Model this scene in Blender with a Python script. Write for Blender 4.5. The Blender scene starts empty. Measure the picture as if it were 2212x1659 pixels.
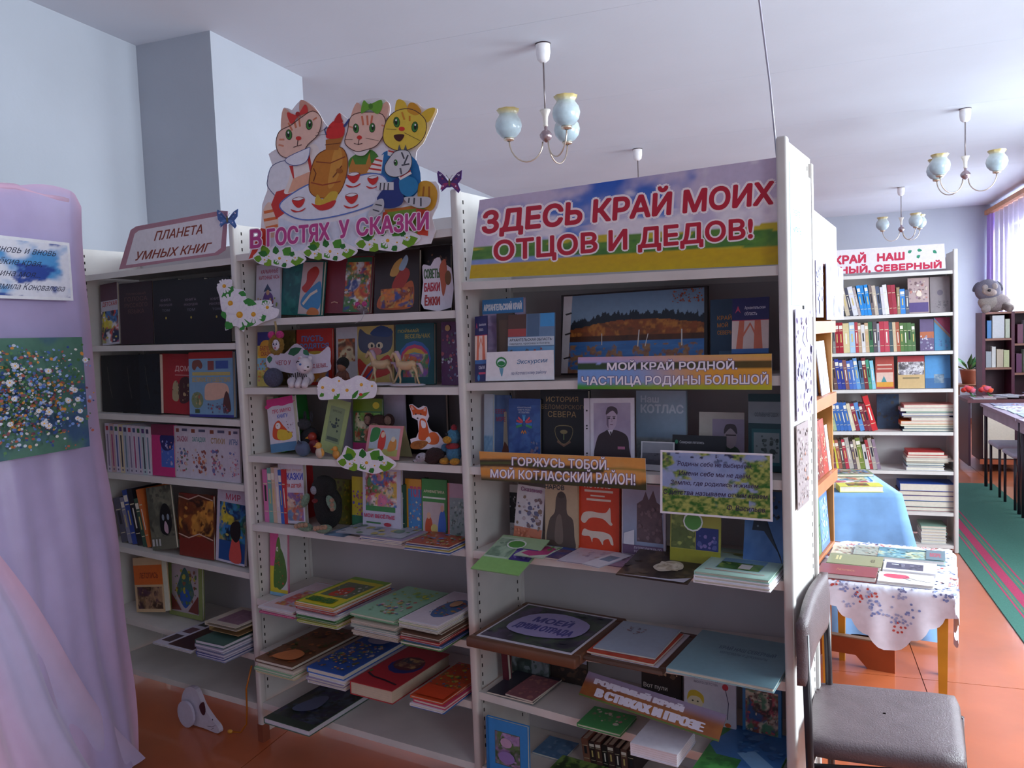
import bpy, math, random
import numpy as np
from mathutils import Matrix, Vector
from mathutils.geometry import delaunay_2d_cdt
sc = bpy.context.scene
col = sc.collection
R = random.Random(7)
# ------------------------------------------------------------ camera
F = 1699.445; YAW, PITCH, ROLL = 0.34548638, 0.06147992, -0.03857495
cy_, sy_ = math.cos(YAW), math.sin(YAW); cp_, sp_ = math.cos(PITCH), math.sin(PITCH)
FW = Vector((-sy_*cp_, cy_*cp_, -sp_)); RT0 = Vector((cy_, sy_, 0)); UP0 = RT0.cross(FW)
RT = math.cos(ROLL)*RT0 + math.sin(ROLL)*UP0; UP = -math.sin(ROLL)*RT0 + math.cos(ROLL)*UP0
CAM = Vector((0, 0, 1.55))
cd = bpy.data.cameras.new('camera'); cam = bpy.data.objects.new('camera', cd); col.objects.link(cam)
cd.sensor_fit = 'HORIZONTAL'; cd.sensor_width = 36; cd.lens = F/2212*36; cd.clip_start = .05
cam.matrix_world = Matrix(((RT.x, UP.x, -FW.x, CAM.x), (RT.y, UP.y, -FW.y, CAM.y), (RT.z, UP.z, -FW.z, CAM.z), (0, 0, 0, 1)))
sc.camera = cam
# ------------------------------------------------------------ light
sc.view_settings.view_transform = 'Standard'; sc.view_settings.look = 'None'
sc.view_settings.gamma = 1; sc.view_settings.use_curve_mapping = False
sc.view_settings.exposure = -0.40
w = bpy.data.worlds.new('daylight'); sc.world = w; w.use_nodes = True
bg = w.node_tree.nodes['Background']; bg.inputs[0].default_value = (.80, .86, 1, 1); bg.inputs[1].default_value = 2.6
def window_light(y0, y1, power, z0=.95, z1=2.75, x=3.12, c=(.83, .94, 1.0)):
    l = bpy.data.lights.new('window_daylight', 'AREA'); l.shape = 'RECTANGLE'
    l.size = y1-y0; l.size_y = z1-z0; l.energy = power; l.color = c
    o = bpy.data.objects.new('window_daylight', l); col.objects.link(o)
    t = math.radians(25); c_, s_ = math.cos(t), math.sin(t)     # skylight comes in from above: lamp tips downwards
    o.matrix_world = Matrix(((0, -s_, c_, x), (1, 0, 0, (y0+y1)/2), (0, c_, s_, (z0+z1)/2), (0, 0, 0, 1)))
WIN = [(-2.4, -.4), (1.9, 4.3), (5.6, 8.0), (9.6, 12.6)]
for (a, b), p in zip(WIN, (64, 400, 240, 800)): window_light(a, b, p)
try:
    sc.cycles.max_bounces = 8; sc.cycles.diffuse_bounces = 6; sc.cycles.use_denoising = True
except Exception: pass

# ------------------------------------------------------------ helpers
def lin(h):
    h = h.lstrip('#')
    if len(h) == 3: h = ''.join(c*2 for c in h)
    v = [int(h[i:i+2], 16)/255 for i in (0, 2, 4)]
    return tuple(x/12.92 if x <= .04045 else ((x+.055)/1.055)**2.4 for x in v)
def cl(c): return lin(c) if isinstance(c, str) else c
def material(name, base=None, rough=.6, metal=0, spec=.5, noise=0., nscale=40., bump=0., coat=0, sheen=0, trans=0, alpha=1, bscale=None):
    m = bpy.data.materials.new(name); m.use_nodes = True; nt = m.node_tree; b = nt.nodes['Principled BSDF']
    b.inputs['Roughness'].default_value = rough; b.inputs['Metallic'].default_value = metal
    b.inputs['Specular IOR Level'].default_value = spec
    b.inputs['Coat Weight'].default_value = coat; b.inputs['Sheen Weight'].default_value = sheen
    b.inputs['Transmission Weight'].default_value = trans; b.inputs['Alpha'].default_value = alpha
    if base is None:
        a = nt.nodes.new('ShaderNodeAttribute'); a.attribute_name = 'Col'; src = a.outputs['Color']
    else:
        a = nt.nodes.new('ShaderNodeRGB'); a.outputs[0].default_value = (*cl(base), 1); src = a.outputs[0]
    tc = nt.nodes.new('ShaderNodeTexCoord')
    n = nt.nodes.new('ShaderNodeTexNoise'); n.inputs['Scale'].default_value = nscale; n.inputs['Detail'].default_value = 4
    nt.links.new(tc.outputs['Object'], n.inputs['Vector'])
    if noise:
        mr = nt.nodes.new('ShaderNodeMapRange'); mr.inputs['To Min'].default_value = 1-noise; mr.inputs['To Max'].default_value = 1+noise
        mr.inputs['From Min'].default_value = .25; mr.inputs['From Max'].default_value = .75
        nt.links.new(n.outputs['Fac'], mr.inputs['Value'])
        mx = nt.nodes.new('ShaderNodeVectorMath'); mx.operation = 'SCALE'
        nt.links.new(src, mx.inputs[0]); nt.links.new(mr.outputs[0], mx.inputs['Scale']); src = mx.outputs[0]
    nt.links.new(src, b.inputs['Base Color'])
    if bump:
        n2 = n
        if bscale:
            n2 = nt.nodes.new('ShaderNodeTexNoise'); n2.inputs['Scale'].default_value = bscale; n2.inputs['Detail'].default_value = 3
            nt.links.new(tc.outputs['Object'], n2.inputs['Vector'])
        bp = nt.nodes.new('ShaderNodeBump'); bp.inputs['Strength'].default_value = bump; bp.inputs['Distance'].default_value = .01
        nt.links.new(n2.outputs['Fac'], bp.inputs['Height']); nt.links.new(bp.outputs[0], b.inputs['Normal'])
    return m
M = {}
M['gloss'] = material('glossy_print', None, .38, noise=.05, nscale=60)
M['print'] = material('matte_print', None, .7, noise=.05, nscale=60)
M['cloth'] = material('cloth', None, .85, noise=.08, nscale=30, sheen=.2)
M['satin'] = material('satin', None, .36, noise=.05, nscale=12, sheen=.4, bump=.05, bscale=60)
M['fur'] = material('plush_fur', None, .95, noise=.3, nscale=160, sheen=.08, bump=1.0, bscale=420)
M['plastic'] = material('plastic', None, .3, noise=.03)
M['metal_paint'] = material('painted_white_metal', '#dcd8d4', .45, noise=.07, nscale=9, bump=.05, bscale=60)
M['back_paint'] = material('painted_grey_back_panel', '#c2bdbe', .6, noise=.06, nscale=5)
M['wall'] = material('painted_plaster', '#adb2bd', .85, noise=.04, nscale=2.5, bump=.08, bscale=30)
M['ceil'] = material('whitewash', '#c9ceda', .9, noise=.035, nscale=1.6, bump=.06, bscale=25)
M['floorp'] = material('orange_floor_paint', '#b5603a', .34, noise=.16, nscale=3.2, bump=.12, bscale=5, coat=.4)
M['dark'] = material('dark_gap', '#1a1210', .9)
M['wood'] = material('varnished_wood', None, .45, noise=.18, nscale=7)
M['chrome'] = material('brushed_metal', None, .28, metal=.85, noise=.04)
M['glass'] = material('frosted_glass', None, .3, noise=.12, nscale=30, coat=.4)
M['leather'] = material('leatherette', '#6a5c60', .42, noise=.12, nscale=25, bump=.25, bscale=250)
M['leaf'] = material('leaf', None, .5, noise=.15)

class MB:
    def __init__(s): s.v = []; s.f = []; s.c = []; s.sm = []
    def add(s, v, f, c, smooth=False):
        o = len(s.v); s.v += [tuple(p) for p in v]; s.f += [tuple(i+o for i in q) for q in f]
        s.sm += [smooth]*len(f)
        if isinstance(c, np.ndarray): s.c += [tuple(x) for x in c]
        else: s.c += [cl(c)]*len(v)
        return s
    def box(s, a, b, c='#fff', faces=None):
        x0, y0, z0 = a; x1, y1, z1 = b
        v = [(x0,y0,z0),(x1,y0,z0),(x1,y1,z0),(x0,y1,z0),(x0,y0,z1),(x1,y0,z1),(x1,y1,z1),(x0,y1,z1)]
        return s.add(v, [(0,3,2,1),(4,5,6,7),(0,1,5,4),(1,2,6,5),(2,3,7,6),(3,0,4,7)], c)
    def prism(s, pts, z0, z1, c, c2=None):
        n = len(pts); v = [(x, y, z0) for x, y in pts]+[(x, y, z1) for x, y in pts]
        s.add(v, [tuple(range(n))[::-1], tuple(range(n, 2*n))]+[(i, (i+1) % n, n+(i+1) % n, n+i) for i in range(n)], c)
        return s
    def rbox(s, a, b, c, r=.01, n=2):
        # box with rounded vertical-section corners (all edges) by superellipsoid grid
        cx = [(a[i]+b[i])/2 for i in range(3)]; h = [(b[i]-a[i])/2 for i in range(3)]
        r = min(r, *h); seg = [];
        U, V = 4*(n+1), 2*(n+1)
        vs = []; fs = []
        for j in range(V):
            ph = -math.pi/2 + math.pi*(j % (n+1))/(2*n)*1.0 + (math.pi/2 if j > n else 0)
            zc = (-1 if j <= n else 1)*(h[2]-r)
            for i in range(U):
                q = i//(n+1); th = math.pi/2*q + math.pi/2*(i % (n+1))/n
                sx = (1, -1, -1, 1)[q]; syy = (1, 1, -1, -1)[q]
                vs.append((cx[0]+sx*(h[0]-r)+r*math.cos(ph)*math.cos(th), cx[1]+syy*(h[1]-r)+r*math.cos(ph)*math.sin(th), cx[2]+zc+r*math.sin(ph)))
        for j in range(V-1):
            for i in range(U): fs.append((j*U+i, j*U+(i+1) % U, (j+1)*U+(i+1) % U, (j+1)*U+i))
        fs.append(tuple(range(U))[::-1]); fs.append(tuple(range((V-1)*U, V*U)))
        return s.add(vs, fs, c, True)
    def tube(s, pts, r, c, n=8, cap=True):
        pts = [Vector(p) for p in pts]; rr = r if isinstance(r, (list, tuple)) else [r]*len(pts)
        vs = []; pu = None
        for i, p in enumerate(pts):
            t = (pts[min(i+1, len(pts)-1)]-pts[max(i-1, 0)]).normalized()
            if pu is None: pu = t.orthogonal().normalized()
            pu = (pu-t*pu.dot(t)).normalized(); b = t.cross(pu)
            for k in range(n):
                a = 2*math.pi*k/n; vs.append(p+rr[i]*(math.cos(a)*pu+math.sin(a)*b))
        fs = [(i*n+k, i*n+(k+1) % n, (i+1)*n+(k+1) % n, (i+1)*n+k) for i in range(len(pts)-1) for k in range(n)]
        if cap: fs += [tuple(range(n))[::-1], tuple(range((len(pts)-1)*n, len(pts)*n))]
        return s.add(vs, fs, c, True)
    def lathe(s, prof, c, o=(0, 0, 0), n=20, wav=0, wn=8, wfrom=99):
        vs = []; cs = []
        for j, p in enumerate(prof):
            for k in range(n):
                a = 2*math.pi*k/n; rr = p[0]*(1+(wav*math.cos(wn*a) if j >= wfrom else 0))
                vs.append((o[0]+rr*math.cos(a), o[1]+rr*math.sin(a), o[2]+p[1])); cs.append(cl(p[2]) if len(p) > 2 else cl(c))
        fs = [(j*n+k, j*n+(k+1) % n, (j+1)*n+(k+1) % n, (j+1)*n+k) for j in range(len(prof)-1) for k in range(n)]
        return s.add(vs, fs, np.array(cs), True)
    def ball(s, o, r, c, nu=14, nv=9, mat=None, bumpy=0, seed=0):
        rx, ry, rz = r if isinstance(r, (tuple, list)) else (r, r, r); vs = []; q = random.Random(seed)
        for j in range(nv+1):
            ph = -math.pi/2+math.pi*j/nv
            for i in range(nu):
                th = 2*math.pi*i/nu; k = 1+bumpy*(q.random()-.5)
                p = Vector((rx*k*math.cos(ph)*math.cos(th), ry*k*math.cos(ph)*math.sin(th), rz*k*math.sin(ph)))
                if mat: p = mat @ p
                vs.append((p.x+o[0], p.y+o[1], p.z+o[2]))
        fs = [(j*nu+i, j*nu+(i+1) % nu, (j+1)*nu+(i+1) % nu, (j+1)*nu+i) for j in range(nv) for i in range(nu)]
        return s.add(vs, fs, c, True)
    def xf(s, m):
        s.v = [tuple(m @ Vector(p)) for p in s.v]; return s
    def mesh(s, name, mat):
        me = bpy.data.meshes.new(name); me.from_pydata(s.v, [], s.f); me.update()
        ca = me.color_attributes.new('Col', 'FLOAT_COLOR', 'POINT')
        arr = np.ones((len(s.v), 4), dtype=np.float32); arr[:, :3] = np.array(s.c, dtype=np.float32).reshape(-1, 3)
        ca.data.foreach_set('color', arr.ravel())
        me.polygons.foreach_set('use_smooth', s.sm)
        me.materials.append(M[mat] if isinstance(mat, str) else mat)
        return me
    def obj(s, name, mat, parent=None, mw=None):
        o = bpy.data.objects.new(name, s.mesh(name, mat)); col.objects.link(o)
        if parent is not None: o.parent = parent
        if mw is not None: o.matrix_local = mw
        return o
def tag(o, label=None, cat=None, group=None, kind=None):
    if label: o['label'] = label
    if cat: o['category'] = cat
    if group: o['group'] = group
    if kind: o['kind'] = kind
    return o
def empty(name, mw, label=None, cat=None, group=None):
    o = bpy.data.objects.new(name, None); col.objects.link(o); o.empty_display_size = .05
    if isinstance(mw, (tuple, list, Vector)) and len(mw) == 3 and not hasattr(mw[0], '__len__'): mw = Matrix.Translation(mw)
    o.matrix_world = mw
    return tag(o, label, cat, group)
def struct(name, mb, mat): return tag(mb.obj(name, mat), kind='structure')
# --- picture rays (used to measure real positions on real planes)
def ray(x, y): return FW*F+RT*(x-1106)+UP*(829.5-y)
def hit(x, y, n, o):
    v = ray(x, y); return CAM+v*((Vector(o)-CAM).dot(n)/v.dot(n))
def proj(p):
    d = Vector(p)-CAM; z = d.dot(FW); return 1106+F*d.dot(RT)/z, 829.5-F*d.dot(UP)/z
def frame(o, x, y):
    x = Vector(x).normalized(); y = Vector(y); z = x.cross(y).normalized(); y = z.cross(x)
    return Matrix(((x.x, y.x, z.x, o[0]), (x.y, y.y, z.y, o[1]), (x.z, y.z, z.z, o[2]), (0, 0, 0, 1)))
class Plane:                     # real plane; mp() gives local metres of a picture point
    def __init__(s, o, x, y): s.m = frame(o, x, y); s.i = s.m.inverted(); s.o = Vector(o); s.n = s.m.to_3x3().col[2]
    def mp(s, x, y): p = s.i @ hit(x, y, s.n, s.o); return (p.x, p.y)
# --- shelving units: front left foot points
PP = [Vector((-.020, 2.080, 0)), Vector((-.989, 2.291, 0)), Vector((-1.986, 2.476, 0)), Vector((-2.983, 2.661, 0))]
class Unit:
    def __init__(s, k):
        s.k = k; s.a = PP[k]; s.b = PP[k-1]; s.W = (s.b-s.a).length; s.d = (s.b-s.a).normalized(); s.n = Vector((-s.d.y, s.d.x, 0)); s.sh = []
    def P(s, u, v, w): return s.a+s.d*u+s.n*v+Vector((0, 0, w))
    def w(s, i, u=.5): l, r = s.sh[i]; return l+(r-l)*u/s.W
    def plane(s, v, u=0, w=0): return Plane(s.P(u, v, w), s.d, (0, 0, 1))
    def u_at(s, px, v, w):       # u whose projection has picture x = px
        a, b = -.5, 1.6
        for _ in range(30):
            m = (a+b)/2
            if proj(s.P(m, v, w))[0] < px: a = m
            else: b = m
        return (a+b)/2
    def w_at(s, py, u, v):
        a, b = -.3, 3.
        for _ in range(30):
            m = (a+b)/2
            if proj(s.P(u, v, m))[1] > py: a = m
            else: b = m
        return (a+b)/2
U1, U2, U3 = Unit(3), Unit(2), Unit(1)
U3.sh = [(1.722, 1.698), (1.405, 1.423), (1.139, 1.158), (.868, .898), (.585, .635), (.404, .384), (.155, .155)]
U2.sh = [(1.893, 1.893), (1.648, 1.636), (1.39, 1.392), (1.13, 1.14), (.863, .869), (.572, .566), (.365, .365), (.157, .157)]
U1.sh = [(1.884, 1.884), (1.575, 1.562), (1.278, 1.265), (1.014, 1.013), (.694, .668), (.373, .345), (.141, .147)]
DEP = .30; TH = .022
# ------------------------------------------------------------ printed artwork as thin coloured layers
def vnoise(x, y, seed):
    r = np.random.RandomState(seed).rand(64, 64); xi = np.floor(x).astype(int); yi = np.floor(y).astype(int)
    fx = x-xi; fy = y-yi; fx = fx*fx*(3-2*fx); fy = fy*fy*(3-2*fy)
    g = lambda a, b: r[a % 64, b % 64]
    return (g(xi, yi)*(1-fx)+g(xi+1, yi)*fx)*(1-fy)+(g(xi, yi+1)*(1-fx)+g(xi+1, yi+1)*fx)*fy
def fbm(x, y, seed, o=4):
    t = 0; a = .5; n = 0
    for k in range(o): t = t+a*vnoise(x*2**k, y*2**k, seed+k); n += a; a *= .5
    return t/n
def mix(a, b, t):
    a = np.array(a) if not isinstance(a, str) else np.array(lin(a)); b = np.array(b) if not isinstance(b, str) else np.array(lin(b))
    t = np.clip(t, 0, 1)[..., None]; return a*(1-t)+b*t
def sst(a, b, x): t = np.clip((x-a)/(b-a), 0, 1); return t*t*(3-2*t)
_tc = {}
def glyphs(s, bold=0.0):
    """letter outlines of the built-in font, filled by a constrained triangulation"""
    if s in _tc: return _tc[s]
    cu = bpy.data.curves.new('t', 'FONT'); cu.body = s; cu.size = 1; cu.resolution_u = 2; cu.fill_mode = 'NONE'
    o = bpy.data.objects.new('t', cu); col.objects.link(o)
    dg = bpy.context.evaluated_depsgraph_get(); me = bpy.data.meshes.new_from_object(o.evaluated_get(dg))
    v = [Vector((p.co[0], p.co[1])) for p in me.vertices]; ed = [tuple(e.vertices) for e in me.edges]
    bpy.data.objects.remove(o); bpy.data.curves.remove(cu); bpy.data.meshes.remove(me)
    loops = []; st_ = 0; nxt = {max(e): 1 for e in ed if abs(e[0]-e[1]) == 1}
    for i in range(1, len(v)+1):
        if i == len(v) or i not in nxt: loops.append(range(st_, i)); st_ = i
    E_ = [(l[k], l[(k+1) % len(l)]) for l in loops for k in range(len(l))]
    r = delaunay_2d_cdt(v, E_, [], 0, 1e-6); V = np.array([tuple(p) for p in r[0]]); Tr = np.array([tuple(f) for f in r[2]])
    cen = V[Tr].mean(1); A_ = np.array([tuple(v[a]) for a, b in E_]); B_ = np.array([tuple(v[b]) for a, b in E_])
    wn = np.zeros(len(cen), int)
    for a, b in zip(A_, B_):
        cr = (b[0]-a[0])*(cen[:, 1]-a[1])-(cen[:, 0]-a[0])*(b[1]-a[1])
        wn += ((a[1] <= cen[:, 1]) & (b[1] > cen[:, 1]) & (cr > 0)).astype(int); wn -= ((a[1] > cen[:, 1]) & (b[1] <= cen[:, 1]) & (cr < 0)).astype(int)
    f = [tuple(int(q) for q in t) for t in Tr[wn != 0]]
    lo = V.min(0); hi = V.max(0); _tc[s] = ((V-lo)/np.maximum(hi-lo, 1e-6), f, hi-lo); return _tc[s]
def smooth_pts(pts, n=4):
    out = []; N = len(pts)
    for i in range(N):
        p0, p1, p2, p3 = pts[i-1], pts[i], pts[(i+1) % N], pts[(i+2) % N]
        for k in range(n):
            t = k/n; t2 = t*t; t3 = t2*t
            out.append(tuple(.5*((2*p1[j])+(-p0[j]+p2[j])*t+(2*p0[j]-5*p1[j]+4*p2[j]-p3[j])*t2+(-p0[j]+3*p1[j]-3*p2[j]+p3[j])*t3) for j in (0, 1)))
    return out
LAY = .00007
def art(mb, ops, mp=None, sx=1, sy=1, z=0, xf=None):
    """draw ops in order; each one slightly prouder than the one below"""
    if mp is None: mp = lambda x, y: (x*sx, y*sy)
    st = [z]
    asp = sx/sy
    def put(pts, faces, c, step=1):
        st[0] += LAY*step; zz = st[0]; vs = []
        for p in pts:
            q = mp(p[0], p[1]); q = (q[0], q[1], zz); vs.append(xf(q) if xf else q)
        mb.add(vs, faces, c)
    def poly(pts, c): put(pts, [tuple(range(len(pts)))], c)
    def ell(cx, cy, rx, ry, c, rot=0, n=12):
        ca, sa = math.cos(rot), math.sin(rot)
        poly([(cx+rx*math.cos(t)*ca-ry*math.sin(t)*sa, cy+rx*math.cos(t)*sa+ry*math.sin(t)*ca) for t in [2*math.pi*k/n for k in range(n)]], c)
    for op in ops:
        k = op[0]
        if k == 'r': _, x0, y0, x1, y1, c = op; poly([(x0, y0), (x1, y0), (x1, y1), (x0, y1)], c)
        elif k == 'e': ell(*op[1:6], rot=op[6] if len(op) > 6 else 0)
        elif k == 'p': poly(op[1], op[2])
        elif k == 's': poly(smooth_pts(op[1]), op[2])
        elif k == 'l':
            pts, wd, c = op[1:4]; vs = []; n = len(pts)
            for i, p in enumerate(pts):
                a = pts[max(i-1, 0)]; b = pts[min(i+1, n-1)]; dx, dy = b[0]-a[0], b[1]-a[1]; L = math.hypot(dx, dy) or 1
                vs += [(p[0]-dy/L*wd/2, p[1]+dx/L*wd/2), (p[0]+dy/L*wd/2, p[1]-dx/L*wd/2)]
            put(vs, [(2*i, 2*i+1, 2*i+3, 2*i+2) for i in range(n-1)], c)
        elif k == 'ls':   # smooth closed outline stroke
            pts = smooth_pts(op[1]); pts = pts+[pts[0]]; art_ops = ('l', pts, op[2], op[3]); ops2 = [art_ops]
            n = len(pts); vs = []
            for i, p in enumerate(pts):
                a = pts[i-1] if i else pts[-2]; b = pts[i+1] if i < n-1 else pts[1]; dx, dy = b[0]-a[0], b[1]-a[1]; L = math.hypot(dx, dy) or 1; wd = op[2]
                vs += [(p[0]-dy/L*wd/2, p[1]+dx/L*wd/2), (p[0]+dy/L*wd/2, p[1]-dx/L*wd/2)]
            put(vs, [(2*i, 2*i+1, 2*i+3, 2*i+2) for i in range(n-1)], op[3])
        elif k == 't':    # text in an upright box
            s, x0, y0, x1, y1, c = op[1:7]; bold = op[7] if len(op) > 7 else 0.0; sh = op[8] if len(op) > 8 else 0
            v, f, _ = glyphs(s); d = bold*(y1-y0)*1.4
            for g, (dx, dy) in enumerate(((0, 0),) if bold < .004 else ((-d/asp, 0), (d/asp, 0), (0, d), (0, -d))):
                put([(x0+(x1-x0)*a+sh*(b-.5)*(y1-y0)+dx, y0+(y1-y0)*b+dy) for a, b in v], f, c, .18 if g else 1)
        elif k == 'q':    # text in a quadrilateral: bl br tr tl; bold = thickening relative to letter height
            s, q, c = op[1:4]; bold = op[4] if len(op) > 4 else 0.0; v, f, _ = glyphs(s)
            H_ = math.hypot(q[3][0]-q[0][0], q[3][1]-q[0][1])*bold*1.25; m = 0 if bold < .004 else (4 if bold < .03 else 10)
            base = [tuple((q[0][j]*(1-a)+q[1][j]*a)*(1-b)+(q[3][j]*(1-a)+q[2][j]*a)*b for j in (0, 1)) for a, b in v]
            for g in range(max(m, 1)):
                dx, dy = (H_*math.cos(6.283*(g+.5)/m), H_*math.sin(6.283*(g+.5)/m)) if m else (0, 0)
                put([(p[0]+dx, p[1]+dy) for p in base], f, c, .18 if g else 1)
        elif k == 'i':    # painted blobs of an illustration
            _, seed, pal, x0, y0, x1, y1, n, r0, r1 = op; q = random.Random(seed); rm = (r0+r1)/2; pal = [cl(c) for c in pal]
            area = abs((x1-x0)*(y1-y0)); cover_ = n*2.4*rm*rm*asp*1.2/area
            full = cover_ > 1.0 and n >= 12 and xf is None and abs(x1) <= 1.01
            if full:             # soft painterly patches first, then accents
                W_, H_ = (x1-x0)*sx, (y1-y0)*sy; nx = int(min(46, max(8, W_/.0034))); ny = int(min(60, max(8, H_/.0034)))
                X, Y = np.meshgrid(np.linspace(0, 1, nx), np.linspace(0, 1, ny)); fr = 1/(rm*2.6)
                u_, v_ = (X*(x1-x0))*fr, (Y*(y1-y0)/asp)*fr; wu, wv = fbm(u_*.9+7, v_*.9, seed+91, 3), fbm(u_*.9, v_*.9+5, seed+77, 3)
                fld = np.stack([fbm(u_+wu*2+k_*3.1, v_+wv*2, seed*5+k_*11, 3) for k_ in range(len(pal))]); e_ = np.exp((fld-fld.max(0))*34); e_ /= e_.sum(0)
                C_ = (e_[..., None]*np.array(pal)[:, None, None, :]).sum(0)*(.75+.5*fbm(u_*3, v_*3, seed+5, 2))[..., None]
                P_ = [(x0+(x1-x0)*a, y0+(y1-y0)*b) for a, b in zip(X.ravel(), Y.ravel())]
                put(P_, [(j*nx+i, j*nx+i+1, (j+1)*nx+i+1, (j+1)*nx+i) for j in range(ny-1) for i in range(nx-1)], np.clip(C_, 0, 1).reshape(-1, 3))
            av = tuple(sum(c[j] for c in pal)/len(pal) for j in range(3))
            for _i in range(int(n*(.9 if full else 1.9))):
                rr = q.uniform(r0, r1)*(.34 if full else (.72 if _i < n*.6 else .45)); cx = q.uniform(x0+rr*.6, x1-rr*.6); cyy = q.uniform(y0+rr*.5, y1-rr*.5)
                m = q.randint(6, 9); a0 = q.random()*6; el = q.uniform(.5, 1.9) if full else 1; c = q.choice(pal); f_ = .3; c = tuple(c[j]*(1-f_)+av[j]*f_ for j in range(3))
                poly([(min(max(cx+rr*el*(.6+.5*q.random())*math.cos(a0+6.283*t/m), x0), x1), min(max(cyy+rr*asp*(.6+.5*q.random())*math.sin(a0+6.283*t/m), y0), y1)) for t in range(m)], c)
        elif k == 'g':    # painted picture field
            _, nx, ny, fn, x0, y0, x1, y1 = op
            X, Y = np.meshgrid(np.linspace(0, 1, nx), np.linspace(0, 1, ny)); C_ = np.clip(fn(X, Y), 0, 1).reshape(-1, 3)
            P_ = [(x0+(x1-x0)*a, y0+(y1-y0)*b) for a, b in zip(X.ravel(), Y.ravel())]
            put(P_, [(j*nx+i, j*nx+i+1, (j+1)*nx+i+1, (j+1)*nx+i) for j in range(ny-1) for i in range(nx-1)], C_)
        elif k == 'gq':   # painted field over a quadrilateral bl br tr tl (picture coordinates)
            _, nx, ny, fn, q = op
            X, Y = np.meshgrid(np.linspace(0, 1, nx), np.linspace(0, 1, ny)); C_ = np.clip(fn(X, Y), 0, 1).reshape(-1, 3)
            P_ = [tuple((q[0][j]*(1-a)+q[1][j]*a)*(1-b)+(q[3][j]*(1-a)+q[2][j]*a)*b for j in (0, 1)) for a, b in zip(X.ravel(), Y.ravel())]
            put(P_, [(j*nx+i, j*nx+i+1, (j+1)*nx+i+1, (j+1)*nx+i) for j in range(ny-1) for i in range(nx-1)], C_)
        elif k == 'd':    # daisy
            cx, cyy, r = op[1:4]; q = random.Random(int(cx*999+cyy*77)); n = 13
            pts = []; fs = []
            for t in range(n):
                a = 6.283*t/n+q.random()*.15; b = .17; i = len(pts)
                pts += [(cx+r*.2*math.cos(a-.3), cyy+r*.2*math.sin(a-.3)), (cx+r*.9*math.cos(a-b), cyy+r*.9*math.sin(a-b)), (cx+r*math.cos(a), cyy+r*math.sin(a)), (cx+r*.9*math.cos(a+b), cyy+r*.9*math.sin(a+b)), (cx+r*.2*math.cos(a+.3), cyy+r*.2*math.sin(a+.3))]
                fs.append((i, i+1, i+2, i+3, i+4))
            put(pts, fs, op[4] if len(op) > 4 else '#fbfaff'); ell(cx, cyy, r*.26, r*.26, '#e8a524', n=10); ell(cx-r*.05, cyy-r*.05, r*.14, r*.14, '#f0bb3c', n=8)
        elif k == 'f':    # leaf from base to tip
            x0, y0, x1, y1, wd, c = op[1:7]; dx, dy = x1-x0, y1-y0; L = math.hypot(dx, dy); wd = wd*1.45; nx_, ny_ = -dy/L*wd, dx/L*wd
            poly([(x0, y0), (x0+dx*.3+nx_, y0+dy*.3+ny_), (x0+dx*.65+nx_*.8, y0+dy*.65+ny_*.8), (x1, y1), (x0+dx*.65-nx_*.8, y0+dy*.65-ny_*.8), (x0+dx*.3-nx_, y0+dy*.3-ny_)], c)
    return st[0]
def T(s, x0, y0, x1, y1, c, b=0.0, sh=0): return ('t', s, x0, y0, x1, y1, c, b, sh)

# ------------------------------------------------------------ books and sheets
# canonical book: front cover lies in XY at z=t, spine on x=0
def book_mb(w, h, t, c, fr=(), sp=(), hard=True):
    mb = MB(); b = .0022 if hard else .0006; b = min(b, t*.25)
    mb.box((0, 0, t-b), (w, h, t), c); mb.box((0, 0, 0), (w, h, b), c); mb.box((0, 0, b), (b, h, t-b), c)
    if fr: art(mb, fr, sx=w, sy=h, z=t)
    if sp: art(mb, sp, sx=t, sy=h, z=0, xf=lambda p: (-p[2], p[1], p[0]))
    return mb
def pages_mb(w, h, t, c='#ded6c6', hard=True):
    b = min(.0022 if hard else .0006, t*.25); g = .003 if hard else .0005; mb = MB()
    mb.box((b, g, b), (w-g, h-g, t-b), c)
    n = max(1, min(5, int(t/.004)))
    for i in range(n):        # fine page lines on head and fore edge
        z = b+(t-2*b)*(i+.5)/n
        mb.box((b, g-.0002, z-.0002), (w-g+.0002, h-g+.0002, z+.0002), '#b9b0a0')
    return mb
def book(mw, w, h, t, c, fr=(), sp=(), label=None, group=None, name='book', mat='gloss', pages='#ded6c6', hard=True, cat=None):
    o = book_mb(w, h, t, c, fr, sp, hard).obj(name, mat, None, mw)
    if pages and t > .0035: pages_mb(w, h, t, pages, hard).obj('page_block', 'print', o)
    return tag(o, label, cat or name.replace('_', ' ').split()[-1], group)
def stand_m(o, d, n, rotz=0, tilt=0, lean=0):
    """book standing, cover toward viewer: X->d, Y->up, Z->-n"""
    m = frame(o, d, (0, 0, 1))
    return m @ Matrix.Rotation(rotz, 4, 'Y') @ Matrix.Rotation(-tilt, 4, 'X') @ Matrix.Rotation(lean, 4, 'Z')
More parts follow.
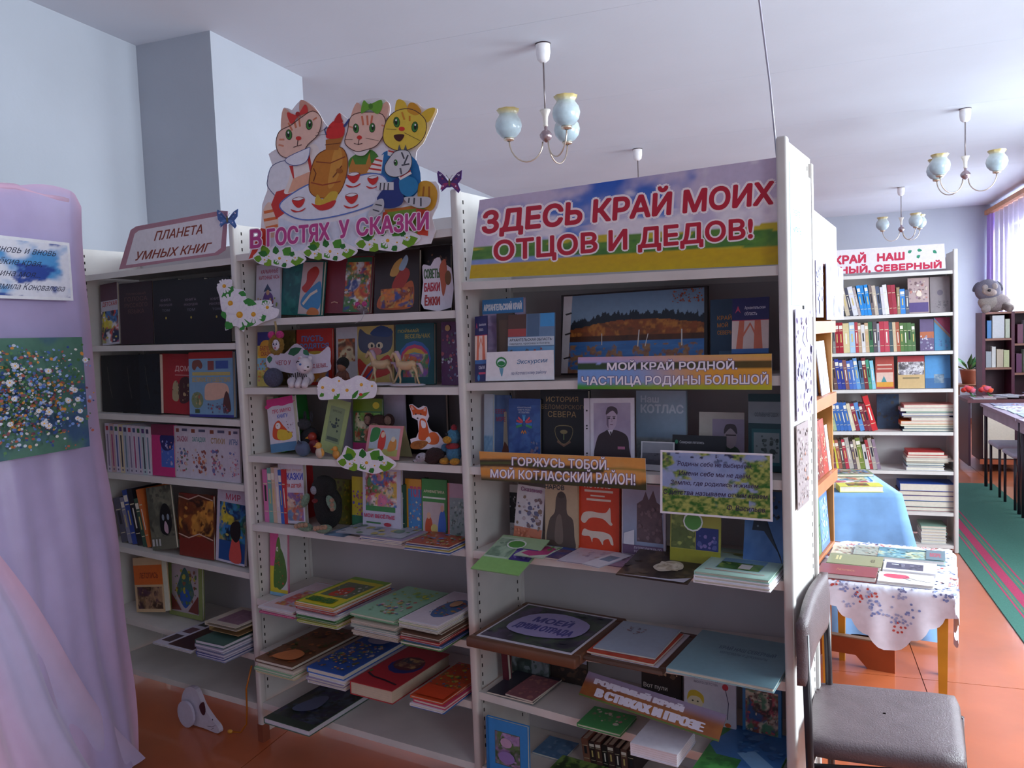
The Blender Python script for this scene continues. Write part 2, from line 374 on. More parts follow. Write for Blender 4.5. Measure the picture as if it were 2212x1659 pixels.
def cover(U, s, x0, x1, yt, v, c, fr, label, group, t=.012, tilt=.1, lean=0, rz=0, w0=None, **kw):
    """cover-out book on shelf s; x0,x1 = picture columns of its foot, yt = picture row of its top"""
    w = U.w(s) if w0 is None else w0
    u0, u1 = U.u_at(x0, v, w), U.u_at(x1, v, w)
    if w0 is None: w = U.w(s, (u0+u1)/2)
    u0 = max(u0, .026+max(0, math.sin(lean))*.24); u1 = min(max(u1, u0+.02), U.W-.02-max(0, -math.sin(lean))*.2); v = min(v, .272-t-.2*math.sin(tilt))
    wd = u1-u0; um = (u0+u1)/2
    h = (U.w_at(yt, um, v+.02)-w)/math.cos(tilt)
    if lean: h -= abs(math.sin(lean))*wd*.5
    if w0 is None and s > 0: h = min(h, (min(U.sh[s-1])-w-.034-abs(math.sin(lean))*wd)/math.cos(tilt))
    o = U.P(u0, v, w)+Vector((0, 0, .0008))
    if lean > 0: pass
    if lean < 0: o = o+Vector((0, 0, -math.sin(lean)*wd))
    m = stand_m(o, U.d, U.n, rz, tilt, lean)
    m = m @ Matrix.Translation((0, 0, -t))
    hi = max(U.w(s, u0), U.w(s, u1)) if w0 is None else w0
    lo = min((m @ Vector((a, 0, b))).z for a in (0, wd) for b in (0, t)); m = Matrix.Translation((0, 0, hi+.0012-lo)) @ m
    return book(m, wd, h, t, c, fr, (), label, group, **kw)
def spines(U, s, items, x0, v, group, base_label, dep=.15, w0=None, leanf=None):
    """row of books seen by their spines, packed leaning side by side. items: (pixel thickness, height px, colour, lean rad, note)"""
    w = U.w(s) if w0 is None else w0
    x = x0
    for i, it in enumerate(items):
        tp, hp, c, ln, lab = it[:5]; sp = it[5] if len(it) > 5 else ()
        u0, u1 = U.u_at(x, v, w), U.u_at(x+tp, v, w); px = proj(U.P(u0, v, w))
        h = U.w_at(px[1]-hp, u0, v)-w; t = (u1-u0)*math.cos(ln)*.97; dep = min(dep, .29-v)
        if s > 0: h = min(h, min(U.sh[s-1])-max(U.sh[s])-.032-abs(math.sin(ln))*t)
        if i == 0 and isinstance(U.k, int) and u0-math.sin(abs(ln))*h < .03: sft = .03+math.sin(abs(ln))*h-u0
        elif i == 0: sft = 0
        u0 += sft
        if w0 is None: w = max(U.w(s, u0), U.w(s, u0+t))
        o = U.P(u0, v, w)+Vector((0, 0, .0008))
        # X->n (spine at front), Y->up, Z->d
        m = frame(o, U.n, (0, 0, 1)); m = Matrix(((U.n.x, 0, U.d.x, o.x), (U.n.y, 0, U.d.y, o.y), (0, 1, 0, o.z), (0, 0, 0, 1)))
        m = m @ Matrix.Rotation(-ln, 4, 'X') if ln > 0 else m @ Matrix.Rotation(-ln, 4, 'X')
        # negative rotation leans the top to -d; lift so that the low edge touches the shelf
        if ln > 0: m = Matrix.Translation((0, 0, 0)) @ m
        lo = min((m @ Vector((0, 0, a))).z for a in (0, t)); m = Matrix.Translation((0, 0, w+.0008-lo)) @ m
        book(m, dep, h, t, c, (), sp or spine_art(i, c), base_label % lab if '%s' in base_label else lab, group)
        x += tp
def spine_art(i, c):
    q = random.Random(i*13+len(str(c))); l = [('r', .12, .72, .88, .74, '#d8cfae'), ('r', .12, .2, .88, .215, '#d8cfae')]
    k = q.randint(0, 3)
    if k == 0: l += [('r', .38, .3, .62, .66, '#efe9dc')]
    if k == 1: l += [('r', .1, .78, .9, .9, '#ece6d8'), ('r', .35, .35, .6, .62, '#d6c078')]
    if k == 2: l += [('r', .3, .4, .7, .7, '#2a2a33')]
    return l
def pile(U, s, xl, xr, vf, depth, layers, group, labs, w0=None, rot=0, topart=(), name='book', pages='#ded6c6', tj=.004, seed=1):
    """books lying on one another. layers (bottom first): (thickness, colour, dx, dv, dw)"""
    w = U.w(s) if w0 is None else w0; u0, u1 = U.u_at(xl, vf, w), U.u_at(xr, vf, w)
    if w0 is None: w = U.w(s, (u0+u1)/2)
    u0 = max(u0, .036); u1 = min(u1, U.W-.040)
    if w0 is None: w = max(U.w(s, u0), U.w(s, u1))
    q = random.Random(seed); z = w+.0008; out = []
    for i, L in enumerate(layers):
        t, c = L[0], L[1]; dx = L[2] if len(L) > 2 else q.uniform(-tj, tj); dv = L[3] if len(L) > 3 else q.uniform(-tj, tj)*1.5; k = L[4] if len(L) > 4 else 1
        wd = (u1-u0)*k; m = frame(U.P(u0+dx, vf+dv, z), U.d, U.n) @ Matrix.Rotation(rot+(q.uniform(-.03, .03) if len(layers) > 1 else 0), 4, 'Z')
        # canonical: X->d, Y->n, Z->up ; spine on left
        last = i == len(layers)-1
        fr = topart if last else (('r', .1, .3, .9, .8, '#c9c2b4'),)
        thin = t < .006
        o = book(m, wd, depth*(k if k < 1 else 1), t, c, fr, (), labs[i] if i < len(labs) else None, group, name=name, hard=not thin, pages=pages)
        z += t+.0004; out.append(o)
    return z
# ------------------------------------------------------------ the room
ZC = 3.165; XR = 2.8; XL = -3.27; YB = -3.0; YF = 13.1
# ceiling: precast slabs with fine recessed joints
mb = MB().box((XL-.1, YB-.1, ZC+.004), (XR+.1, YF+.1, ZC+.08)); ceiling = struct('ceiling', mb, 'ceil')
ys = [YB-.1, -1.8, -.35, 1.1, 2.55, 4.0, 5.45, 6.9, 8.35, 9.8, 11.25, YF+.1]
for a, b in zip(ys, ys[1:]):
    MB().box((XL-.1, a+.0012, ZC), (XR+.1, b-.0012, ZC+.0038)).obj('slab', 'ceil', ceiling)
# floor: painted hardboard sheets
floor = struct('floor', MB().box((XL-.2, YB-.1, -.1), (XR+.2, YF+.1, -.006)), 'dark')
i = 0
for kx in range(-4, 3):
    x0 = .50+1.22*kx; x1 = x0+1.22
    for ky in range(-3, 5):
        y0 = 3.70+2.6*ky+(0 if kx % 2 else 0); y1 = y0+2.6
        a0, a1, b0, b1 = max(x0, XL-.2)+.0018, min(x1, XR+.2)-.0018, max(y0, YB-.1)+.0018, min(y1, YF+.1)-.0018
        if a1 > a0 and b1 > b0: MB().box((a0, b0, -.006), (a1, b1, 0)).obj('sheet', 'floorp', floor)
struct('wall_left', MB().box((XL-.15, YB, 0), (XL, YF, ZC)), 'wall')
struct('wall_pier', MB().box((XL, 3.385, 0), (-2.785, 4.19, ZC)), 'wall')
struct('wall_far', MB().box((XL-.15, YF, 0), (XR+.15, YF+.15, ZC)), 'wall')
struct('wall_near', MB().box((XL-.15, YB-.15, 0), (XR+.15, YB, ZC)), 'wall')
mb = MB(); ed = [YB-.15]+[q for p in WIN for q in p]+[YF+.15]
for i in range(0, len(ed), 2): mb.box((XR, ed[i], 0), (XR+.3, ed[i+1], ZC))
for a, b in WIN: mb.box((XR, a, 0), (XR+.3, b, .9)); mb.box((XR, a, 2.8), (XR+.3, b, ZC))
struct('wall_right', mb, 'wall')
struct('baseboard_left', MB().box((XL, YB, 0), (XL+.02, 3.38, .08), '#a4532f'), 'wood')
struct('baseboard_far', MB().box((XL, YF-.02, 0), (XR, YF, .08), '#a4532f'), 'wood')
for i, (a, b) in enumerate(WIN):
    fr = MB(); s = '#eceaf0'
    fr.box((XR+.12, a, .9), (XR+.17, b, .96), s).box((XR+.12, a, 2.74), (XR+.17, b, 2.8), s)
    n = 3
    for k in range(n+1):
        y = a+(b-a-.05)*k/n; fr.box((XR+.12, y, .9), (XR+.17, y+.05, 2.8), s)
    fr.box((XR+.125, a, 2.2), (XR+.165, b, 2.24), s)
    wo = struct('window_%d' % (i+1), fr, 'plastic')
    MB().box((XR-.12, a-.05, .86), (XR+.13, b+.05, .9), '#e6e4ea').obj('window_sill', 'plastic', wo)
# curtains of the far window
M['tulle'] = material('sheer_tulle', '#e9e2fb', .9, noise=.05, alpha=.72)
M['lilac'] = material('lilac_curtain', '#b49ae6', .85, noise=.06)
def drape(name, y0, y1, z0, z1, x, mat, label, amp=.04, n=9, tilt=0):
    mb = MB(); nx, nz = 60, 12; vs = []; fs = []
    for j in range(nz+1):
        for i in range(nx+1):
            t = i/nx; s = j/nz; y = y0+(y1-y0)*t+tilt*(1-s)*(1-t)
            vs.append((x+amp*math.sin(t*n*6.283)*(.6+.4*(1-s)), y, z0+(z1-z0)*s))
    fs = [(j*(nx+1)+i, j*(nx+1)+i+1, (j+1)*(nx+1)+i+1, (j+1)*(nx+1)+i) for j in range(nz) for i in range(nx)]
    mb.add(vs, fs, '#fff', True); return tag(mb.obj(name, mat), label, 'curtain')
drape('tulle_curtain', 9.3, 12.7, .75, 3.0, 2.66, 'tulle', 'sheer white tulle curtain over the bright far window', .03, 14)
drape('side_curtain', 12.72, 13.0, .4, 3.0, 2.64, 'lilac', 'lilac curtain bunched in the far right corner', .04, 3)
rail = MB().box((2.60, 9.2, 3.01), (2.70, 13.05, 3.07), '#c88a5a'); tag(rail.obj('curtain_rail', 'wood'), 'wooden curtain rail under the ceiling above the far window', 'rail')
# carpet runner
mb = MB(); mb.box((1.005, -1.2, .0), (1.72, 8.3, .006), '#3d6f62')
for x0, x1 in ((1.085, 1.095), (1.125, 1.18), (1.222, 1.232)): mb.box((x0, -1.19, .006), (x1, 8.29, .0064), '#a83358')
for x0, x1 in ((1.105, 1.112), (1.195, 1.203)): mb.box((x0, -1.19, .006), (x1, 8.29, .0063), '#6f7350')
tag(mb.obj('carpet_runner', material('carpet_pile', None, .97, noise=.14, nscale=120, bump=.4, bscale=300)), 'long green carpet runner with dark pink stripes along its edge', 'carpet')

# ------------------------------------------------------------ metal shelving units
def shelving(U, lab, shelves, right_post=False, zmin=0):
    o = empty('shelving_unit', frame(U.a, U.d, U.n), lab, 'bookshelf', 'metal shelving units in a row')
    for u in ([0]+([U.W] if right_post else [])):
        H = 2.012
        MB().rbox((u-.013, -.012, .04), (u+.013, .018, H), '#fff', .006, 2).obj('upright', 'metal_paint', o)
        sp = MB().box((u-.004, .018, .03), (u+.004, DEP+.01, H-.004), '#fff').box((u-.012, DEP-.01, .03), (u+.012, DEP+.012, H-.02)).obj('side_panel', 'metal_paint', o)
        MB().box((u-.014, -.013, 0), (u+.014, .022, .07), '#8a4a35').obj('foot', 'wood', o)
        sl = MB()
        for vv in (.034, DEP-.03):
            z = .2
            while z < 1.98:
                for q in (-1, 1): sl.box((u+q*.0042-.0004, vv-.002, z), (u+q*.0042+.0004, vv+.003, z+.012), '#15131a')
                z += .03
        so = sl.obj('slot_row', 'dark', sp); so['kind'] = 'stuff'
    for i, (l, r) in enumerate(U.sh):
        mb = MB(); e = .0138
        def sb(v0, v1, t0, t1):
            a, b = e, U.W-e
            vs = [(a, v0, l-t1), (b, v0, r-t1), (b, v1, r-t1), (a, v1, l-t1), (a, v0, l-t0), (b, v0, r-t0), (b, v1, r-t0), (a, v1, l-t0)]
            mb.add(vs, [(0,3,2,1),(4,5,6,7),(0,1,5,4),(1,2,6,5),(2,3,7,6),(3,0,4,7)], '#fff')
        sb(.002, DEP, 0, .004); sb(-.004, .004, -.0005, .024); sb(DEP-.004, DEP, .004, .024)
        mb.obj('shelf', 'metal_paint', o)
    MB().box((.0125, DEP+.002, .12), (U.W-.0125, DEP+.006, 1.985), '#fff').obj('back_panel', 'back_paint', o)
    return o
shelving(U3, 'right metal shelving unit under the large landscape banner', U3.sh, True)
shelving(U2, 'middle metal shelving unit under the fairy tale poster', U2.sh)
shelving(U1, 'left metal shelving unit beside the draped lilac stand', U1.sh)
# the left upright of the left unit
# ------------------------------------------------------------ boards, banners, cut-outs hung on the units
def board(pl, outline, c, ops, name, label, cat, group=None, th=.0018, mat='print', mp=None, parent=None):
    m = mp or (lambda x, y: (x, y)); f = lambda x, y: pl.mp(*m(x, y))
    pts = [f(*p) for p in outline]
    cx = sum(p[0] for p in pts)/len(pts); cz = min(p[1] for p in pts)
    mb = MB(); q = [(p[0]-cx, p[1]-cz) for p in pts]
    a = sum(q[i-1][0]*q[i][1]-q[i][0]*q[i-1][1] for i in range(len(q)))
    if a < 0: q = q[::-1]
    mb.prism(q, -th, 0, c); art(mb, ops, mp=lambda x, y: (lambda r: (r[0]-cx, r[1]-cz))(f(x, y)))
    o = mb.obj(name, mat, None, pl.m @ Matrix.Translation((cx, cz, 0)))
    return tag(o, label, cat, group) if label else o
def outl(s, q, c, wc='#fff6fa', b=.03, ob=.085, ex=None):
    """lettering with a pale rim; q = bl br tr tl"""
    return [('q', s, q, wc, ob), ('q', s, q, c, b)]
def sky_land(X, Y):
    cl_ = fbm(X*7, Y*3, 3); top = fbm(X*4+3, Y*2.4+1, 9)
    edge = sst(.30, .08, X)*.6+sst(.62, .8, X)*.55
    c = mix('#2e62c8', '#7fa5e2', 1-Y)
    c = mix(c, '#cfc4df', sst(.42, .62, cl_*.6+top*.3+edge*.45+.10*(Y < .55)))
    c = mix(c, '#efeaf4', sst(.55, .75, fbm(X*12, Y*6, 21)*.8+.25*(Y < .62)))
    hz = .40+.02*np.sin(X*6)
    g = mix('#5f8f3a', '#c9b92c', sst(.45, .55, fbm(X*14, Y*20, 5)))
    c = np.where((Y < hz)[..., None], g, c)
    bush = (Y < .33+.04*fbm(X*30, Y*0, 8)-.02*X) & (Y > .2)
    c = np.where(bush[..., None], mix('#2f6a33', '#6fa23d', fbm(X*40, Y*24, 6)), c)
    c = np.where(((Y < .24-.05*abs(X-.0)) & (Y > .15) & (X < .36))[..., None], np.array(lin('#8ba0d8')), c)
    return np.where((Y < .17+.02*np.sin(X*3))[..., None], mix('#d8b60f', '#c7a21a', fbm(X*40, Y*40, 2)), c)
pl = U3.plane(.022)
BQ = [(1014, 602), (1685, 571), (1685, 339), (1036, 432)]
ln1 = [(1042, 513), (1668, 449), (1672, 379), (1046, 445)]; ln2 = [(1068, 572), (1625, 522), (1625, 471), (1068, 521)]
board(pl, BQ, '#dfe6ee', [('gq', 150, 50, sky_land, BQ)]+outl('ЗДЕСЬ КРАЙ МОИХ', ln1, '#c3203c', ex=3)+outl('ОТЦОВ И ДЕДОВ!', ln2, '#c3203c', ex=3), 'banner', 'large landscape banner with red letters on top of the right unit', 'banner', mat='gloss')
# strips hanging from shelf fronts
def strip1(X, Y):
    c = mix('#7fa8e6', '#e3a33a', sst(.25, .75, X+.1*Y)); c = mix(c, '#c9a6cf', sst(.72, .95, Y)*(1-X*.8)); c = mix(c, '#e0b04a', sst(.8, 1, Y)*X)
    c = np.where(((Y > .62) & (Y < .76+.1*fbm(X*20, Y*0, 4)))[..., None], mix('#27492b', '#5c4a1e', X), c)
    return mix(c, mix('#3f9a2a', '#c7c62f', X), sst(.28, .1, Y+.06*fbm(X*40, Y*3, 7)))
pl = U3.plane(-.014)
Q = [(1247.6, 840.4), (1667.5, 842), (1667, 764), (1248.6, 772)]
board(pl, Q, '#d5dbe6', [('gq', 90, 20, strip1, Q)]+outl('МОЙ КРАЙ РОДНОЙ.', [(1312, 803), (1592, 801), (1592, 775), (1312, 779)], '#fbf7ff', '#6a5f90', b=.02, ob=.055)+outl('ЧАСТИЦА РОДИНЫ БОЛЬШОЙ', [(1257, 835), (1659, 833), (1659, 804), (1257, 809)], '#fbf7ff', '#6a5f90', b=.02, ob=.055), 'title_strip', 'orange and green title strip under the lake picture', 'sign', 'title strips of the right unit', mat='gloss')
def strip2(X, Y):
    c = mix('#e08f28', '#d9a968', fbm(X*6, Y*4, 2)); b = 1-abs(Y-.58-.06*np.sin(X*9))*6
    c = mix(c, '#3c2a17', sst(.1, .6, b+.3*fbm(X*30, Y*5, 3))*(X < .75)); c = mix(c, '#5c6f2b', sst(.6, .9, b)*.6)
    return mix(c, '#3b3a1b', sst(.22, .02, Y-.25*fbm(X*26, Y*2, 11)*(X > .3)))
Q = [(1040, 1037), (1396.5, 1059), (1394, 990), (1035, 975)]
OUT = [(1040, 1037), (1120, 1046), (1220, 1049), (1310, 1055), (1396, 1060), (1394, 990), (1310, 982), (1220, 978), (1120, 974), (1035, 975)]
board(pl, Q, '#d5dbe6', [('gq', 90, 20, strip2, Q)]+outl('ГОРЖУСЬ ТОБОЙ.', [(1106, 1005), (1315, 1015), (1315, 988), (1106, 983)], '#fbf7ff', '#6a5f90', b=.02, ob=.055)+outl('МОЙ КОТЛАССКИЙ РАЙОН!', [(1060, 1031), (1372, 1048), (1372, 1017), (1060, 1009)], '#fbf7ff', '#6a5f90', b=.02, ob=.055), 'title_strip', 'dark orange sunset title strip above the statue booklet', 'sign', 'title strips of the right unit', mat='gloss')
def poem_bg(X, Y):
    c = mix('#a9b6dc', '#7f96c8', fbm(X*9, Y*8, 4)); g = mix('#2f6a24', '#b0b862', sst(.25,.75,fbm(X*30, Y*24, 8)))
    m = sst(.5, .6, fbm(X*6, Y*6, 14)*.75+.30*abs(X-.5)*1.6+.30*(Y < .3)*(X < .8)); c = mix(c, g, m)
    return mix(c, '#2b3350', sst(.62, .7, fbm(X*22, Y*14, 17))*sst(.75, .95, Y))
Q = [(1426, 1108), (1669, 1127), (1668, 980.6), (1426.6, 972)]; Qi = [(1431, 1104), (1664, 1122), (1663, 984.5), (1431, 976.5)]
def pt(s, x0, x1, y0, y1, h=12): return ('q', s, [(x0, y0+h), (x1, y1+h), (x1+2, y1), (x0+2, y0)], '#33204f', .012)
board(U3.plane(-.022), Q, '#f4f2fb', [('gq', 130, 80, poem_bg, Qi), pt('Родины себе не выбираем,', 1463, 1624, 996, 1003), pt('Имени себе мы не даём,', 1466, 1622, 1016, 1024), pt('Землю, где родились и живём,', 1448, 1640, 1036, 1046), pt('С детства называем отчим краем.', 1432, 1660, 1056, 1068, 13), pt('Ф. Васильев.', 1570, 1655, 1090, 1096)], 'poem_card', 'white bordered green poem card hanging right of the sunset strip', 'sign', mat='gloss')
board(U3.plane(.012), [(1049, 823), (1197, 820), (1195.5, 756), (1051, 761)], '#f0eff5', [('e', 1083, 783, 12, 12, '#3b8d55'), ('e', 1083, 783, 9, 8, '#d8eef4'), ('e', 1083, 785, 8, 5, '#2f8a4c'), ('p', [(1078, 795), (1088, 795), (1085, 813), (1083, 813)], '#6fa9c4'), ('q', 'Экскурсии', [(1116, 789), (1181, 785), (1183, 773), (1118, 777)], '#3f78a8', .01), ('q', 'по Котласскому району', [(1104, 812), (1180, 808), (1181, 799), (1105, 803)], '#3f5f98', 0)], 'excursion_card', 'white card with small green globe emblem at the lower left of the second shelf', 'card')
# sign of the left unit
Q = [(257, 582), (470, 551), (487, 540), (492, 456), (478, 455), (294, 489), (282, 497)]
I = [(272, 573), (464, 546), (477, 536), (483, 470), (474, 466), (300, 498), (291, 505)]
board(U1.plane(.004), Q, '#b98796', [('p', I, '#ece7ee'), ('q', 'ПЛАНЕТА', [(333, 520), (437, 504), (441, 484), (339, 500)], '#8d3b2c', .02), ('q', 'УМНЫХ КНИГ', [(290, 563), (451, 543), (458, 524), (297, 544)], '#8d3b2c', .02)], 'shelf_sign', 'white slanted sign with pink frame and brown letters on the left unit', 'sign')

# daisies
CLO = [(905,710),(950,650),(985,570),(1040,595),(1100,600),(1140,590),(1180,620),(1290,585),(1340,640),(1400,670),(1460,720),(1430,765),(1330,800),(1250,822),(1100,790),(980,780)]
def cluster(pl, cx, cy, hw, label, rot=0, hh=1.0, group='leafy daisy cut-outs'):
    ca, sa = math.cos(rot), math.sin(rot)
    def m(x, y):
        a, b = (x-1180)/280*hw, (y-705)/280*hw*hh; return (cx+a*ca-b*sa, cy+a*sa+b*ca)
    L = '#6fa51f'; D = '#2e7a2c'; ops = [('f',1000,730,915,715,26,L),('f',1060,700,1000,580,34,L),('f',1060,680,960,660,24,D),('f',1150,680,1140,590,24,D),('f',1100,740,1020,790,30,'#7fae2a'),('f',1230,690,1300,600,34,'#4f9a2c'),('f',1300,700,1335,650,22,D),('f',1300,760,1440,730,34,L),('f',1220,770,1250,815,20,D),('f',1180,740,1120,770,26,'#4f9a2c'),
        ('d',1185,720,58),('d',1030,735,34),('d',1075,700,24),('d',1262,745,28),('d',1350,715,30)]
    return board(pl, smooth_pts(CLO, 3), '#f3f0fa', ops, 'daisy_cutout', label, 'decoration', group, mp=m)
pP = U2.plane(-.010)
Z4 = lambda x, y: (440+x/3.568, 190+y/3.568)
OUTL = [(345,1320),(380,1190),(440,1080),(450,900),(490,790),(490,680),(530,600),(500,510),(560,470),(560,400),(600,300),(620,150),(680,170),(750,90),(850,140),(910,230),(960,300),(1000,240),(1050,190),(1110,240),(1140,210),(1190,115),(1270,80),(1400,90),(1440,150),(1430,220),(1480,180),(1500,100),(1560,95),(1650,120),(1700,160),(1800,160),(1780,230),(1720,370),(1690,430),(1640,490),(1640,600),(1680,720),(1790,720),(1820,800),(1800,920),(1760,1000),(1752,1200),(1200,1240),(750,1300),(400,1312)]
def eye(x, y, r=1, f=1): return [('e',x,y,26*r,42*r,'#3a2a26',.1*f),('e',x,y,21*r,37*r,'#3f8a36',.1*f),('e',x+5*f,y-3,12*r,26*r,'#12210f',.1*f),('e',x+4*f,y-16*r,6*r,9*r,'#ffffff')]
K = '#5a3b34'
A = [ # tablecloth and table
 ('s',[(560,1010),(760,1060),(1100,1010),(1320,930),(1400,960),(1380,1180),(900,1235),(520,1250)],'#dfe6f5'),
 ('p',[(345,1320),(440,1080),(500,1090),(490,1240),(400,1300)],'#d9432f'),
 ('s',[(455,960),(500,880),(560,930),(575,1010),(570,1130),(500,1150),(470,1060)],'#f2d3bf'),('l',[(465,960),(560,940)],22,'#e2763c'),('l',[(465,1020),(570,1000)],22,'#e2763c'),('l',[(480,1080),(572,1060)],22,'#e2763c'),
 ('s',[(530,600),(650,560),(690,640),(680,780),(600,860),(500,770),(495,700)],'#eef0f8'),('ls',[(530,600),(650,560),(690,640),(680,780),(600,860),(500,770),(495,700)],6,'#55608c'),
 ('p',[(560,800),(700,760),(720,900),(560,1010),(520,900)],'#d23a35'),
 ('s',[(690,560),(840,430),(900,520),(860,700),(700,800),(620,810),(660,700)],'#f6ece6'),('p',[(660,600),(690,600),(700,700),(830,640),(835,670),(700,730)],'#d23a35'),('l',[(800,480),(830,640)],22,'#d23a35'),('p',[(690,700),(830,640),(840,760),(650,810)],'#f0b596'),
 ('s',[(1120,560),(1200,500),(1300,480),(1360,560),(1330,660),(1150,670)],'#4f8a33'),('p',[(1120,620),(1150,540),(1170,590),(1250,590),(1280,500),(1300,640),(1260,670),(1120,665)],'#c9863a'),
 ('s',[(1370,520),(1480,480),(1640,560),(1670,760),(1560,850),(1370,700)],'#2a79b8'),
 ('p',[(1260,650),(1330,540),(1390,510),(1370,660)],'#f3ebe8'),('l',[(1275,620),(1370,635)],14,'#cf3b36'),('l',[(1295,585),(1372,600)],14,'#cf3b36'),('l',[(1320,550),(1378,565)],14,'#cf3b36'),
 ('p',[(1420,460),(1490,470),(1480,540),(1420,520)],'#f3ebe8'),('l',[(1425,485),(1488,500)],12,'#cf3b36'),
 ('s',[(1660,740),(1740,720),(1800,790),(1790,900),(1740,950),(1660,900)],'#d9a232'),('l',[(1700,760),(1690,860)],14,'#a8661e'),('l',[(1740,760),(1740,870)],14,'#a8661e'),
 ('p',[(1400,950),(1640,900),(1730,940),(1730,1130),(1400,1110)],'#7d9e35'),('p',[(1640,930),(1740,940),(1730,1140),(1650,1130)],'#d8472e'),('p',[(1385,960),(1420,950),(1410,1110),(1370,1110)],'#d8472e'),('l',[(1400,950),(1700,910)],22,'#c8762a'),
 ('s',[(590,920),(700,1000),(850,1015),(1100,970),(1330,890),(1430,800),(1400,690),(1300,660),(1130,690),(850,730),(650,840)],'#e9ecf7'),('ls',[(590,920),(700,1000),(850,1015),(1100,970),(1330,890),(1430,800),(1400,690),(1300,660),(1130,690),(850,730),(650,840)],10,'#5f7cc4'),
 # samovar
 ('s',[(815,760),(840,600),(900,500),(1050,455),(1110,540),(1100,690),(1040,820),(940,850),(850,830)],'#c9802a'),('s',[(1010,480),(1060,470),(1070,600),(1000,760),(960,740)],'#d99a40'),('l',[(870,570),(980,580),(1095,530)],8,'#8e3f1e'),('l',[(830,730),(920,750),(1060,720)],10,'#a54a22'),('ls',[(815,760),(840,600),(900,500),(1050,455),(1110,540),(1100,690),(1040,820),(940,850),(850,830)],6,'#7a3c1c'),
 ('p',[(945,400),(1080,370),(1090,350),(1040,480),(945,480)],'#b8742c'),('l',[(940,440),(1060,425)],6,'#6d3819'),('s',[(955,390),(955,320),(1000,260),(1060,255),(1090,310),(1070,380)],'#dc2f2c'),('s',[(1010,265),(1030,215),(1055,195),(1065,230),(1075,265)],'#c92a28'),('l',[(1085,300),(1130,240)],16,'#3b4a8f'),('l',[(955,300),(935,320),(950,365)],9,'#4a5692'),
 ('l',[(850,620),(870,660),(850,720)],8,'#7a3c1c'),('l',[(1000,690),(1040,640),(1070,600)],8,'#7a3c1c'),('e',1050,640,26,20,'#a8621f'),
 ('s',[(865,900),(880,820),(920,860),(985,800),(1040,810),(1010,880),(950,910)],'#d8b53c'),('s',[(835,890),(900,905),(1020,865),(990,925),(900,945)],'#cf352f')]
for cx, cy, r in ((735,880,1), (1160,690,1), (1145,850,1), (1310,710,.85)):
    A += [('s',[(cx-60*r,cy+55*r),(cx,cy+70*r),(cx+55*r,cy+45*r),(cx+30*r,cy+70*r),(cx-30*r,cy+80*r)],'#cc2f2c'),('s',[(cx-45*r,cy-20*r),(cx+45*r,cy-30*r),(cx+35*r,cy+20*r),(cx,cy+45*r),(cx-35*r,cy+20*r)],'#d42f2d'),('e',cx,cy-26*r,46*r,15*r,'#f4f2f6',-.1),('ls',[(cx-45*r,cy-20*r),(cx,cy-38*r),(cx+45*r,cy-30*r),(cx,cy-10*r)],4,'#7a1f20')]
h1 = [(565,440),(590,340),(680,290),(760,230),(850,180),(915,240),(890,360),(810,440),(760,520),(680,545),(600,520)]
A += [('s',[(605,330),(620,160),(690,220),(680,300)],'#e9b8a3'),('s',[(760,230),(755,95),(850,150),(900,230)],'#d9a08c'),('s',h1,'#f4cbb8')]
A += [('l',[(700,240),(720,310)],16,'#d9825f'),('l',[(740,225),(750,300)],14,'#d9825f'),('l',[(660,270),(690,330)],14,'#d9825f'),('l',[(590,400),(630,400)],14,'#e09272'),('l',[(585,440),(625,450)],14,'#e09272'),('l',[(880,230),(850,250)],12,'#d9825f'),('ls',h1,6,K),
 *eye(665,362,1,-1),*eye(822,285,1,1),('e',740,390,22,16,'#d8342c'),('l',[(735,405),(730,450),(700,460)],6,K),('l',[(732,450),(765,440)],6,K),('l',[(880,350),(990,300)],3,K),('l',[(870,370),(960,360)],3,K),
 ('s',[(655,190),(730,210),(790,130),(810,190),(740,220),(690,280),(665,250)],'#d93a35'),('e',735,205,18,20,'#b52a2a'),('s',[(640,550),(800,470),(830,470),(800,570),(700,600)],'#eef0fa'),('ls',[(640,550),(800,470),(830,470),(800,570),(700,600)],5,'#4f5f9c')]
h2 = [(1100,430),(1120,330),(1150,220),(1260,190),(1390,210),(1410,320),(1350,440),(1260,480),(1180,490)]
A += [('s',[(1145,240),(1190,115),(1250,200)],'#e9b8a3'),('s',[(1350,210),(1410,110),(1438,150),(1400,260)],'#e9b8a3'),('s',[(1170,480),(1290,460),(1250,520),(1190,520)],'#f0e6e4'),('s',h2,'#f4cbb8'),('l',[(1230,220),(1240,290)],15,'#d97a58'),('l',[(1270,215),(1275,290)],15,'#d97a58'),('l',[(1310,215),(1300,280)],15,'#d97a58'),('l',[(1130,300),(1165,310)],12,'#df8e70'),('l',[(1380,290),(1410,300)],12,'#df8e70'),('ls',h2,6,K),
 *eye(1185,315,.9,-1),*eye(1310,310,.9,1),('e',1212,385,20,16,'#d8342c'),('l',[(1210,400),(1200,440),(1170,430)],6,K),('l',[(1200,440),(1235,430)],6,K),('l',[(1260,390),(1360,410)],3,K),('l',[(1100,400),(1160,400)],3,K),
 ('s',[(1225,200),(1245,100),(1290,130),(1380,95),(1385,160),(1350,205),(1290,170)],'#6fae35'),('e',1300,145,18,22,'#4f8a26')]
h3 = [(1395,390),(1420,260),(1500,180),(1620,170),(1720,250),(1720,360),(1650,450),(1540,490),(1440,460)]
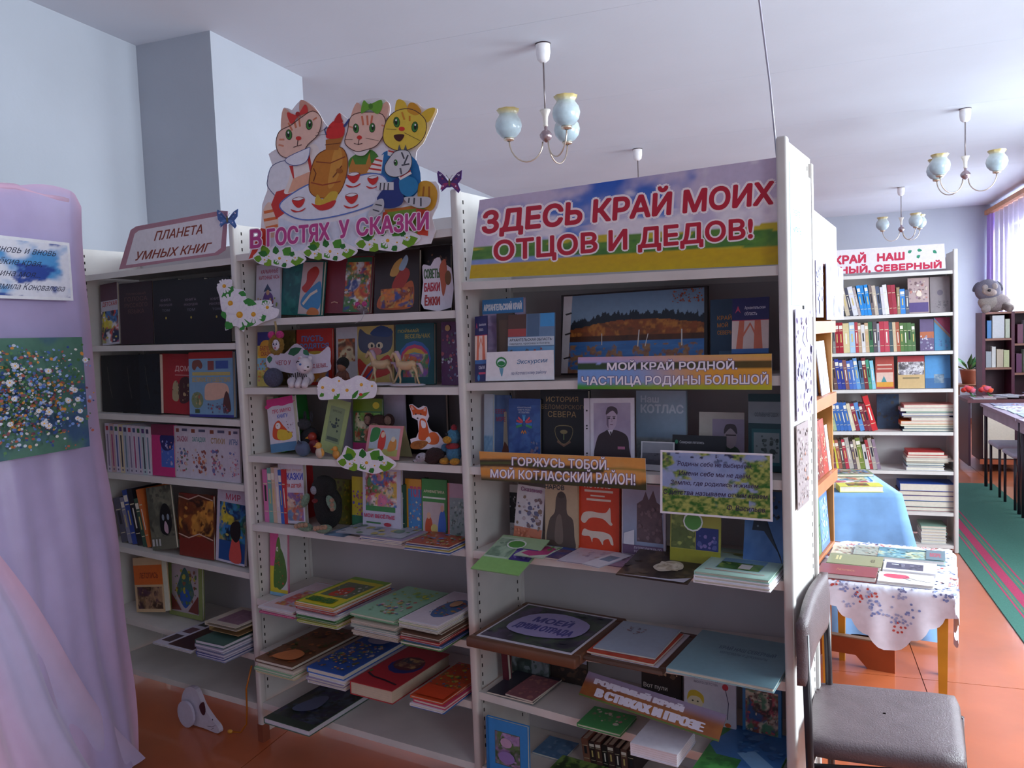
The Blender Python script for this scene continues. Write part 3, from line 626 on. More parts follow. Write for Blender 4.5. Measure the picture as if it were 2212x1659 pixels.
A += [('s',[(1490,220),(1500,100),(1560,110),(1580,190)],'#e8c23a'),('s',[(1680,220),(1740,165),(1798,165),(1740,270)],'#e8c23a'),('s',h3,'#edce48'),('s',[(1580,180),(1600,120),(1650,130),(1690,190),(1640,215)],'#d99a2a'),('l',[(1540,190),(1560,250)],14,'#d98f2a'),('l',[(1600,220),(1600,260)],14,'#d98f2a'),('ls',h3,6,K),
 *eye(1500,268,1,-1),*eye(1640,305,1,1),('e',1540,320,24,17,'#dc3a28'),('s',[(1480,370),(1530,360),(1560,370),(1530,415),(1495,405)],'#4a1c18'),('l',[(1560,350),(1680,410)],3,K),('l',[(1420,320),(1500,325)],3,K)]
h4 = [(1410,610),(1450,540),(1500,490),(1590,490),(1620,570),(1590,650),(1500,690),(1430,670)]
A += [('p',[(1500,520),(1520,440),(1545,500)],'#5d6068'),('p',[(1550,500),(1570,440),(1590,510)],'#5d6068'),('s',[(1350,850),(1500,700),(1550,800),(1540,900),(1420,930)],'#283a80'),('s',[(1530,690),(1640,700),(1665,780),(1600,840),(1530,800)],'#2a84ba'),('l',[(1520,700),(1610,650)],34,'#f3ebe8'),('l',[(1530,690),(1610,640)],10,'#cf3b36'),
 ('s',h4,'#d9dade'),('l',[(1540,500),(1560,550)],12,'#4a4c55'),('l',[(1590,520),(1560,590)],12,'#4a4c55'),('l',[(1600,590),(1540,600)],12,'#4a4c55'),('l',[(1530,620),(1540,670)],14,'#6a6c75'),('ls',h4,5,'#3f4048'),*eye(1495,580,.6,-1),
 ('l',[(1350,760),(1480,760)],60,'#dcdce2'),('l',[(1380,735),(1375,790)],10,'#4a4c55'),('l',[(1410,735),(1405,790)],10,'#4a4c55'),('l',[(1440,735),(1436,790)],10,'#4a4c55'),('s',[(1560,850),(1650,840),(1760,850),(1750,910),(1680,930),(1600,900)],'#c9cad0'),('l',[(1600,850),(1595,890)],12,'#4a4c55'),('l',[(1640,850),(1636,900)],12,'#4a4c55'),('l',[(1690,850),(1690,915)],12,'#4a4c55'),('s',[(1340,880),(1400,860),(1400,940),(1330,1000),(1280,990)],'#c9cad0'),('l',[(1340,900),(1390,910)],10,'#4a4c55'),('l',[(1320,940),(1370,955)],10,'#4a4c55')]
PK = '#c2468f'
for s, x0, x1, a0, a1, hh in (('В',382,462,1235,1228,135),('ГОСТЯХ',510,985,1222,1170,130),('У',1065,1137,1158,1150,130),('СКАЗКИ',1200,1748,1142,1090,130)):
    A += outl(s, [(x0,a0),(x1,a1),(x1,a1-hh),(x0,a0-hh)], PK, '#f6eaf4', .035, .08, ex=7)
board(pP, smooth_pts(OUTL, 2), '#f0edf2', A, 'fairy_tale_poster', 'cut-out poster of kittens at a samovar table above the middle unit', 'poster', mp=Z4, mat='print')
pC = U2.plane(-.0135)
cluster(pC, 603, 555, 58, 'leafy daisy cut-out at the lower left corner of the kitten poster')
cluster(pC, 712, 540, 60, 'leafy daisy cut-out under the middle of the kitten poster', -.05)
cluster(U2.plane(-.015), 836, 516, 72, 'leafy daisy cut-out at the lower right of the kitten poster', -.12)
cluster(U2.plane(-.014), 791, 996, 65, 'leafy daisy cut-out hanging below the fox picture shelf', .03)
# daisy strip and corner
pl = U2.plane(-.014)
O = [(686,836),(690,822),(704,813),(716,818),(730,813),(744,822),(757,818),(772,811),(784,814),(796,822),(808,824),(814,836),(810,856),(796,861),(760,862),(724,862),(700,864),(688,860)]
board(pl, smooth_pts(O, 3), '#f4f1fa', [('f',700,850,690,857,3,'#4f9a2c'),('f',720,862,735,850,4,'#4f9a2c'),('f',770,862,800,846,3,'#5fa83c'),('f',760,862,775,842,3,'#3d8a2c'),('d',697,837,13),('d',720,843,14),('d',750,843,14),('d',781,831,14),('d',804,834,9),('d',733,823,9),('e',780,852,4,3,'#d8382c')], 'daisy_cutout', 'row of white daisies cut-out taped on the shelf edge below the white tiger', 'decoration', 'daisy cut-outs')
O = [(468,620),(482,606),(500,604),(503,622),(527,627),(532,645),(545,650),(583,648),(586,664),(602,668),(598,684),(580,692),(566,697),(552,704),(530,706),(526,717),(508,703),(487,714),(488,690),(478,668),(474,640)]
pl3 = Plane(U1.P(U1.W, -.018, 0), U2.d, (0, 0, 1))
board(pl3, smooth_pts(O, 3), '#f4f1fa', [('f',500,630,478,642,6,'#3d9440'),('f',505,628,490,622,6,'#3d9440'),('f',522,640,526,628,6,'#3d9440'),('f',525,650,555,657,6,'#3d9440'),('f',565,660,583,652,6,'#3d9440'),('f',500,695,488,712,7,'#3d9440'),('f',520,700,558,692,7,'#3d9440'),('f',520,704,528,712,5,'#3d9440'),('f',480,672,488,690,4,'#3d9440'),('f',560,690,575,682,6,'#3d9440'),('d',498,655,22),('d',518,680,28),('d',548,679,20),('d',578,664,14),('d',485,618,16)], 'daisy_cutout', 'white daisy corner cut-out on the post between left and middle units', 'decoration', 'daisy cut-outs')
# butterflies on the posts
def butterfly(pl, cx, cy, s, c, c2, label):
    A = []
    m = lambda x, y: (cx+x*s, cy+y*s)
    mb_out = [(-1,-.75),(-.55,-.55),(-.1,-.1),(0,-.2),(.1,-.1),(.6,-.75),(1,-1),(.95,-.3),(.65,.1),(.85,.6),(.7,.85),(.2,.35),(0,.4),(-.25,.4),(-.65,.75),(-.6,.3),(-.9,0)]
    for sx in (1, -1):
        A += [('s',[(.08*sx,0),(.5*sx,-.62),(.93*sx,-.9),(.88*sx,-.32),(.5*sx,.05)],c),('s',[(.08*sx,.05),(.5*sx,.1),(.72*sx,.6),(.3*sx,.32)],c2),('e',.72*sx,-.6,.1,.08,'#f0e8ff'),('e',.55*sx,-.3,.08,.07,c2),('l',[(.1*sx,0),(.8*sx,-.7)],.04,'#1c1830'),('e',.5*sx,.3,.06,.06,'#e8d8f8')]
    A += [('e',0,0,.09,.32,'#7a6a3a'),('l',[(-.03,-.25),(-.25,-.6)],.03,'#3a3020'),('l',[(.03,-.25),(.25,-.6)],.03,'#3a3020')]
    return board(pl, mb_out, c, A, 'butterfly', label, 'decoration', mp=m, mat='gloss')
butterfly(pl3, 491, 474, 23, '#3b62a8', '#5b86c8', 'blue paper butterfly on the post top beside the slanted sign')
butterfly(Plane(U2.P(U2.W, -.018, 0), U3.d, (0, 0, 1)), 971, 394, 27, '#54267a', '#9a2c6a', 'purple paper butterfly on the post top left of the landscape banner')
# ------------------------------------------------------------ contents of the right unit (U3)
def img(seed, pal, x0=.08, y0=.08, x1=.92, y1=.6, n=40, r0=.04, r1=.16): return ('i', seed, pal, x0, y0, x1, y1, n, r0, r1)
G = 'books on the %s shelf of the right unit'
g = G % 'second'
cover(U3, 1, 1014, 1132, 624, .075, '#b9a9cf', [('i',4,['#c9b6dc','#a893c4','#8f86b0'],0,0,1,.8,26,.08,.2), ('r',.35,.0,.45,.7,'#d9d4e8'),('r',.78,.25,.85,.8,'#5e4a52'), ('r',0,.82,1,1,'#3f86c4'), T('АРХАНГЕЛЬСКИЙ КРАЙ',.04,.86,.96,.96,'#e8eef8',.03)], 'lilac book with a blue title strip at the back left of the second shelf', g, t=.012, tilt=.06)
LF = [('r',0,.70,1,.71,'#c23a5e'),('r',0,.71,1,1,'#2a2a66'),T('Архангельская',.34,.84,.9,.89,'#eef'),T('область',.34,.77,.68,.82,'#eef'),('p',[(.08,.8),(.16,.9),(.24,.8),(.16,.84)],'#c8466a'),('r',0,.33,1,.70,'#efd5cd'),
      ('p',[(.12,.33),(.2,.7),(.34,.7),(.3,.33)],'#e07a5e'),('p',[(.6,.33),(.62,.7),(.78,.7),(.84,.33)],'#e07a5e'),('l',[(.3,.5),(.5,.66),(.64,.52)],.04,'#e07a5e'),('r',0,.27,1,.33,'#3f6fb0'),('r',0,0,1,.27,'#2b2b62'),T('СОБЫТИЯ',.3,.19,.8,.24,'#eef'),('r',.3,.11,.85,.14,'#c8466a'),('e',.3,.06,.1,.05,'#3f86c4')]
cover(U3, 1, 1008, 1053, 684, .016, '#2b2b62', LF, 'dark blue leaflet with coral trees at the left end of the second shelf', 'tourist leaflets with coral trees', t=.003, tilt=.12, lean=.04, name='leaflet', cat='leaflet')
cover(U3, 1, 1580, 1660, 645, .09, '#2b2b62', LF, 'dark blue leaflet with coral trees right of the lake picture', 'tourist leaflets with coral trees', t=.003, tilt=.12, name='leaflet', cat='leaflet')
cover(U3, 1, 1074, 1110, 678, .055, '#4a3a33', [('r',.15,.1,.85,.9,'#5b4638')], 'narrow brown backed folder behind the sights booklet', g, t=.01, tilt=.05)
cover(U3, 1, 1096, 1196, 680, .04, '#6f8db0', [('r',0,.78,.4,1,'#5c3e36'),('r',.42,.66,.68,1,'#55708f'),('r',.7,.8,1,1,'#4aa0e0'),('r',0,.66,.4,.78,'#b04a4a'),('r',0,.52,1,.65,'#cfd6e2'),T('АРХАНГЕЛЬСКАЯ ОБЛАСТЬ:',.04,.59,.96,.63,'#20304a',.02),T('нарядна, красива и богата',.04,.53,.9,.57,'#20304a'),('r',0,.2,.7,.5,'#5b93c8'),('e',.5,.3,.24,.12,'#c9cfe0'),('r',.72,.1,1,.5,'#7fb0d8'),('i',8,['#3e5a6a','#7a9ab0','#a9443c'],0,0,.9,.5,16,.04,.1)], 'booklet with a mosaic of blue photos above the white excursion card', g, t=.006, tilt=.1)
def lake(X, Y):
    c = mix('#6f8fae', '#9fb4c8', 1-Y); hl = .60+.10*np.sin(X*3.1-.2)+.03*fbm(X*30, Y*0, 3)
    f = mix('#a8562a', '#5a3a24', fbm(X*18, Y*22, 6)); f = mix(f, '#c07a34', sst(.5, .75, fbm(X*30, Y*16, 9)))
    c = np.where((Y < hl)[..., None], f, c)
    tree = (Y < hl+.15*np.maximum(0, fbm(X*70, Y*1.2, 12, 3)-.32)+.015) & (Y > hl-.05); c = np.where(tree[..., None], np.array(lin('#232c38')), c)
    c = np.where((Y < .40)[..., None], mix('#4f86c4', '#2f5f9c', fbm(X*8, Y*30, 2)), c)
    c = np.where((Y < .47)[..., None] & (Y > .40)[..., None], mix('#6b3a22', '#33261f', fbm(X*20, Y*6, 7)), c)
    m = sst(.5, .62, fbm(X*26, Y*16, 30)+.5*(.28-Y)); m = m*(Y < .36); return mix(c, mix('#7a4a4a', '#b08a5a', fbm(X*40, Y*30, 31)), m)
cover(U3, 1, 1212, 1528, 594, .15, '#2a2426', [('g',230,100,lake,.02,.02,.98,.98),('r',.0,.0,.02,1,'#2a2426'),('p',[(.0,.02),(.05,.02),(.085,.98),(.02,.98)],'#cfc9cc'),('l',[(.02,.2),(.07,.22)],.02,'#3a3434'),('l',[(.03,.5),(.075,.52)],.02,'#3a3434'),('l',[(.035,.75),(.08,.77)],.02,'#3a3434'),
  ('l',[(.3,.36),(.3,.5)],.006,'#d8d0c8'),('l',[(.55,.33),(.56,.53)],.008,'#d8d0c8'),('l',[(.6,.33),(.62,.48)],.006,'#d8d0c8'),('l',[(.84,.33),(.84,.52)],.008,'#d8d0c8'),('i',77,['#a8562a','#8a3a2a'],.78,.82,.98,.98,40,.004,.012)], 'large autumn lake picture in the middle of the second shelf', None, t=.012, tilt=.08, name='picture')
cover(U3, 1, 1535, 1612, 648, .16, '#2f4c68', [T('КРАЙ',.2,.72,.6,.79,'#c8843a',.02),T('МОЙ',.2,.62,.5,.69,'#c8843a',.02),T('СЕВЕРНЫЙ',.2,.52,.8,.59,'#c8843a',.02),('r',.25,.2,.7,.3,'#4a6a88')], 'dark blue book with orange title half behind the right leaflet', g, t=.012, tilt=.06)
g = G % 'third'
def sea(X, Y): return np.where((Y < .40)[..., None], mix('#4f7fae', '#8fb4d0', fbm(X*6, Y*30, 3)), mix('#9fb6d0', '#b8c6d8', Y))
cover(U3, 2, 1022, 1064, 853, .06, '#9fb6d0', [('g',14,30,sea,0,0,1,1)], 'pale blue sea book at the left end of the third shelf', g, t=.012, tilt=.08)
cover(U3, 2, 1058, 1102, 855, .11, '#3a5ea0', [('g',10,20,lambda X,Y: mix('#35518c','#7f9fd0',fbm(X*3,Y*4,6)),0,0,1,1),('p',[(.6,.1),(.9,.1),(.82,.75),(.68,.75)],'#c4b8a0'),('p',[(.4,.0),(1,.0),(.9,.22),(.7,.3)],'#7a4a3c'),T('СЕВЕР',.05,.72,.75,.79,'#b0566a',.02),T('И МОРЕ',.05,.6,.75,.67,'#b0566a',.02)], 'blue book with a tower photo beside the sea book', g, t=.012, tilt=.06)
cover(U3, 2, 1099, 1167, 863, .09, '#33559c', [('i',3,['#37599e','#2f4f92','#4268a8'],0,0,1,.9,18,.1,.25),T('АРХАНГЕЛЬСКИЙ',.28,.85,.72,.88,'#dfe6f4'),T('СЕВЕР В ЛИЦАХ',.3,.81,.7,.84,'#dfe6f4'),T('И СОБЫТИЯХ',.33,.77,.67,.8,'#dfe6f4')]+[('l',[(.5+.06*math.cos(a),.60+.05*math.sin(a)),(.5+.26*math.cos(a),.60+.15*math.sin(a))],.035,c) for a,c in ((.4,'#d84a5a'),(.8,'#e05a6a'),(2.35,'#e05a6a'),(2.75,'#d84a5a'),(1.45,'#5ab0e8'),(1.7,'#5ab0e8'),(0,'#3f7fd0'),(3.14,'#3f7fd0'),(-.3,'#3f9a5a'),(-2.84,'#3f9a5a'))]+[('l',[(.42,.46),(.45,.5),(.49,.46),(.53,.5),(.57,.46)],.03,'#e08a3a'),('i',9,['#8a6f80','#6a7fae'],.7,.1,.95,.35,8,.05,.12)], 'medium blue book with a fan shaped emblem left of the black history book', g, t=.012, tilt=.07)
cover(U3, 2, 1168, 1270, 838, .10, '#141319', [T('ИСТОРИЯ',.12,.84,.8,.91,'#a88a58'),T('БЕЛОМОРСКОГО',.02,.74,.98,.8,'#8a6f48'),T('СЕВЕРА',.16,.63,.76,.71,'#a88a58'),('ls',[(.34,.5),(.66,.5),(.66,.36),(.5,.26),(.34,.36)],.012,'#8a7a50'),('e',.5,.43,.08,.03,'#8a7a50'),('l',[(.5,.4),(.5,.32)],.02,'#6a7a4a'),('l',[(.36,.3),(.5,.24),(.64,.3)],.03,'#7a5a48')], 'black history book with gold letters in the middle left of the third shelf', g, t=.02, tilt=.07)
def sepia(X, Y): return mix('#8f80a0', '#b8aec4', fbm(X*3, Y*3, 5)+.2*(1-X))
PORT = [('r',0,0,.12,1,'#cfc8d4'),('r',.118,0,.126,1,'#2a2730'),('e',.06,.82,.018,.013,'#22202a'),('e',.06,.60,.018,.013,'#22202a'),('e',.06,.56,.018,.013,'#22202a'),('e',.06,.2,.018,.013,'#22202a'),('e',.06,.16,.018,.013,'#22202a'),('r',.14,.0,1,1,'#dad6e2'),('g',20,24,sepia,.2,.05,.93,.93),('s',[(.24,.05),(.27,.42),(.42,.52),(.52,.55),(.7,.53),(.86,.46),(.9,.3),(.88,.05)],'#33242c'),('p',[(.48,.54),(.54,.46),(.6,.56)],'#d4cfdc'),('p',[(.525,.52),(.56,.52),(.55,.42)],'#1a1418'),('s',[(.46,.6),(.46,.78),(.56,.84),(.66,.78),(.65,.62),(.56,.54)],'#b8a6bc'),('s',[(.45,.76),(.48,.86),(.58,.88),(.67,.84),(.67,.76),(.58,.82)],'#4a3c48'),('p',[(.46,.76),(.46,.62),(.5,.56),(.5,.7)],'#6f6078'),('e',.51,.71,.026,.012,'#3a2c38'),('e',.61,.71,.026,.012,'#3a2c38'),('l',[(.48,.735),(.54,.735)],.01,'#4a3c48'),('l',[(.58,.735),(.64,.735)],.01,'#4a3c48'),('l',[(.56,.71),(.575,.665),(.555,.66)],.01,'#8a7488'),('l',[(.53,.62),(.59,.62)],.012,'#7a5a6a'),('r',.68,.27,.82,.31,'#b06a8a')]
cover(U3, 2, 1262, 1371, 862, .05, '#d4d0dc', PORT, 'old portrait photo of a man in a dark uniform in a clear punched sleeve', None, t=.003, tilt=.1, name='portrait_photo', cat='photo', lean=.02)
cover(U3, 2, 1375, 1482, 846, .14, '#8fa3b8', [('g',24,30,lambda X,Y: np.where((Y<.36)[...,None], mix('#5a6a70','#a8b0b4',fbm(X*24,Y*40,5)), mix('#7f9cb8','#9fb2c6',Y)),0,0,1,1),T('Наш',.1,.84,.46,.93,'#c9d4e2',.03),T('КОТЛАС',.1,.70,.95,.81,'#c9d4e2',.04)], 'grey blue town book with large pale title right of the portrait', g, t=.014, tilt=.06)
cover(U3, 2, 1384, 1456, 955, .05, '#c9ccd4', [('r',.04,.2,.96,.96,'#8f94a0'),('r',.04,.2,.96,.45,'#4a4d58'),('i',2,['#3f424c','#5a5d68'],.05,.35,.95,.6,12,.05,.1)], 'small grey landscape photo card in front of the town book', g, t=.003, tilt=.12, name='photo_card', cat='photo')
cover(U3, 2, 1452, 1568, 942, .07, '#23262e', [('r',.1,.5,.55,.56,'#9aa0a8'),('e',.08,.8,.03,.06,'#3a8a6a'),T('Северная летопись',.14,.74,.6,.84,'#c9ccd4')], 'low black booklet with small white print behind the poem card', g, t=.004, tilt=.1, name='booklet')
cover(U3, 2, 1510, 1608, 892, .12, '#bdb8b0', [('r',.3,.0,1,.88,'#9a8fa8'),('s',[(.42,0),(.48,.3),(.62,.42),(.85,.38),(.95,.2),(.96,0)],'#3f5248'),('e',.7,.56,.14,.2,'#a89aa4'),('s',[(.56,.62),(.6,.78),(.8,.78),(.84,.62),(.7,.72)],'#4a4048'),('l',[(.6,.6),(.82,.6)],.02,'#3a3038')], 'pale portrait photo of a man in glasses behind the poem card', g, t=.003, tilt=.08, name='portrait_photo', cat='photo')
cover(U3, 2, 1617, 1690, 853, .10, '#1f4a52', [('r',0,.62,1,.90,'#8fa0a8'),('r',.1,.08,.95,.55,'#2f6a72'),('r',.16,.12,.92,.5,'#8a9a9c'),('i',5,['#5a6a68','#3a4a48'],.2,.12,.9,.48,14,.06,.15),T('СОЛЬВЫЧЕГОДСК',.2,.7,.9,.76,'#4a5a62')], 'dark teal book with grey picture at the right end of the third shelf', g, t=.02, tilt=.06)
g = G % 'fourth'
cover(U3, 3, 1083, 1126, 1048, .20, '#c9c6c8', [('r',0,.25,1,.85,'#22242a'),('i',5,['#8f9094','#c8c8cc','#3a3c42'],0,.3,1,.8,12,.08,.2),T('Сборник',.1,.1,.8,.16,'#444')], 'black and white booklet at the back left of the fourth shelf', g, t=.008, tilt=.05)
cover(U3, 3, 1108, 1168, 1052, .10, '#d6cfd6', [('r',0,.0,1,.28,'#c9785a'),('i',6,['#7a5a5a','#4a5a8a','#c9b8c0','#8a6a4a'],.05,.25,.95,.85,22,.06,.16),T('Сказание',.15,.9,.9,.97,'#8a4a7a',.02),('i',7,['#e09070','#b05a3a'],.05,.03,.95,.25,12,.05,.12)], 'white leaflet with brown and blue pictures leaning in the fourth shelf', g, t=.003, tilt=.14, lean=-.06, name='leaflet', cat='leaflet')
cover(U3, 3, 1178, 1248, 1046, .10, '#c2ab8c', [('s',[(.08,0),(.12,.4),(.3,.55),(.35,.78),(.5,.88),(.66,.8),(.68,.55),(.86,.45),(.9,.2),(.88,0)],'#5a4c46'),('s',[(.3,.1),(.35,.45),(.5,.5),(.55,.1)],'#7a6a60'),('e',.5,.82,.12,.05,'#4a3c36'),T('НАРОВ',.0,.90,.6,.97,'#3a3a44',.03)], 'tan book with a dark statue under the sunset strip', g, t=.012, tilt=.06)
ANIM = '#e6d2c2'
cover(U3, 3, 1250, 1338, 1035, .11, '#d8431f', [T('КОТЛАС',.15,.86,.8,.94,'#e8cfc0',.03),('r',.15,.80,.85,.83,ANIM),('r',.3,.74,.65,.76,ANIM),('r',.2,.68,.8,.71,ANIM),('s',[(.06,.4),(.12,.5),(.3,.53),(.5,.52),(.68,.53),(.78,.6),(.80,.42),(.84,.38),(.78,.36),(.6,.44),(.3,.44),(.16,.36)],ANIM),('s',[(.08,.2),(.14,.28),(.3,.26),(.6,.26),(.8,.22),(.86,.1),(.8,.1),(.74,.17),(.62,.14),(.6,.08),(.5,.16),(.36,.16),(.34,.1),(.28,.18),(.14,.18)],ANIM)], 'bright orange book with two cream animals in the fourth shelf', g, t=.015, tilt=.07)
cover(U3, 3, 1343, 1438, 1048, .09, '#c4bcc8', [('g',18,26,lambda X,Y: mix('#8f9ab8','#b4b4cc',Y),.03,.14,.95,.98),('p',[(.35,.2),(.35,.72),(.48,.78),(.55,.9),(.62,.78),(.72,.92),(.8,.76),(.9,.72),(.95,.2)],'#6a545c'),('i',5,['#7a6068','#5a4650','#8a7078'],.36,.18,.94,.72,22,.05,.12),('p',[(.05,.15),(.06,.3),(.3,.36),(.3,.15)],'#dcd8e4'),('r',.03,.02,.95,.15,'#6a5070'),T('ПУТЕВОДИТЕЛЬ ПО',.3,.09,.92,.13,'#e0d8e8'),T('РОДНОМУ КРАЮ',.3,.04,.9,.08,'#e0d8e8')], 'lilac guide book with a brown church photo beside the orange book', g, t=.008, tilt=.08)
GR = [('r',0,0,1,.25,'#9a9a2c'),('i',6,['#7a8a4a','#a8b060','#5a6a3a'],.02,.26,.5,.8,18,.06,.15),('r',.52,.26,.96,.6,'#2c3a7a'),('i',9,['#4a5a9a','#8a7ab8'],.54,.28,.94,.5,8,.05,.1),('e',.46,.68,.2,.15,'#e4e8e4'),('e',.46,.68,.17,.125,'#5a9a4a')]
cover(U3, 3, 1447, 1556, 1085, .04, '#a8a44a', GR, 'yellow green calendar card standing below the poem card', g, t=.004, tilt=.12, name='calendar', cat='calendar')
cover(U3, 3, 1604, 1690, 1070, .05, '#3f6fb0', [('g',14,20,lambda X,Y: mix('#2f5fa0','#6f9ad0',fbm(X*3,Y*4,2)),0,0,1,1),('p',[(.2,.5),(.5,.5),(.95,.2),(1,.0),(1,.1),(.6,.6),(.3,.9)],'#2f3a48'),('i',3,['#5a6a78','#2a3a48','#8a9aa8'],.1,.5,.9,.98,18,.05,.13)], 'blue book with a dark tree at the right end of the fourth shelf', g, t=.01, tilt=.25)
# lying items on the fourth shelf
def flat(U, s, xl, xr, vf, dep, t, c, top, label, group=None, name='leaflet', rot=0, lift=0, sag=0, mat='gloss', cat=None, w0=None, pages='#ded6c6'):
    w = U.w(s) if w0 is None else w0; u0, u1 = U.u_at(xl, vf, w), U.u_at(xr, vf, w)
    u1 = min(u1, U.W-.022); u0 = max(u0, .022 if vf > -.02 or w0 is None else -1)
    m = frame(U.P(u0, vf, max(U.w(s, u0), U.w(s, u1))+.001+lift if w0 is None else w+.001+lift), U.d, U.n) @ Matrix.Rotation(rot, 4, 'Z') @ Matrix.Rotation(sag, 4, 'X')
    return book(m, u1-u0, dep, t, c, top, (), label, group, name=name, hard=t > .006, mat=mat, cat=cat, pages=pages)
g = 'leaflets lying on the fourth shelf of the right unit'
flat(U3, 3, 1016, 1120, -.10, .20, .003, '#a8c89a', [('r',0,.0,1,.35,'#8fc470'),('r',.02,.36,.5,.95,'#c2d8c0'),('i',5,['#a8c4a8','#7a9a80'],.02,.4,.5,.9,16,.05,.14),('r',.55,.35,.97,.68,'#4a3a8a'),('i',8,['#6a5aa8','#8a7ac8'],.56,.4,.96,.6,8,.05,.1),('e',.46,.76,.2,.13,'#e8f0e8'),('e',.46,.76,.17,.10,'#5aa04a')], 'pale green calendar sheet bent over the fourth shelf edge at the left', g, sag=.30, lift=-.027, w0=.868)
flat(U3, 3, 1110, 1172, -.035, .13, .003, '#cfe0cc', [('p',[(.1,.2),(.5,.05),(.95,.3),(.9,.8),(.5,.95),(.2,.6)],'#c83a86'),('i',5,['#7fae5a','#5a9a4a'],0,.5,1,1,12,.06,.14)], 'small leaflet with pink and green picture at the left of the fourth shelf', g, lift=.004)
flat(U3, 3, 1143, 1206, -.02, .16, .005, '#5a4a72', [('r',.0,.55,1,1,'#3a5aa8'),('i',5,['#7a4a4a','#8a6a7a','#4a4a8a'],0,.02,1,.6,20,.08,.18)], 'blue and brown booklet lying left of the white leaflets', g, name='booklet')
flat(U3, 3, 1203, 1298, -.04, .15, .003, '#d4cfe0', [('i',5,['#b8b4d0','#c8b8c0'],.1,.2,.9,.9,12,.06,.12)], 'lower white leaflet with pale print on the fourth shelf', g)
flat(U3, 3, 1258, 1300, -.055, .15, .003, '#dfe2ee', [('r',.2,.4,.8,.75,'#6f8fb0'),('i',5,['#5a8a6a','#8ab0c8'],.22,.42,.78,.72,8,.05,.1)], 'upper white folded leaflet with small blue picture', g, lift=.005, rot=-.25)
flat(U3, 3, 1300, 1362, -.03, .15, .003, '#9a7f9a', [('i',5,['#7a5a72','#b89ab0'],.1,.1,.9,.9,12,.08,.2)], 'mauve leaflet lying between white and brown leaflets', g)
flat(U3, 3, 1330, 1485, -.085, .22, .003, '#574a48', [('i',5,['#4a3f3a','#6a5a4a','#3a3432'],0,.0,1,1,30,.08,.18),('s',[(.4,.35),(.5,.5),(.62,.55),(.75,.5),(.8,.35),(.68,.28),(.55,.22),(.45,.26)],'#cfc4b4'),('i',6,['#b8a890','#e0d6c8'],.45,.28,.76,.5,12,.03,.07),('p',[(0,0),(.95,0),(1,.14),(.75,.04)],'#c4c0d0')], 'brown leaflet with a cream flower hanging over the shelf edge', g, sag=.15, lift=-.01)
for i in range(3):
    flat(U3, 3, 1498+i, 1664-i, -.105+.004*i, .24, .009, ['#eceaf2', '#f0eef6', '#a9cdbf'][i], () if i < 2 else [('r',.04,.05,.96,.95,'#b9d8cc'),('r',.2,.22,.8,.62,'#7fa8c4'),('i',5,['#3f6a3a','#5a8a4a','#8aa85a'],.21,.23,.79,.48,18,.05,.1),('r',.5,.26,.66,.42,'#e8e6e0'),('r',.1,.12,.9,.13,'#c8443a'),('r',.08,.8,.92,.815,'#c8b83a'),('e',.35,.76,.1,.04,'#8a9a5a')], ['lowest white booklet under the country house book','white booklet in the middle of the stack right of the brown leaflet','top pale green book with a country house picture at the right of the fourth shelf'][i], 'white booklets stacked on the right of the fourth shelf', name='booklet', lift=.0095*i)
# fifth shelf : framed pieces and the album
def framed(U, s, xl, xr, vf, dep, t, lift, fr, ops, label, bw=.03):
    w = U.w(s); u0, u1 = U.u_at(xl, vf, w), U.u_at(xr, vf, w); w = U.w(s, (u0+u1)/2); wd = u1-u0
    m = frame(U.P(u0, vf, max(U.w(s, u0), U.w(s, u1))+.001+lift), U.d, U.n); o = empty('framed_picture', m, label, 'frame')
    for a, b in (((0, 0), (wd, bw)), ((0, dep-bw), (wd, dep)), ((0, bw), (bw, dep-bw)), ((wd-bw, bw), (wd, dep-bw))):
        MB().rbox((a[0], a[1], 0), (b[0], b[1], t), fr, .006, 2).obj('frame_bar', 'wood', o)
    mb = MB().box((bw, bw, .004), (wd-bw, dep-bw, t-.006), '#4a3328'); mb.obj('backing', 'wood', o)
    q = MB().box((0, 0, 0), (wd-2*bw*.7, dep-2*bw*.7, .002), '#d8d4e0'); art(q, ops, sx=wd-2*bw*.7, sy=dep-2*bw*.7, z=.002); q.obj('picture', 'gloss', o, Matrix.Translation((bw*.7, bw*.7, t+.0002)))
    return o
framed(U3, 4, 1006, 1243, -.13, .36, .03, 0, '#6a4430', [('r',.02,.03,.98,.97,'#33303a'),('i',5,['#3a4a3a','#2a2a3a','#4a5a4a','#5a4a6a'],.03,.04,.97,.96,40,.06,.14),('s',[(.15,.3),(.2,.7),(.5,.85),(.85,.7),(.85,.35),(.5,.2)],'#a8a0d0'),T('МОЕЙ',.3,.55,.7,.72,'#4a4a9a',.03),T('ДУШИ ОТРАДА',.2,.32,.8,.48,'#4a4a9a',.03)], 'large brown wooden frame lying at the left of the fifth shelf', .035)
framed(U3, 4, 1256, 1432, -.085, .30, .012, 0, '#5e4033', [('r',.03,.03,.97,.97,'#cfcbd6')], 'smaller brown frame lying under the red and blue booklets')
flat(U3, 4, 1268, 1412, -.065, .24, .006, '#c9492e', [('i',5,['#d8642e','#b8382e'],.0,.0,1,.5,14,.06,.14)], 'red orange booklet on the smaller brown frame', 'booklets on the smaller brown frame', name='booklet', lift=.017)
flat(U3, 4, 1282, 1414, -.045, .23, .004, '#a6b4c6', [('r',.03,.03,.97,.97,'#aab8cc'),('i',5,['#8a8ea8','#9a6a6a'],.1,.6,.5,.85,10,.03,.07)], 'pale blue booklet on top of the red booklet on the smaller frame', 'booklets on the smaller brown frame', name='booklet', lift=.0245, rot=.03)
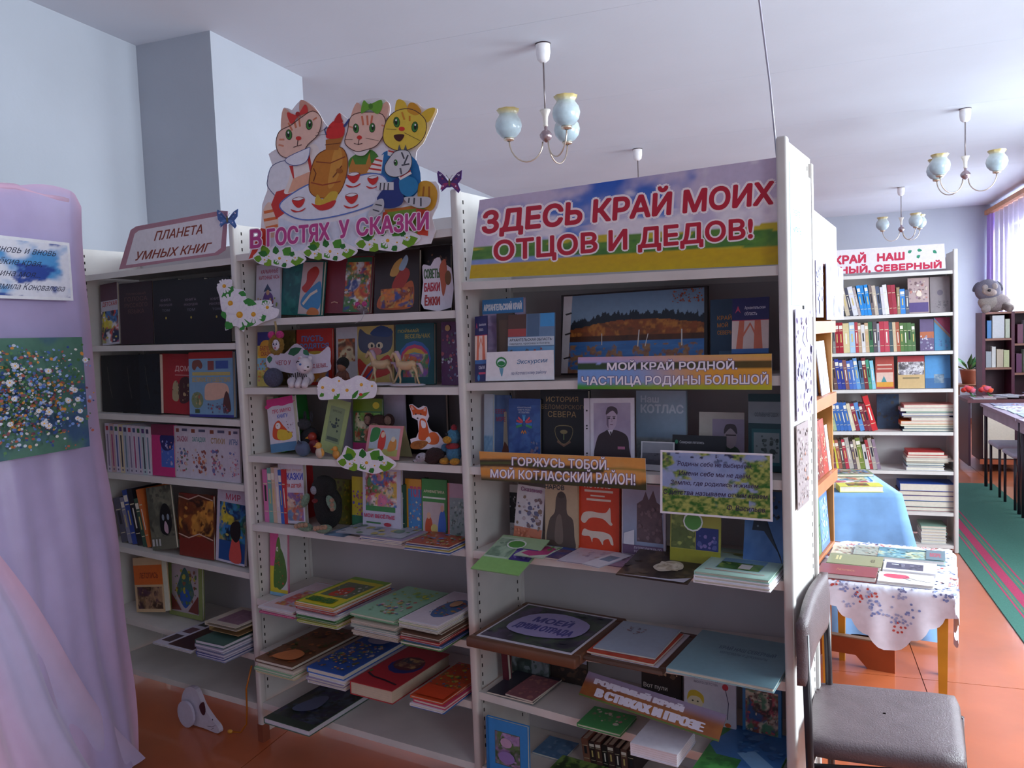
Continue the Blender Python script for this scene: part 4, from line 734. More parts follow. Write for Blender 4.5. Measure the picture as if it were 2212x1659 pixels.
flat(U3, 4, 1440, 1672, -.09, .30, .012, '#8fb4c0', [('r',0,.0,1,1,'#85adba'),('q','КРАЙ НАШ СЕВЕРНЫЙ',[(.3,.62),(.85,.62),(.85,.72),(.3,.72)],'#4a6a88',.01),('q','материалы и документы',[(.34,.5),(.8,.5),(.8,.57),(.34,.57)],'#4a6a88',.0)], 'wide light blue folder in clear film at the right of the fifth shelf', None, name='folder', lift=.004)
# sixth shelf
g = G % 'sixth'
cover(U3, 5, 1052, 1100, 1388, .10, '#5a1c2c', [('r',.1,.1,.9,.9,'#64202f')], 'dark maroon folder at the left end of the sixth shelf', g, t=.02, tilt=.03, lean=.06)
cover(U3, 5, 1102, 1186, 1385, .18, '#4a5a58', [('i',5,['#3a4a44','#5a6a68','#8a949a','#2a3432'],0,0,1,1,30,.08,.2)], 'dark green nature book behind the open white booklet', g, t=.01, tilt=.05)
cover(U3, 5, 1190, 1268, 1388, .19, '#4a4038', [('r',0,.55,1,1,'#9aa0b8'),('i',5,['#3a6ac0','#3a62b0','#2f58a8'],.05,.45,.7,.7,14,.06,.14),('i',6,['#3a2a22','#5a4232','#2a201a'],0,0,1,.45,24,.06,.16)], 'brown book with blue sky picture on the sixth shelf', g, t=.01, tilt=.05)
cover(U3, 5, 1386, 1472, 1432, .16, '#17161b', [('i',5,['#7a4a3a','#c8a888','#3a2a24'],.1,.7,.95,.98,12,.05,.12),T('Вот пули',.06,.42,.66,.54,'#c8c4c0',.01),T('просвистели',.06,.22,.86,.34,'#c8c4c0',.01)], 'black war book with white title on the sixth shelf', g, t=.012, tilt=.06)
cover(U3, 5, 1478, 1590, 1452, .14, '#d2d0dc', [('e',.22,.42,.16,.14,'#e8d8b8'),('s',[(.06,.42),(.1,.58),(.24,.62),(.38,.54),(.38,.4),(.3,.5),(.14,.5)],'#d8b83a'),('e',.17,.42,.02,.015,'#443'),('e',.27,.42,.02,.015,'#443'),('e',.8,.78,.06,.06,'#c83a4a'),('l',[(.8,.75),(.86,.5),(.84,.2)],.014,'#4a4a6a'),('e',.15,.16,.06,.04,'#d84a3a'),('e',.85,.1,.06,.04,'#d86a3a'),T('ДЕТСКИЙ САД',.2,.84,.66,.9,'#6a6a8a',.01),T('МОЕГО ДЕТСТВА',.2,.76,.66,.81,'#6a6a8a'),('l',[(.4,.14),(.55,.18),(.7,.12)],.02,'#4a5a9a')], 'white book with a blond child drawing on the sixth shelf', g, t=.008, tilt=.06)
cover(U3, 5, 1604, 1688, 1478, .15, '#3f7fb4', [('i',5,['#c84a5a','#4a3a3a','#d8c8b0','#3a5a8a','#8a4a3a','#5a8a6a'],.08,.05,.92,.88,50,.05,.13)], 'bright blue comic book with a crowd at the right of the sixth shelf', g, t=.012, tilt=.06)
flat(U3, 5, 1052, 1152, .0, .2, .006, '#3a3a4a', (), 'dark booklet under the pink booklet at the left of the sixth shelf', 'booklets lying on the sixth shelf', name='booklet')
flat(U3, 5, 1092, 1152, .005, .16, .006, '#a06a74', [('i',5,['#b87a7a','#8a5a6a','#c89088'],0,0,1,1,20,.08,.2)], 'pinkish booklet lying at the left of the sixth shelf', 'booklets lying on the sixth shelf', name='booklet', lift=.007, rot=-.05)
flat(U3, 5, 1246, 1340, -.045, .12, .01, '#4a9a5a', [('i',5,['#c86a7a','#3a8a4a','#e0d8c8'],.1,.3,.9,.9,14,.05,.12)], 'small green book at the front edge of the sixth shelf', 'booklets lying on the sixth shelf', name='booklet')
flat(U3, 5, 1362, 1464, -.11, .15, .035, '#e6e4f0', (), 'thick white book jutting over the sixth shelf edge', 'booklets lying on the sixth shelf', name='book', pages='#ece8f2')
flat(U3, 5, 1490, 1660, -.13, .3, .012, '#3f8a4a', [('p',[(.2,1),(.0,.55),(.6,.0),(1,.0),(1,1)],'#3f78b8'),('p',[(.4,.5),(.9,.15),(1,.35),(.6,.6)],'#7fb0dc'),('i',5,['#4a9a4a','#357a3a'],0,0,.5,.4,16,.06,.14),('i',7,['#2f5f9c','#5a90c8'],.3,.5,1,1,16,.06,.14)], 'blue and green book jutting out at the right of the sixth shelf', 'booklets lying on the sixth shelf', name='book')
o = U3.P(.03, 0, 0)
pl = Plane(hit(1250, 1500, U3.n, U3.P(0, -.045, 0)), (hit(1540, 1598, U3.n, U3.P(0, -.06, 0))-hit(1250, 1500, U3.n, U3.P(0, -.045, 0))), (U3.n*.75+Vector((0, 0, .65))))
mb = MB().box((-.0, 0, -.002), (.42, .075, 0), '#a8603a'); art(mb, [('g',50,10,lambda X,Y: mix(mix('#b8763a','#7a3a2a',fbm(X*8,Y*3,4)),'#9a8aa8',sst(.5,.9,Y)),0,0,1,1),('r',0,0,1,.06,'#5a7a3a'),('q','РОДИМЫЙ КРАЙ',[(.08,.56),(.72,.56),(.72,.86),(.08,.86)],'#e8e0f0',.03),('q','В СТИХАХ И ПРОЗЕ',[(.12,.14),(.88,.14),(.88,.46),(.12,.46)],'#e8e0f0',.03)], sx=.42, sy=.075)
tag(mb.obj('title_strip', 'gloss', None, pl.m), 'brown title strip lying slanted across the sixth shelf', 'sign', 'title strips of the right unit')
# bottom shelf
g = G % 'bottom'
cover(U3, 6, 1052, 1142, 1500, -.05, '#2f86cc', [('r',.22,.28,.82,.82,'#4a5a42'),('i',5,['#8a6a9a','#a88ab8','#3f5a38','#5a7a4a'],.23,.29,.81,.81,34,.05,.12),('e',.5,.42,.2,.1,'#8f78b8'),('e',.5,.66,.14,.08,'#b898b8'),('r',.02,.0,.06,1,'#2a74b4')], 'bright blue frame with purple flower photo at the bottom left', None, t=.014, tilt=.03, name='framed_photo', cat='frame')
spines(U3, 6, [(15,52,'#8a5a4a',.12,'tan'),(13,50,'#3a2a2a',.1,'dark brown'),(14,52,'#5a3a34',.1,'reddish brown'),(12,50,'#2a2226',.08,'black'),(15,54,'#4a3230',.08,'brown'),(13,52,'#33262a',.08,'dark'),(14,52,'#6a4a40',.05,'light brown'),(15,52,'#2c2024',.05,'near black')], 1262, .17, g, 'old %s book standing at the back of the lowest shelf')
flat(U3, 6, 1150, 1290, -.03, .2, .006, '#4a6a3f', [('i',5,['#6a9a4a','#3a5a30','#8ab05a','#2f4a2a'],0,0,1,1,60,.05,.12)], 'green foliage magazine on the lowest shelf', 'magazines on the lowest shelf', name='magazine')
flat(U3, 6, 1150, 1215, .14, .12, .006, '#5a8ab8', [('i',5,['#4a7aa8','#7aa0c8'],0,0,1,1,14,.1,.2)], 'small blue magazine at the back of the lowest shelf', 'magazines on the lowest shelf', name='magazine')
flat(U3, 6, 1300, 1420, -.01, .2, .006, '#b4b0a4', (), 'pale grey magazine on the lowest shelf', 'magazines on the lowest shelf', name='magazine')
# ------------------------------------------------------------ contents of the middle unit (U2)
G = 'books on the %s shelf of the middle unit'
g = G % 'top'
cover(U2, 1, 545, 604, 572, .06, '#cfc8d8', [T('КАРМАННЫЕ',.2,.83,.9,.9,'#a83a5a',.02),T('КАРТОННЫЕ ЧАСЫ',.12,.72,.95,.79,'#a83a5a',.02),('s',[(.3,.3),(.35,.45),(.5,.5),(.7,.42),(.72,.25),(.5,.2)],'#6a4a8a'),('p',[(.32,.5),(.48,.64),(.66,.5)],'#3a4a6a'),('e',.5,.48,.07,.05,'#c89a7a'),('i',5,['#8ab04a','#c8443a','#4a5aa8','#b06a4a','#d8b87a'],.04,.04,.96,.4,34,.04,.1)], 'white book with a wizard picture at the left of the top shelf', g, t=.008, tilt=.1)
cover(U2, 1, 606, 694, 545, .07, '#1f6a68', [('i',5,['#1a5a5c','#2a7a74','#1f6668'],0,0,.5,1,16,.1,.2),('p',[(.44,.02),(.98,.02),(.98,.98),(.5,.98)],'#c8b4b4'),('s',[(.5,.5),(.6,.62),(.62,.8),(.8,.9),(.9,.8),(.8,.62),(.62,.42)],'#b8382c'),('s',[(.5,.2),(.56,.36),(.8,.56),(.96,.6),(.96,.15),(.7,.1)],'#3f86b8'),('l',[(.55,.2),(.72,.38),(.88,.46)],.05,'#d8c8b8'),('s',[(.66,.02),(.74,.14),(.9,.12),(.94,.02)],'#c8743a')], 'teal book with a red and blue picture leaning on the top shelf', g, t=.014, tilt=.1, lean=-.07)
cover(U2, 1, 702, 800, 555, .09, '#7a2430', [('p',[(.4,.02),(.98,.02),(.98,.98),(.44,.98)],'#2f6a4a'),('i',6,['#c8642c','#d88a3a','#4a7a3a','#2a5a4a','#b83a2a','#e0c070','#dcdce0','#3a4a8a'],.42,.04,.97,.9,60,.03,.08),('l',[(.15,.18),(.22,.2),(.3,.18)],.02,'#c8947a')], 'dark red book with a crowded green picture in the middle of the top shelf', g, t=.014, tilt=.1, lean=-.06)
cover(U2, 1, 808, 904, 545, .08, '#2c201c', [('s',[(.12,.08),(.1,.25),(.25,.34),(.3,.2),(.5,.22),(.62,.4),(.85,.5),(.9,.25),(.8,.06)],'#b85a26'),('s',[(.4,.4),(.5,.6),(.7,.72),(.8,.6),(.6,.36)],'#a83224'),('s',[(.35,.62),(.45,.8),(.62,.88),(.6,.74),(.5,.6)],'#c8984a'),('s',[(.55,.72),(.7,.92),(.76,.84),(.66,.68)],'#9ab4cc'),('i',4,['#d87a2c','#8a3a1c','#c89a4a','#3a4a8a'],.15,.08,.88,.4,26,.04,.1)], 'dark brown book with an orange rider picture on the top shelf', g, t=.016, tilt=.1)
cover(U2, 1, 908, 974, 520, .11, '#1c191c', [('i',5,['#6a5a4a','#8a6a4a','#3a3230','#a8543a'],.2,.3,.9,.9,16,.06,.14)], 'tall dark book behind the white cut-out words on the top shelf', g, t=.014, tilt=.06)
pl = U2.plane(.045)
board(pl, smooth_pts([(912,575),(920,572),(930,574),(938,560),(950,556),(956,574),(975,580),(975,664),(916,667),(911,640),(914,610)],2), '#dcd6e2', [('q','СОВЕТЫ',[(916,602),(950,600),(950,580),(916,582)],'#4a6a4a',.03),('q','БАБКИ',[(917,630),(950,628),(950,610),(917,612)],'#b03a4a',.03),('q','ЁЖКИ',[(918,660),(950,658),(950,636),(918,638)],'#a83a3a',.03),('s',[(950,575),(962,560),(966,600),(958,640),(952,610)],'#b8644a'),('e',968,600,7,16,'#7a5a3a')], 'word_cutout', 'white cut-out with the words of a forest witch at the right of the top shelf', 'sign')
g = G % 'second'
cover(U2, 2, 534, 596, 718, .05, '#d8c86a', [('r',0,.75,1,1,'#3a3a8a'),('s',[(.05,.66),(.3,.84),(.9,.8),(.95,.6),(.6,.52),(.1,.54)],'#e0a83a'),T('БАБУШКИ',.15,.66,.85,.74,'#a8443a',.02),T('СКАЗКИ',.2,.56,.8,.64,'#a8443a',.02),('r',0,.3,1,.52,'#8fc0dc'),('i',6,['#d8643a','#e0a83a','#7fae3a','#c86a8a'],.05,.03,.95,.5,30,.06,.14)], 'yellow book with purple top at the left of the second shelf', g, t=.008, tilt=.08)
cover(U2, 2, 602, 640, 712, .13, '#6a5a30', [('i',5,['#4a4428','#8a7a3a'],0,0,1,1,14,.1,.2)], 'olive brown book behind the round hanging ornament', g, t=.008, tilt=.05)
cover(U2, 2, 641, 718, 705, .12, '#c4342a', [T('ПУСТЬ',.15,.78,.75,.88,'#5a8ac8',.03),T('РОДЯТСЯ',.1,.64,.9,.74,'#5a8ac8',.03),('s',[(.2,.5),(.4,.6),(.8,.58),(.9,.46),(.5,.36)],'#d8b43a'),('i',5,['#e0c8a0','#3a6ab0','#d8903a'],.1,.05,.9,.4,16,.06,.14)], 'red book with blue letters behind the white name card', g, t=.01, tilt=.07)
cover(U2, 2, 727, 852, 700, .13, '#b8b8a4', [('r',.0,.0,.38,1,'#c4c4cc'),('r',.38,0,1,1,'#c8b468'),('s',[(.42,.6),(.42,.95),(.56,.86),(.8,.84),(.96,.94),(.95,.6),(.7,.5)],'#4a5268'),('s',[(.6,.86),(.78,1.0),(.98,.9),(.9,.8)],'#2f4a7a'),('e',.62,.66,.06,.06,'#d8c8a8'),('e',.76,.66,.06,.06,'#d8c8a8'),('e',.63,.66,.02,.03,'#222'),('e',.75,.66,.02,.03,'#222'),('e',.68,.56,.12,.07,'#c87a7a'),('s',[(.4,.45),(.6,.3),(.9,.5),(.95,.2),(.5,.08),(.4,.2)],'#c8443a'),('l',[(.42,.1),(.55,.32),(.7,.42)],.03,'#e8e4e0'),('l',[(.5,.08),(.65,.26),(.8,.34)],.03,'#3a5aa8'),('i',7,['#b8643a','#e0d0a8','#6a4a3a'],.04,.4,.34,.8,14,.04,.09)], 'pale book with a striped cat in a blue hat behind the horses', g, t=.012, tilt=.06)
cover(U2, 2, 855, 938, 692, .11, '#1f5c62', [T('ПОЙМАЙ',.06,.86,.6,.92,'#b8a848',.02),T('ВЕСЕЛЬЧАК',.25,.76,.9,.83,'#b8a848',.02),('e',.5,.42,.42,.3,'#3a6ab0'),('e',.5,.40,.38,.26,'#c8446a'),('e',.5,.38,.34,.22,'#d8a83a'),('e',.5,.35,.3,.18,'#6aa0a8'),('i',5,['#d8c8a0','#8a5aa8','#4a8a5a','#c8643a'],.2,.12,.85,.5,24,.04,.1)], 'dark teal book with a rainbow circle on the second shelf', g, t=.014, tilt=.07)
cover(U2, 2, 954, 992, 685, .08, '#5a2c5c', [('i',5,['#7a8ab8','#c8c8dc','#b83a4a','#4a8a4a','#3a2a5a'],0,.02,1,.9,26,.08,.18),('e',.4,.9,.15,.05,'#c8a86a')], 'purple book at the right end of the second shelf', g, t=.01, tilt=.06)
pl = U2.plane(.035)
board(pl, smooth_pts([(576,772),(590,762),(614,764),(630,748),(641,742),(655,752),(668,764),(690,764),(708,748),(714,760),(713,780),(714,798),(690,806),(640,808),(600,800),(577,792)],2), '#d4cede', [('f',622,765,652,752,6,'#2f6a4a'),('f',583,768,582,785,4,'#3a7a5a'),('f',655,756,668,768,4,'#3a7a5a'),('q','ЧЕГО У',[(596,789),(628,788),(628,778),(596,779)],'#a8445a',.02),('q','НАС, БЕЛЫХ...',[(668,797),(708,794),(708,784),(668,787)],'#a8445a',.02)], 'name_card', 'white leafy name card behind the white tiger toy', 'card')
g = G % 'third'
cover(U2, 3, 586, 643, 858, .05, '#dad6e2', [('r',0,.86,1,1,'#d83a8a'),('s',[(0,.82),(.3,.88),(.6,.84),(1,.88),(1,.9),(0,.9)],'#d83a8a'),T('ПРО УМНУЮ',.2,.72,.9,.79,'#c84a6a',.02),T('КНИГУ',.36,.62,.76,.69,'#4a6ac8',.02),('s',[(.12,.3),(.2,.5),(.4,.58),(.55,.48),(.7,.36),(.6,.22),(.3,.22)],'#d8542c'),('s',[(.3,.26),(.34,.4),(.55,.4),(.85,.32),(.8,.22),(.5,.2)],'#e0c03a'),('e',.36,.48,.1,.06,'#f0ece8'),('e',.33,.49,.012,.012,'#222'),('r',0,0,1,.16,'#5a8ab0'),('i',5,['#3a4a5a','#c86a4a'],.6,.2,.95,.55,8,.02,.05)], 'white book with a pink top and a yellow chick leaning on the third shelf', g, t=.02, tilt=.08, lean=.14)
spines(U2, 3, [(14,118,'#b8a898',.03,'beige'),(7,110,'#c8b83a',.08,'thin yellow'),(9,118,'#3a9a4a',.1,'green')], 543, .09, g, '%s book at the left end of the third shelf')
cover(U2, 3, 764, 826, 862, .10, '#4a7a4a', [('r',0,.78,1,1,'#6f8a2c'),('e',.8,.88,.12,.06,'#d8c83a'),('i',5,['#3a8a4a','#8ac05a','#d88a6a','#e0d8b8','#2f6a4a','#b8543a'],.05,.25,.95,.75,40,.05,.12),('r',0,0,1,.22,'#b83a7a')], 'green book with flowers behind the pale green bookmark', g, t=.01, tilt=.06)
cover(U2, 3, 832, 878, 853, .15, '#b4aec4', [('r',.1,.2,.9,.9,'#bcb6cc')], 'pale lilac booklet at the back of the third shelf', g, t=.006, tilt=.03)
cover(U2, 3, 722, 762, 850, .16, '#b8b4c8', [T('стихи',.2,.8,.8,.85,'#667')], 'white sheet at the back left of the third shelf', g, t=.003, tilt=.03, name='paper_sheet', cat='paper')
cover(U2, 3, 880, 966, 846, .18, '#17171c', [('r',.05,.05,.95,.95,'#1d1e22')], 'tall black folder behind the fox cut-out', None, t=.02, tilt=.02, name='folder')
pl = U2.plane(.04)
cover(U2, 3, 690, 738, 862, .05, '#a9bd7c', [('r',.18,.2,.82,.86,'#8fa27a'),T('БУРАТИНО',.3,.76,.7,.8,'#3a4a3a'),('i',3,['#4a5a5a','#3a4a44'],.25,.4,.75,.7,9,.06,.12),('r',.25,.24,.75,.3,'#5a6a5a')], 'tall pale green bookmark card leaning on the third shelf', None, t=.003, tilt=.12, lean=-.2, name='bookmark_card', cat='card')
# tent card
u0, u1, w = U2.u_at(787, .02, 1.137), U2.u_at(862, .02, 1.137), 1.139
o = empty('tent_card', frame(U2.P(u0, .02, w+.003), U2.d, U2.n), 'pink bordered tent card with a fairy picture on the third shelf', 'card')
wd = u1-u0; mb = MB().box((0, 0, 0), (wd, .118, .0012), '#e0969a'); art(mb, [('r',.08,.1,.92,.92,'#b8c4d0'),('r',.08,.1,.92,.3,'#b8b86a'),('s',[(.1,.5),(.12,.9),(.34,.9),(.32,.6)],'#3f8a4a'),('s',[(.36,.28),(.34,.6),(.42,.86),(.54,.66),(.52,.3)],'#d8443a'),('e',.45,.72,.06,.09,'#e8c8b0'),('s',[(.64,.25),(.68,.55),(.84,.6),(.86,.3)],'#d8924a'),('e',.76,.6,.06,.08,'#e8d8c0')], sx=wd, sy=.118, z=.0012)
mb.obj('front_panel', 'print', o, Matrix.Rotation(math.radians(72), 4, 'X'))
MB().box((0, 0, -.0012), (wd, .118, 0), '#b8b88a').obj('back_panel', 'print', o, Matrix.Translation((0, .075, 0)) @ Matrix.Rotation(math.radians(108), 4, 'X'))
# fox
Z6 = lambda x, y: (760+x/4.608, 830+y/4.608)
board(U2.plane(.03), [(568,205),(600,198),(660,240),(710,215),(745,225),(768,320),(745,370),(770,440),(800,470),(850,480),(890,530),(960,610),(940,650),(870,640),(700,650),(600,640),(580,545),(640,530),(665,470),(655,360),(600,330),(590,280)], '#e6dfea', [('s',[(600,270),(575,215),(605,210),(655,250),(700,250),(735,225),(748,250),(742,310),(700,330),(620,320)],'#d8602c'),('p',[(585,222),(600,215),(625,250),(600,258)],'#e8b0a0'),('p',[(712,240),(738,232),(735,270),(715,268)],'#e8b0a0'),('s',[(610,310),(660,300),(735,320),(720,345),(650,345)],'#f0eaf0'),('e',655,338,10,7,'#33221e'),('e',638,298,6,9,'#33221e'),('e',688,298,6,9,'#33221e'),
 ('s',[(680,350),(730,350),(760,440),(770,540),(720,560),(665,540),(670,440)],'#d8602c'),('s',[(690,360),(735,380),(735,430),(700,430)],'#f0eaf0'),('s',[(770,490),(830,480),(870,530),(855,590),(790,600),(740,570)],'#dd6a32'),('s',[(735,550),(770,520),(790,560),(770,585)],'#f0eaf0'),('s',[(590,590),(660,560),(760,575),(700,640),(600,640)],'#a8662c'),('i',3,['#8a4a22','#c88a3a'],600,560,740,640,10,10,22)], 'fox_cutout', 'orange paper fox cut-out sitting on the third shelf', 'decoration', mp=Z6)
g = G % 'fourth'
spines(U2, 4, [(10,112,'#d878b0',.0,'pink'),(9,116,'#7ab0a8',.0,'teal'),(8,118,'#d8b8a0',.02,'peach'),(8,118,'#d8c8cc',.02,'cream'),(7,114,'#3f6ac0',.03,'blue'),(7,116,'#c8343a',.03,'red')], 541, .045, g, 'thin %s children book in the row left of the mole toy')
cover(U2, 4, 606, 660, 1003, .045, '#dad6e2', [T('САМЫЕ ЛУЧШИЕ',.2,.88,.95,.92,'#c8744a'),('q','СКАЗКИ',[(.2,.74),(.98,.74),(.98,.85),(.2,.85)],'#4a5ac8',.05),('q','ДЛЯ ДЕТЕЙ',[(.2,.6),(.9,.6),(.9,.68),(.2,.68)],'#c84a4a',.04),('i',5,['#d8a06a','#8a6ab0','#c86a4a','#e0c8b0','#6a8ab0'],.15,.05,.95,.52,26,.06,.14)], 'white book of tales with coloured letters half behind the mole toy', g, t=.018, tilt=.06, lean=.05)
cover(U2, 4, 722, 758, 1035, .12, '#6a6a1c', [('i',5,['#a8941c','#3a3a18','#8a7a20','#5a4a1a'],0,0,1,1,24,.1,.2)], 'olive yellow book right behind the mole toy', g, t=.01, tilt=.04)
cover(U2, 4, 761, 790, 1030, .09, '#c8b43a', [('r',0,.0,1,.25,'#3a7a5a'),('i',5,['#c84a6a','#4a6ac8','#8a4a8a'],.05,.2,.95,.75,16,.08,.18)], 'yellow booklet with a purple picture left of the jolly white book', g, t=.006, tilt=.06)
cover(U2, 4, 784, 866, 1000, .07, '#cdc8dc', [('r',.08,.32,.86,.44,'#3f8a4a'),('i',5,['#c8343a','#4a7ac0','#e0b84a','#3f8a4a','#e8dcd0','#d87a9a','#8a5a3a'],.08,.4,.9,.95,70,.04,.1),('q','МОИ ВЕСЁЛЫЕ',[(.06,.22),(.86,.22),(.86,.29),(.06,.29)],'#c8345a',.03),('r',.12,.13,.5,.155,'#3f7a4a'),('e',.68,.13,.1,.03,'#b83a4a')], 'white book with a merry crowd picture below the daisy cut-out', g, t=.012, tilt=.07)
spines(U2, 4, [(6,105,'#2f5a4a',.0,'dark green')], 870, .09, g, 'thin %s book beside the merry crowd book')
cover(U2, 4, 877, 912, 1035, .10, '#d8982c', [('r',.18,0,1,.82,'#4a8ac8'),('q','ТОП',[(.3,.68),(.95,.68),(.95,.86),(.3,.86)],'#c84a6a',.05),('i',5,['#7ab8e0','#3a6ab0','#c86a4a','#e0d8b8'],.2,.05,.98,.66,22,.06,.16)], 'orange edged book with a blue picture on the fourth shelf', g, t=.01, tilt=.05)
cover(U2, 4, 912, 966, 1036, .09, '#3f8a3c', [('q','АРИФМЕТИКА',[(.08,.76),(.9,.76),(.9,.81),(.08,.81)],'#e0d8b8',.03),('r',.05,.66,.95,.69,'#dfe4d8'),('r',.04,.04,.9,.6,'#c8b4b4'),('s',[(.15,.06),(.15,.25),(.3,.36),(.42,.24),(.4,.06)],'#c8542c'),('e',.28,.36,.08,.06,'#e0b090'),('s',[(.66,.06),(.7,.36),(.86,.5),(.96,.3),(.94,.06)],'#3a6ac0'),('e',.82,.5,.07,.06,'#d8a888'),('e',.5,.14,.14,.08,'#d8c87a')], 'green book with a school scene on the fourth shelf', g, t=.01, tilt=.06)
cover(U2, 4, 968, 1006, 1045, .07, '#8a9a98', [('r',0,0,.1,1,'#c8645a'),('r',.1,.75,1,1,'#b89aa8'),('i',5,['#6a8a80','#aab8b4','#4a5a58','#8aa098'],.12,.04,.98,.72,26,.08,.18)], 'grey green book with a pink top at the right end of the fourth shelf', g, t=.008, tilt=.06)
gl = 'magazines lying on the fourth shelf of the middle unit'
for i, (a, b, vf, c, t) in enumerate([(775,868,-.05,'#6a6c98',.006),(780,866,-.055,'#4a5a9c',.005),(778,870,-.05,'#a89ab8',.005),(726,862,-.045,'#b8bcc8',.003)]):
    flat(U2, 4, a, b, vf, .2, t, c, [('i',5,['#c8c8d4','#8aa0b8','#c8b83a','#4a8a6a'],0,0,1,1,24,.06,.14)] if i == 3 else (), ['lowest violet magazine in the pile in front of the merry crowd book','dark blue magazine second in that pile on the fourth shelf','mauve magazine third in that pile on the fourth shelf','pale magazine on top of the pile on the fourth shelf'][i], gl, name='magazine', lift=(0,.0065,.012,.0175)[i], rot=(0,.02,-.02,.05)[i])
flat(U2, 4, 700, 742, -.03, .16, .003, '#8aa8c8', (), 'light blue magazine left of the violet pile', gl, name='magazine')
for i in range(4):
    flat(U2, 4, 872+i*2, 972-i, -.085+.008*i, .17, .004, ['#3a6ac8','#c8a83a','#3a5aa8','#b85a3a'][i], [('i',5,['#d8c83a','#c84a3a','#3a8a4a','#4a7ac8','#e0d8c8'],0,0,1,1,46,.04,.1)] if i == 3 else (), ['lowest blue magazine at the right of the fourth shelf','yellow magazine second from below at the right of the fourth shelf','dark blue magazine under the colourful one at the right','colourful comic magazine at the right end of the fourth shelf'][i], gl, name='magazine', lift=.0048*i)
# fifth shelf: crocodile book and four piles
g = G % 'fifth'
cover(U2, 5, 550, 622, 1148, .055, '#e060a0', [('r',0,0,1,.45,'#e0d03a'),('r',.5,.1,1,1,'#d0d4d0'),('s',[(.2,.15),(.25,.5),(.45,.75),(.7,.7),(.9,.5),(.95,.25),(.6,.1),(.4,.12)],'#4f7a36'),('s',[(.3,.55),(.4,.85),(.55,.9),(.6,.7)],'#5f8a3c'),('e',.42,.72,.06,.04,'#e8e8d8'),('e',.42,.72,.02,.02,'#222'),('i',5,['#3f6a2c','#6a9a44','#d8443a'],.25,.15,.85,.6,14,.04,.09),('r',0,0,1,.05,'#8ac0dc')], 'pink book with a green crocodile at the left of the fifth shelf', g, t=.01, tilt=.06)
def LL(cols, n, t0=.004, k=None):
    q = random.Random(n*7+len(cols)); return [(t0*q.uniform(.7,1.4), cols[i % len(cols)]) for i in range(n)]
def labs(n, where, cols=None): 
    return ['%s booklet, number %s from the bottom of %s' % ((cols[i] if cols else 'thin'), NUM[i], where) for i in range(n)]
NUM = ['one','two','three','four','five','six','seven','eight','nine','ten','eleven','twelve','thirteen','fourteen','fifteen']
CN = {'#3f6ab0':'blue','#d8408a':'pink','#e8d8e0':'pale pink','#c8446a':'dark pink','#e0dce4':'white','#b8c84a':'lime','#7fae5a':'green','#d8883a':'orange','#4a7ac0':'blue','#e0cfa0':'cream','#8ab890':'pale green','#5f9ac8':'sky blue','#c8b8a8':'beige','#b83a3a':'red','#a8b8b0':'grey green','#6a4a3a':'brown','#d8c83a':'yellow','#cfcac0':'ivory','#4a8a4a':'dark green','#d8542c':'red orange','#2f6ac0':'bright blue','#9a8fae':'mauve'}
def PILE(U, s, xl, xr, vf, dep, cols, where, group, t0, top, **kw):
    q = random.Random(len(cols)+xl); L = [(t0*q.uniform(.75,1.3), c) for c in cols]
    lb = ['%s booklet, %s up in %s' % (CN[c], ['first','second','third','fourth','fifth','sixth','seventh','eighth','ninth','tenth','eleventh','twelfth','thirteenth'][i], where) for i, c in enumerate(cols)]
    return pile(U, s, xl, xr, vf, dep, L, group, lb, topart=top, name='booklet', **kw)
gp = 'booklets piled on the fifth shelf of the middle unit'
PILE(U2, 5, 562, 636, -.12, .30, ['#3f6ab0','#d8408a','#e8d8e0','#c8446a','#e0dce4'], 'the leftmost pink pile of the fifth shelf', gp, .006, [('r',.04,.04,.96,.96,'#dcc8d0'),('i',5,['#c86a7a','#d8a85a','#b8b0c0','#c8544a'],.2,.15,.8,.7,30,.05,.12)], tj=.008)
PILE(U2, 5, 644, 728, -.13, .30, ['#e0dce4','#b8c84a','#e0cfa0','#b8c84a','#4a8a4a','#8ab890','#e0dce4','#4a7ac0','#b83a3a','#e0dce4','#d8883a','#d8c83a'], 'the pile under the yellow hare book', gp, .0065, [('r',.0,.0,1,1,'#7fae3a'),('r',.05,.02,.95,.9,'#dccb2e'),('r',.14,.3,.86,.8,'#6a7a5a'),('s',[(.3,.35),(.35,.6),(.55,.65),(.65,.45),(.5,.33)],'#c8442c'),('i',5,['#e8e0e0','#4a5a4a','#8a6a5a'],.16,.32,.84,.78,20,.04,.09),('q','ЗАЮШКИНА ИЗБУШКА',[(.12,.08),(.8,.08),(.8,.22),(.12,.22)],'#3a7a3a',.03)], tj=.009)
PILE(U2, 5, 762, 858, -.13, .30, ['#cfcac0','#c8b8a8','#e0dce4','#5f9ac8','#a8b8b0','#cfcac0','#c8b8a8','#8ab890','#8ab890'], 'the middle pale green pile', gp, .0085, [('r',0,0,1,1,'#9ac8a8'),('i',5,['#c8443a','#4a7ac0','#e0d8d8','#d8b84a','#5a9a5a'],.2,.1,.9,.6,30,.05,.1),('i',6,['#8ab04a','#c8c83a'],.1,.6,.9,.95,12,.05,.1)], tj=.008)
PILE(U2, 5, 868, 974, -.13, .30, ['#4a8a4a','#8ab890','#3f6ab0','#d8883a','#b83a3a','#e0dce4','#6a4a3a','#6a4a3a','#cfcac0','#e0dce4','#7fae5a','#e0dce4'], 'the rightmost pile below the comics', gp, .0068, [('r',.03,.03,.97,.97,'#d8ccd4'),('e',.6,.5,.3,.3,'#4a6a9a'),('i',5,['#c84a3a','#3a6a9a','#4a8a6a','#c8883a'],.32,.25,.9,.75,34,.04,.1),('e',.6,.62,.12,.1,'#c8946a')], tj=.009)
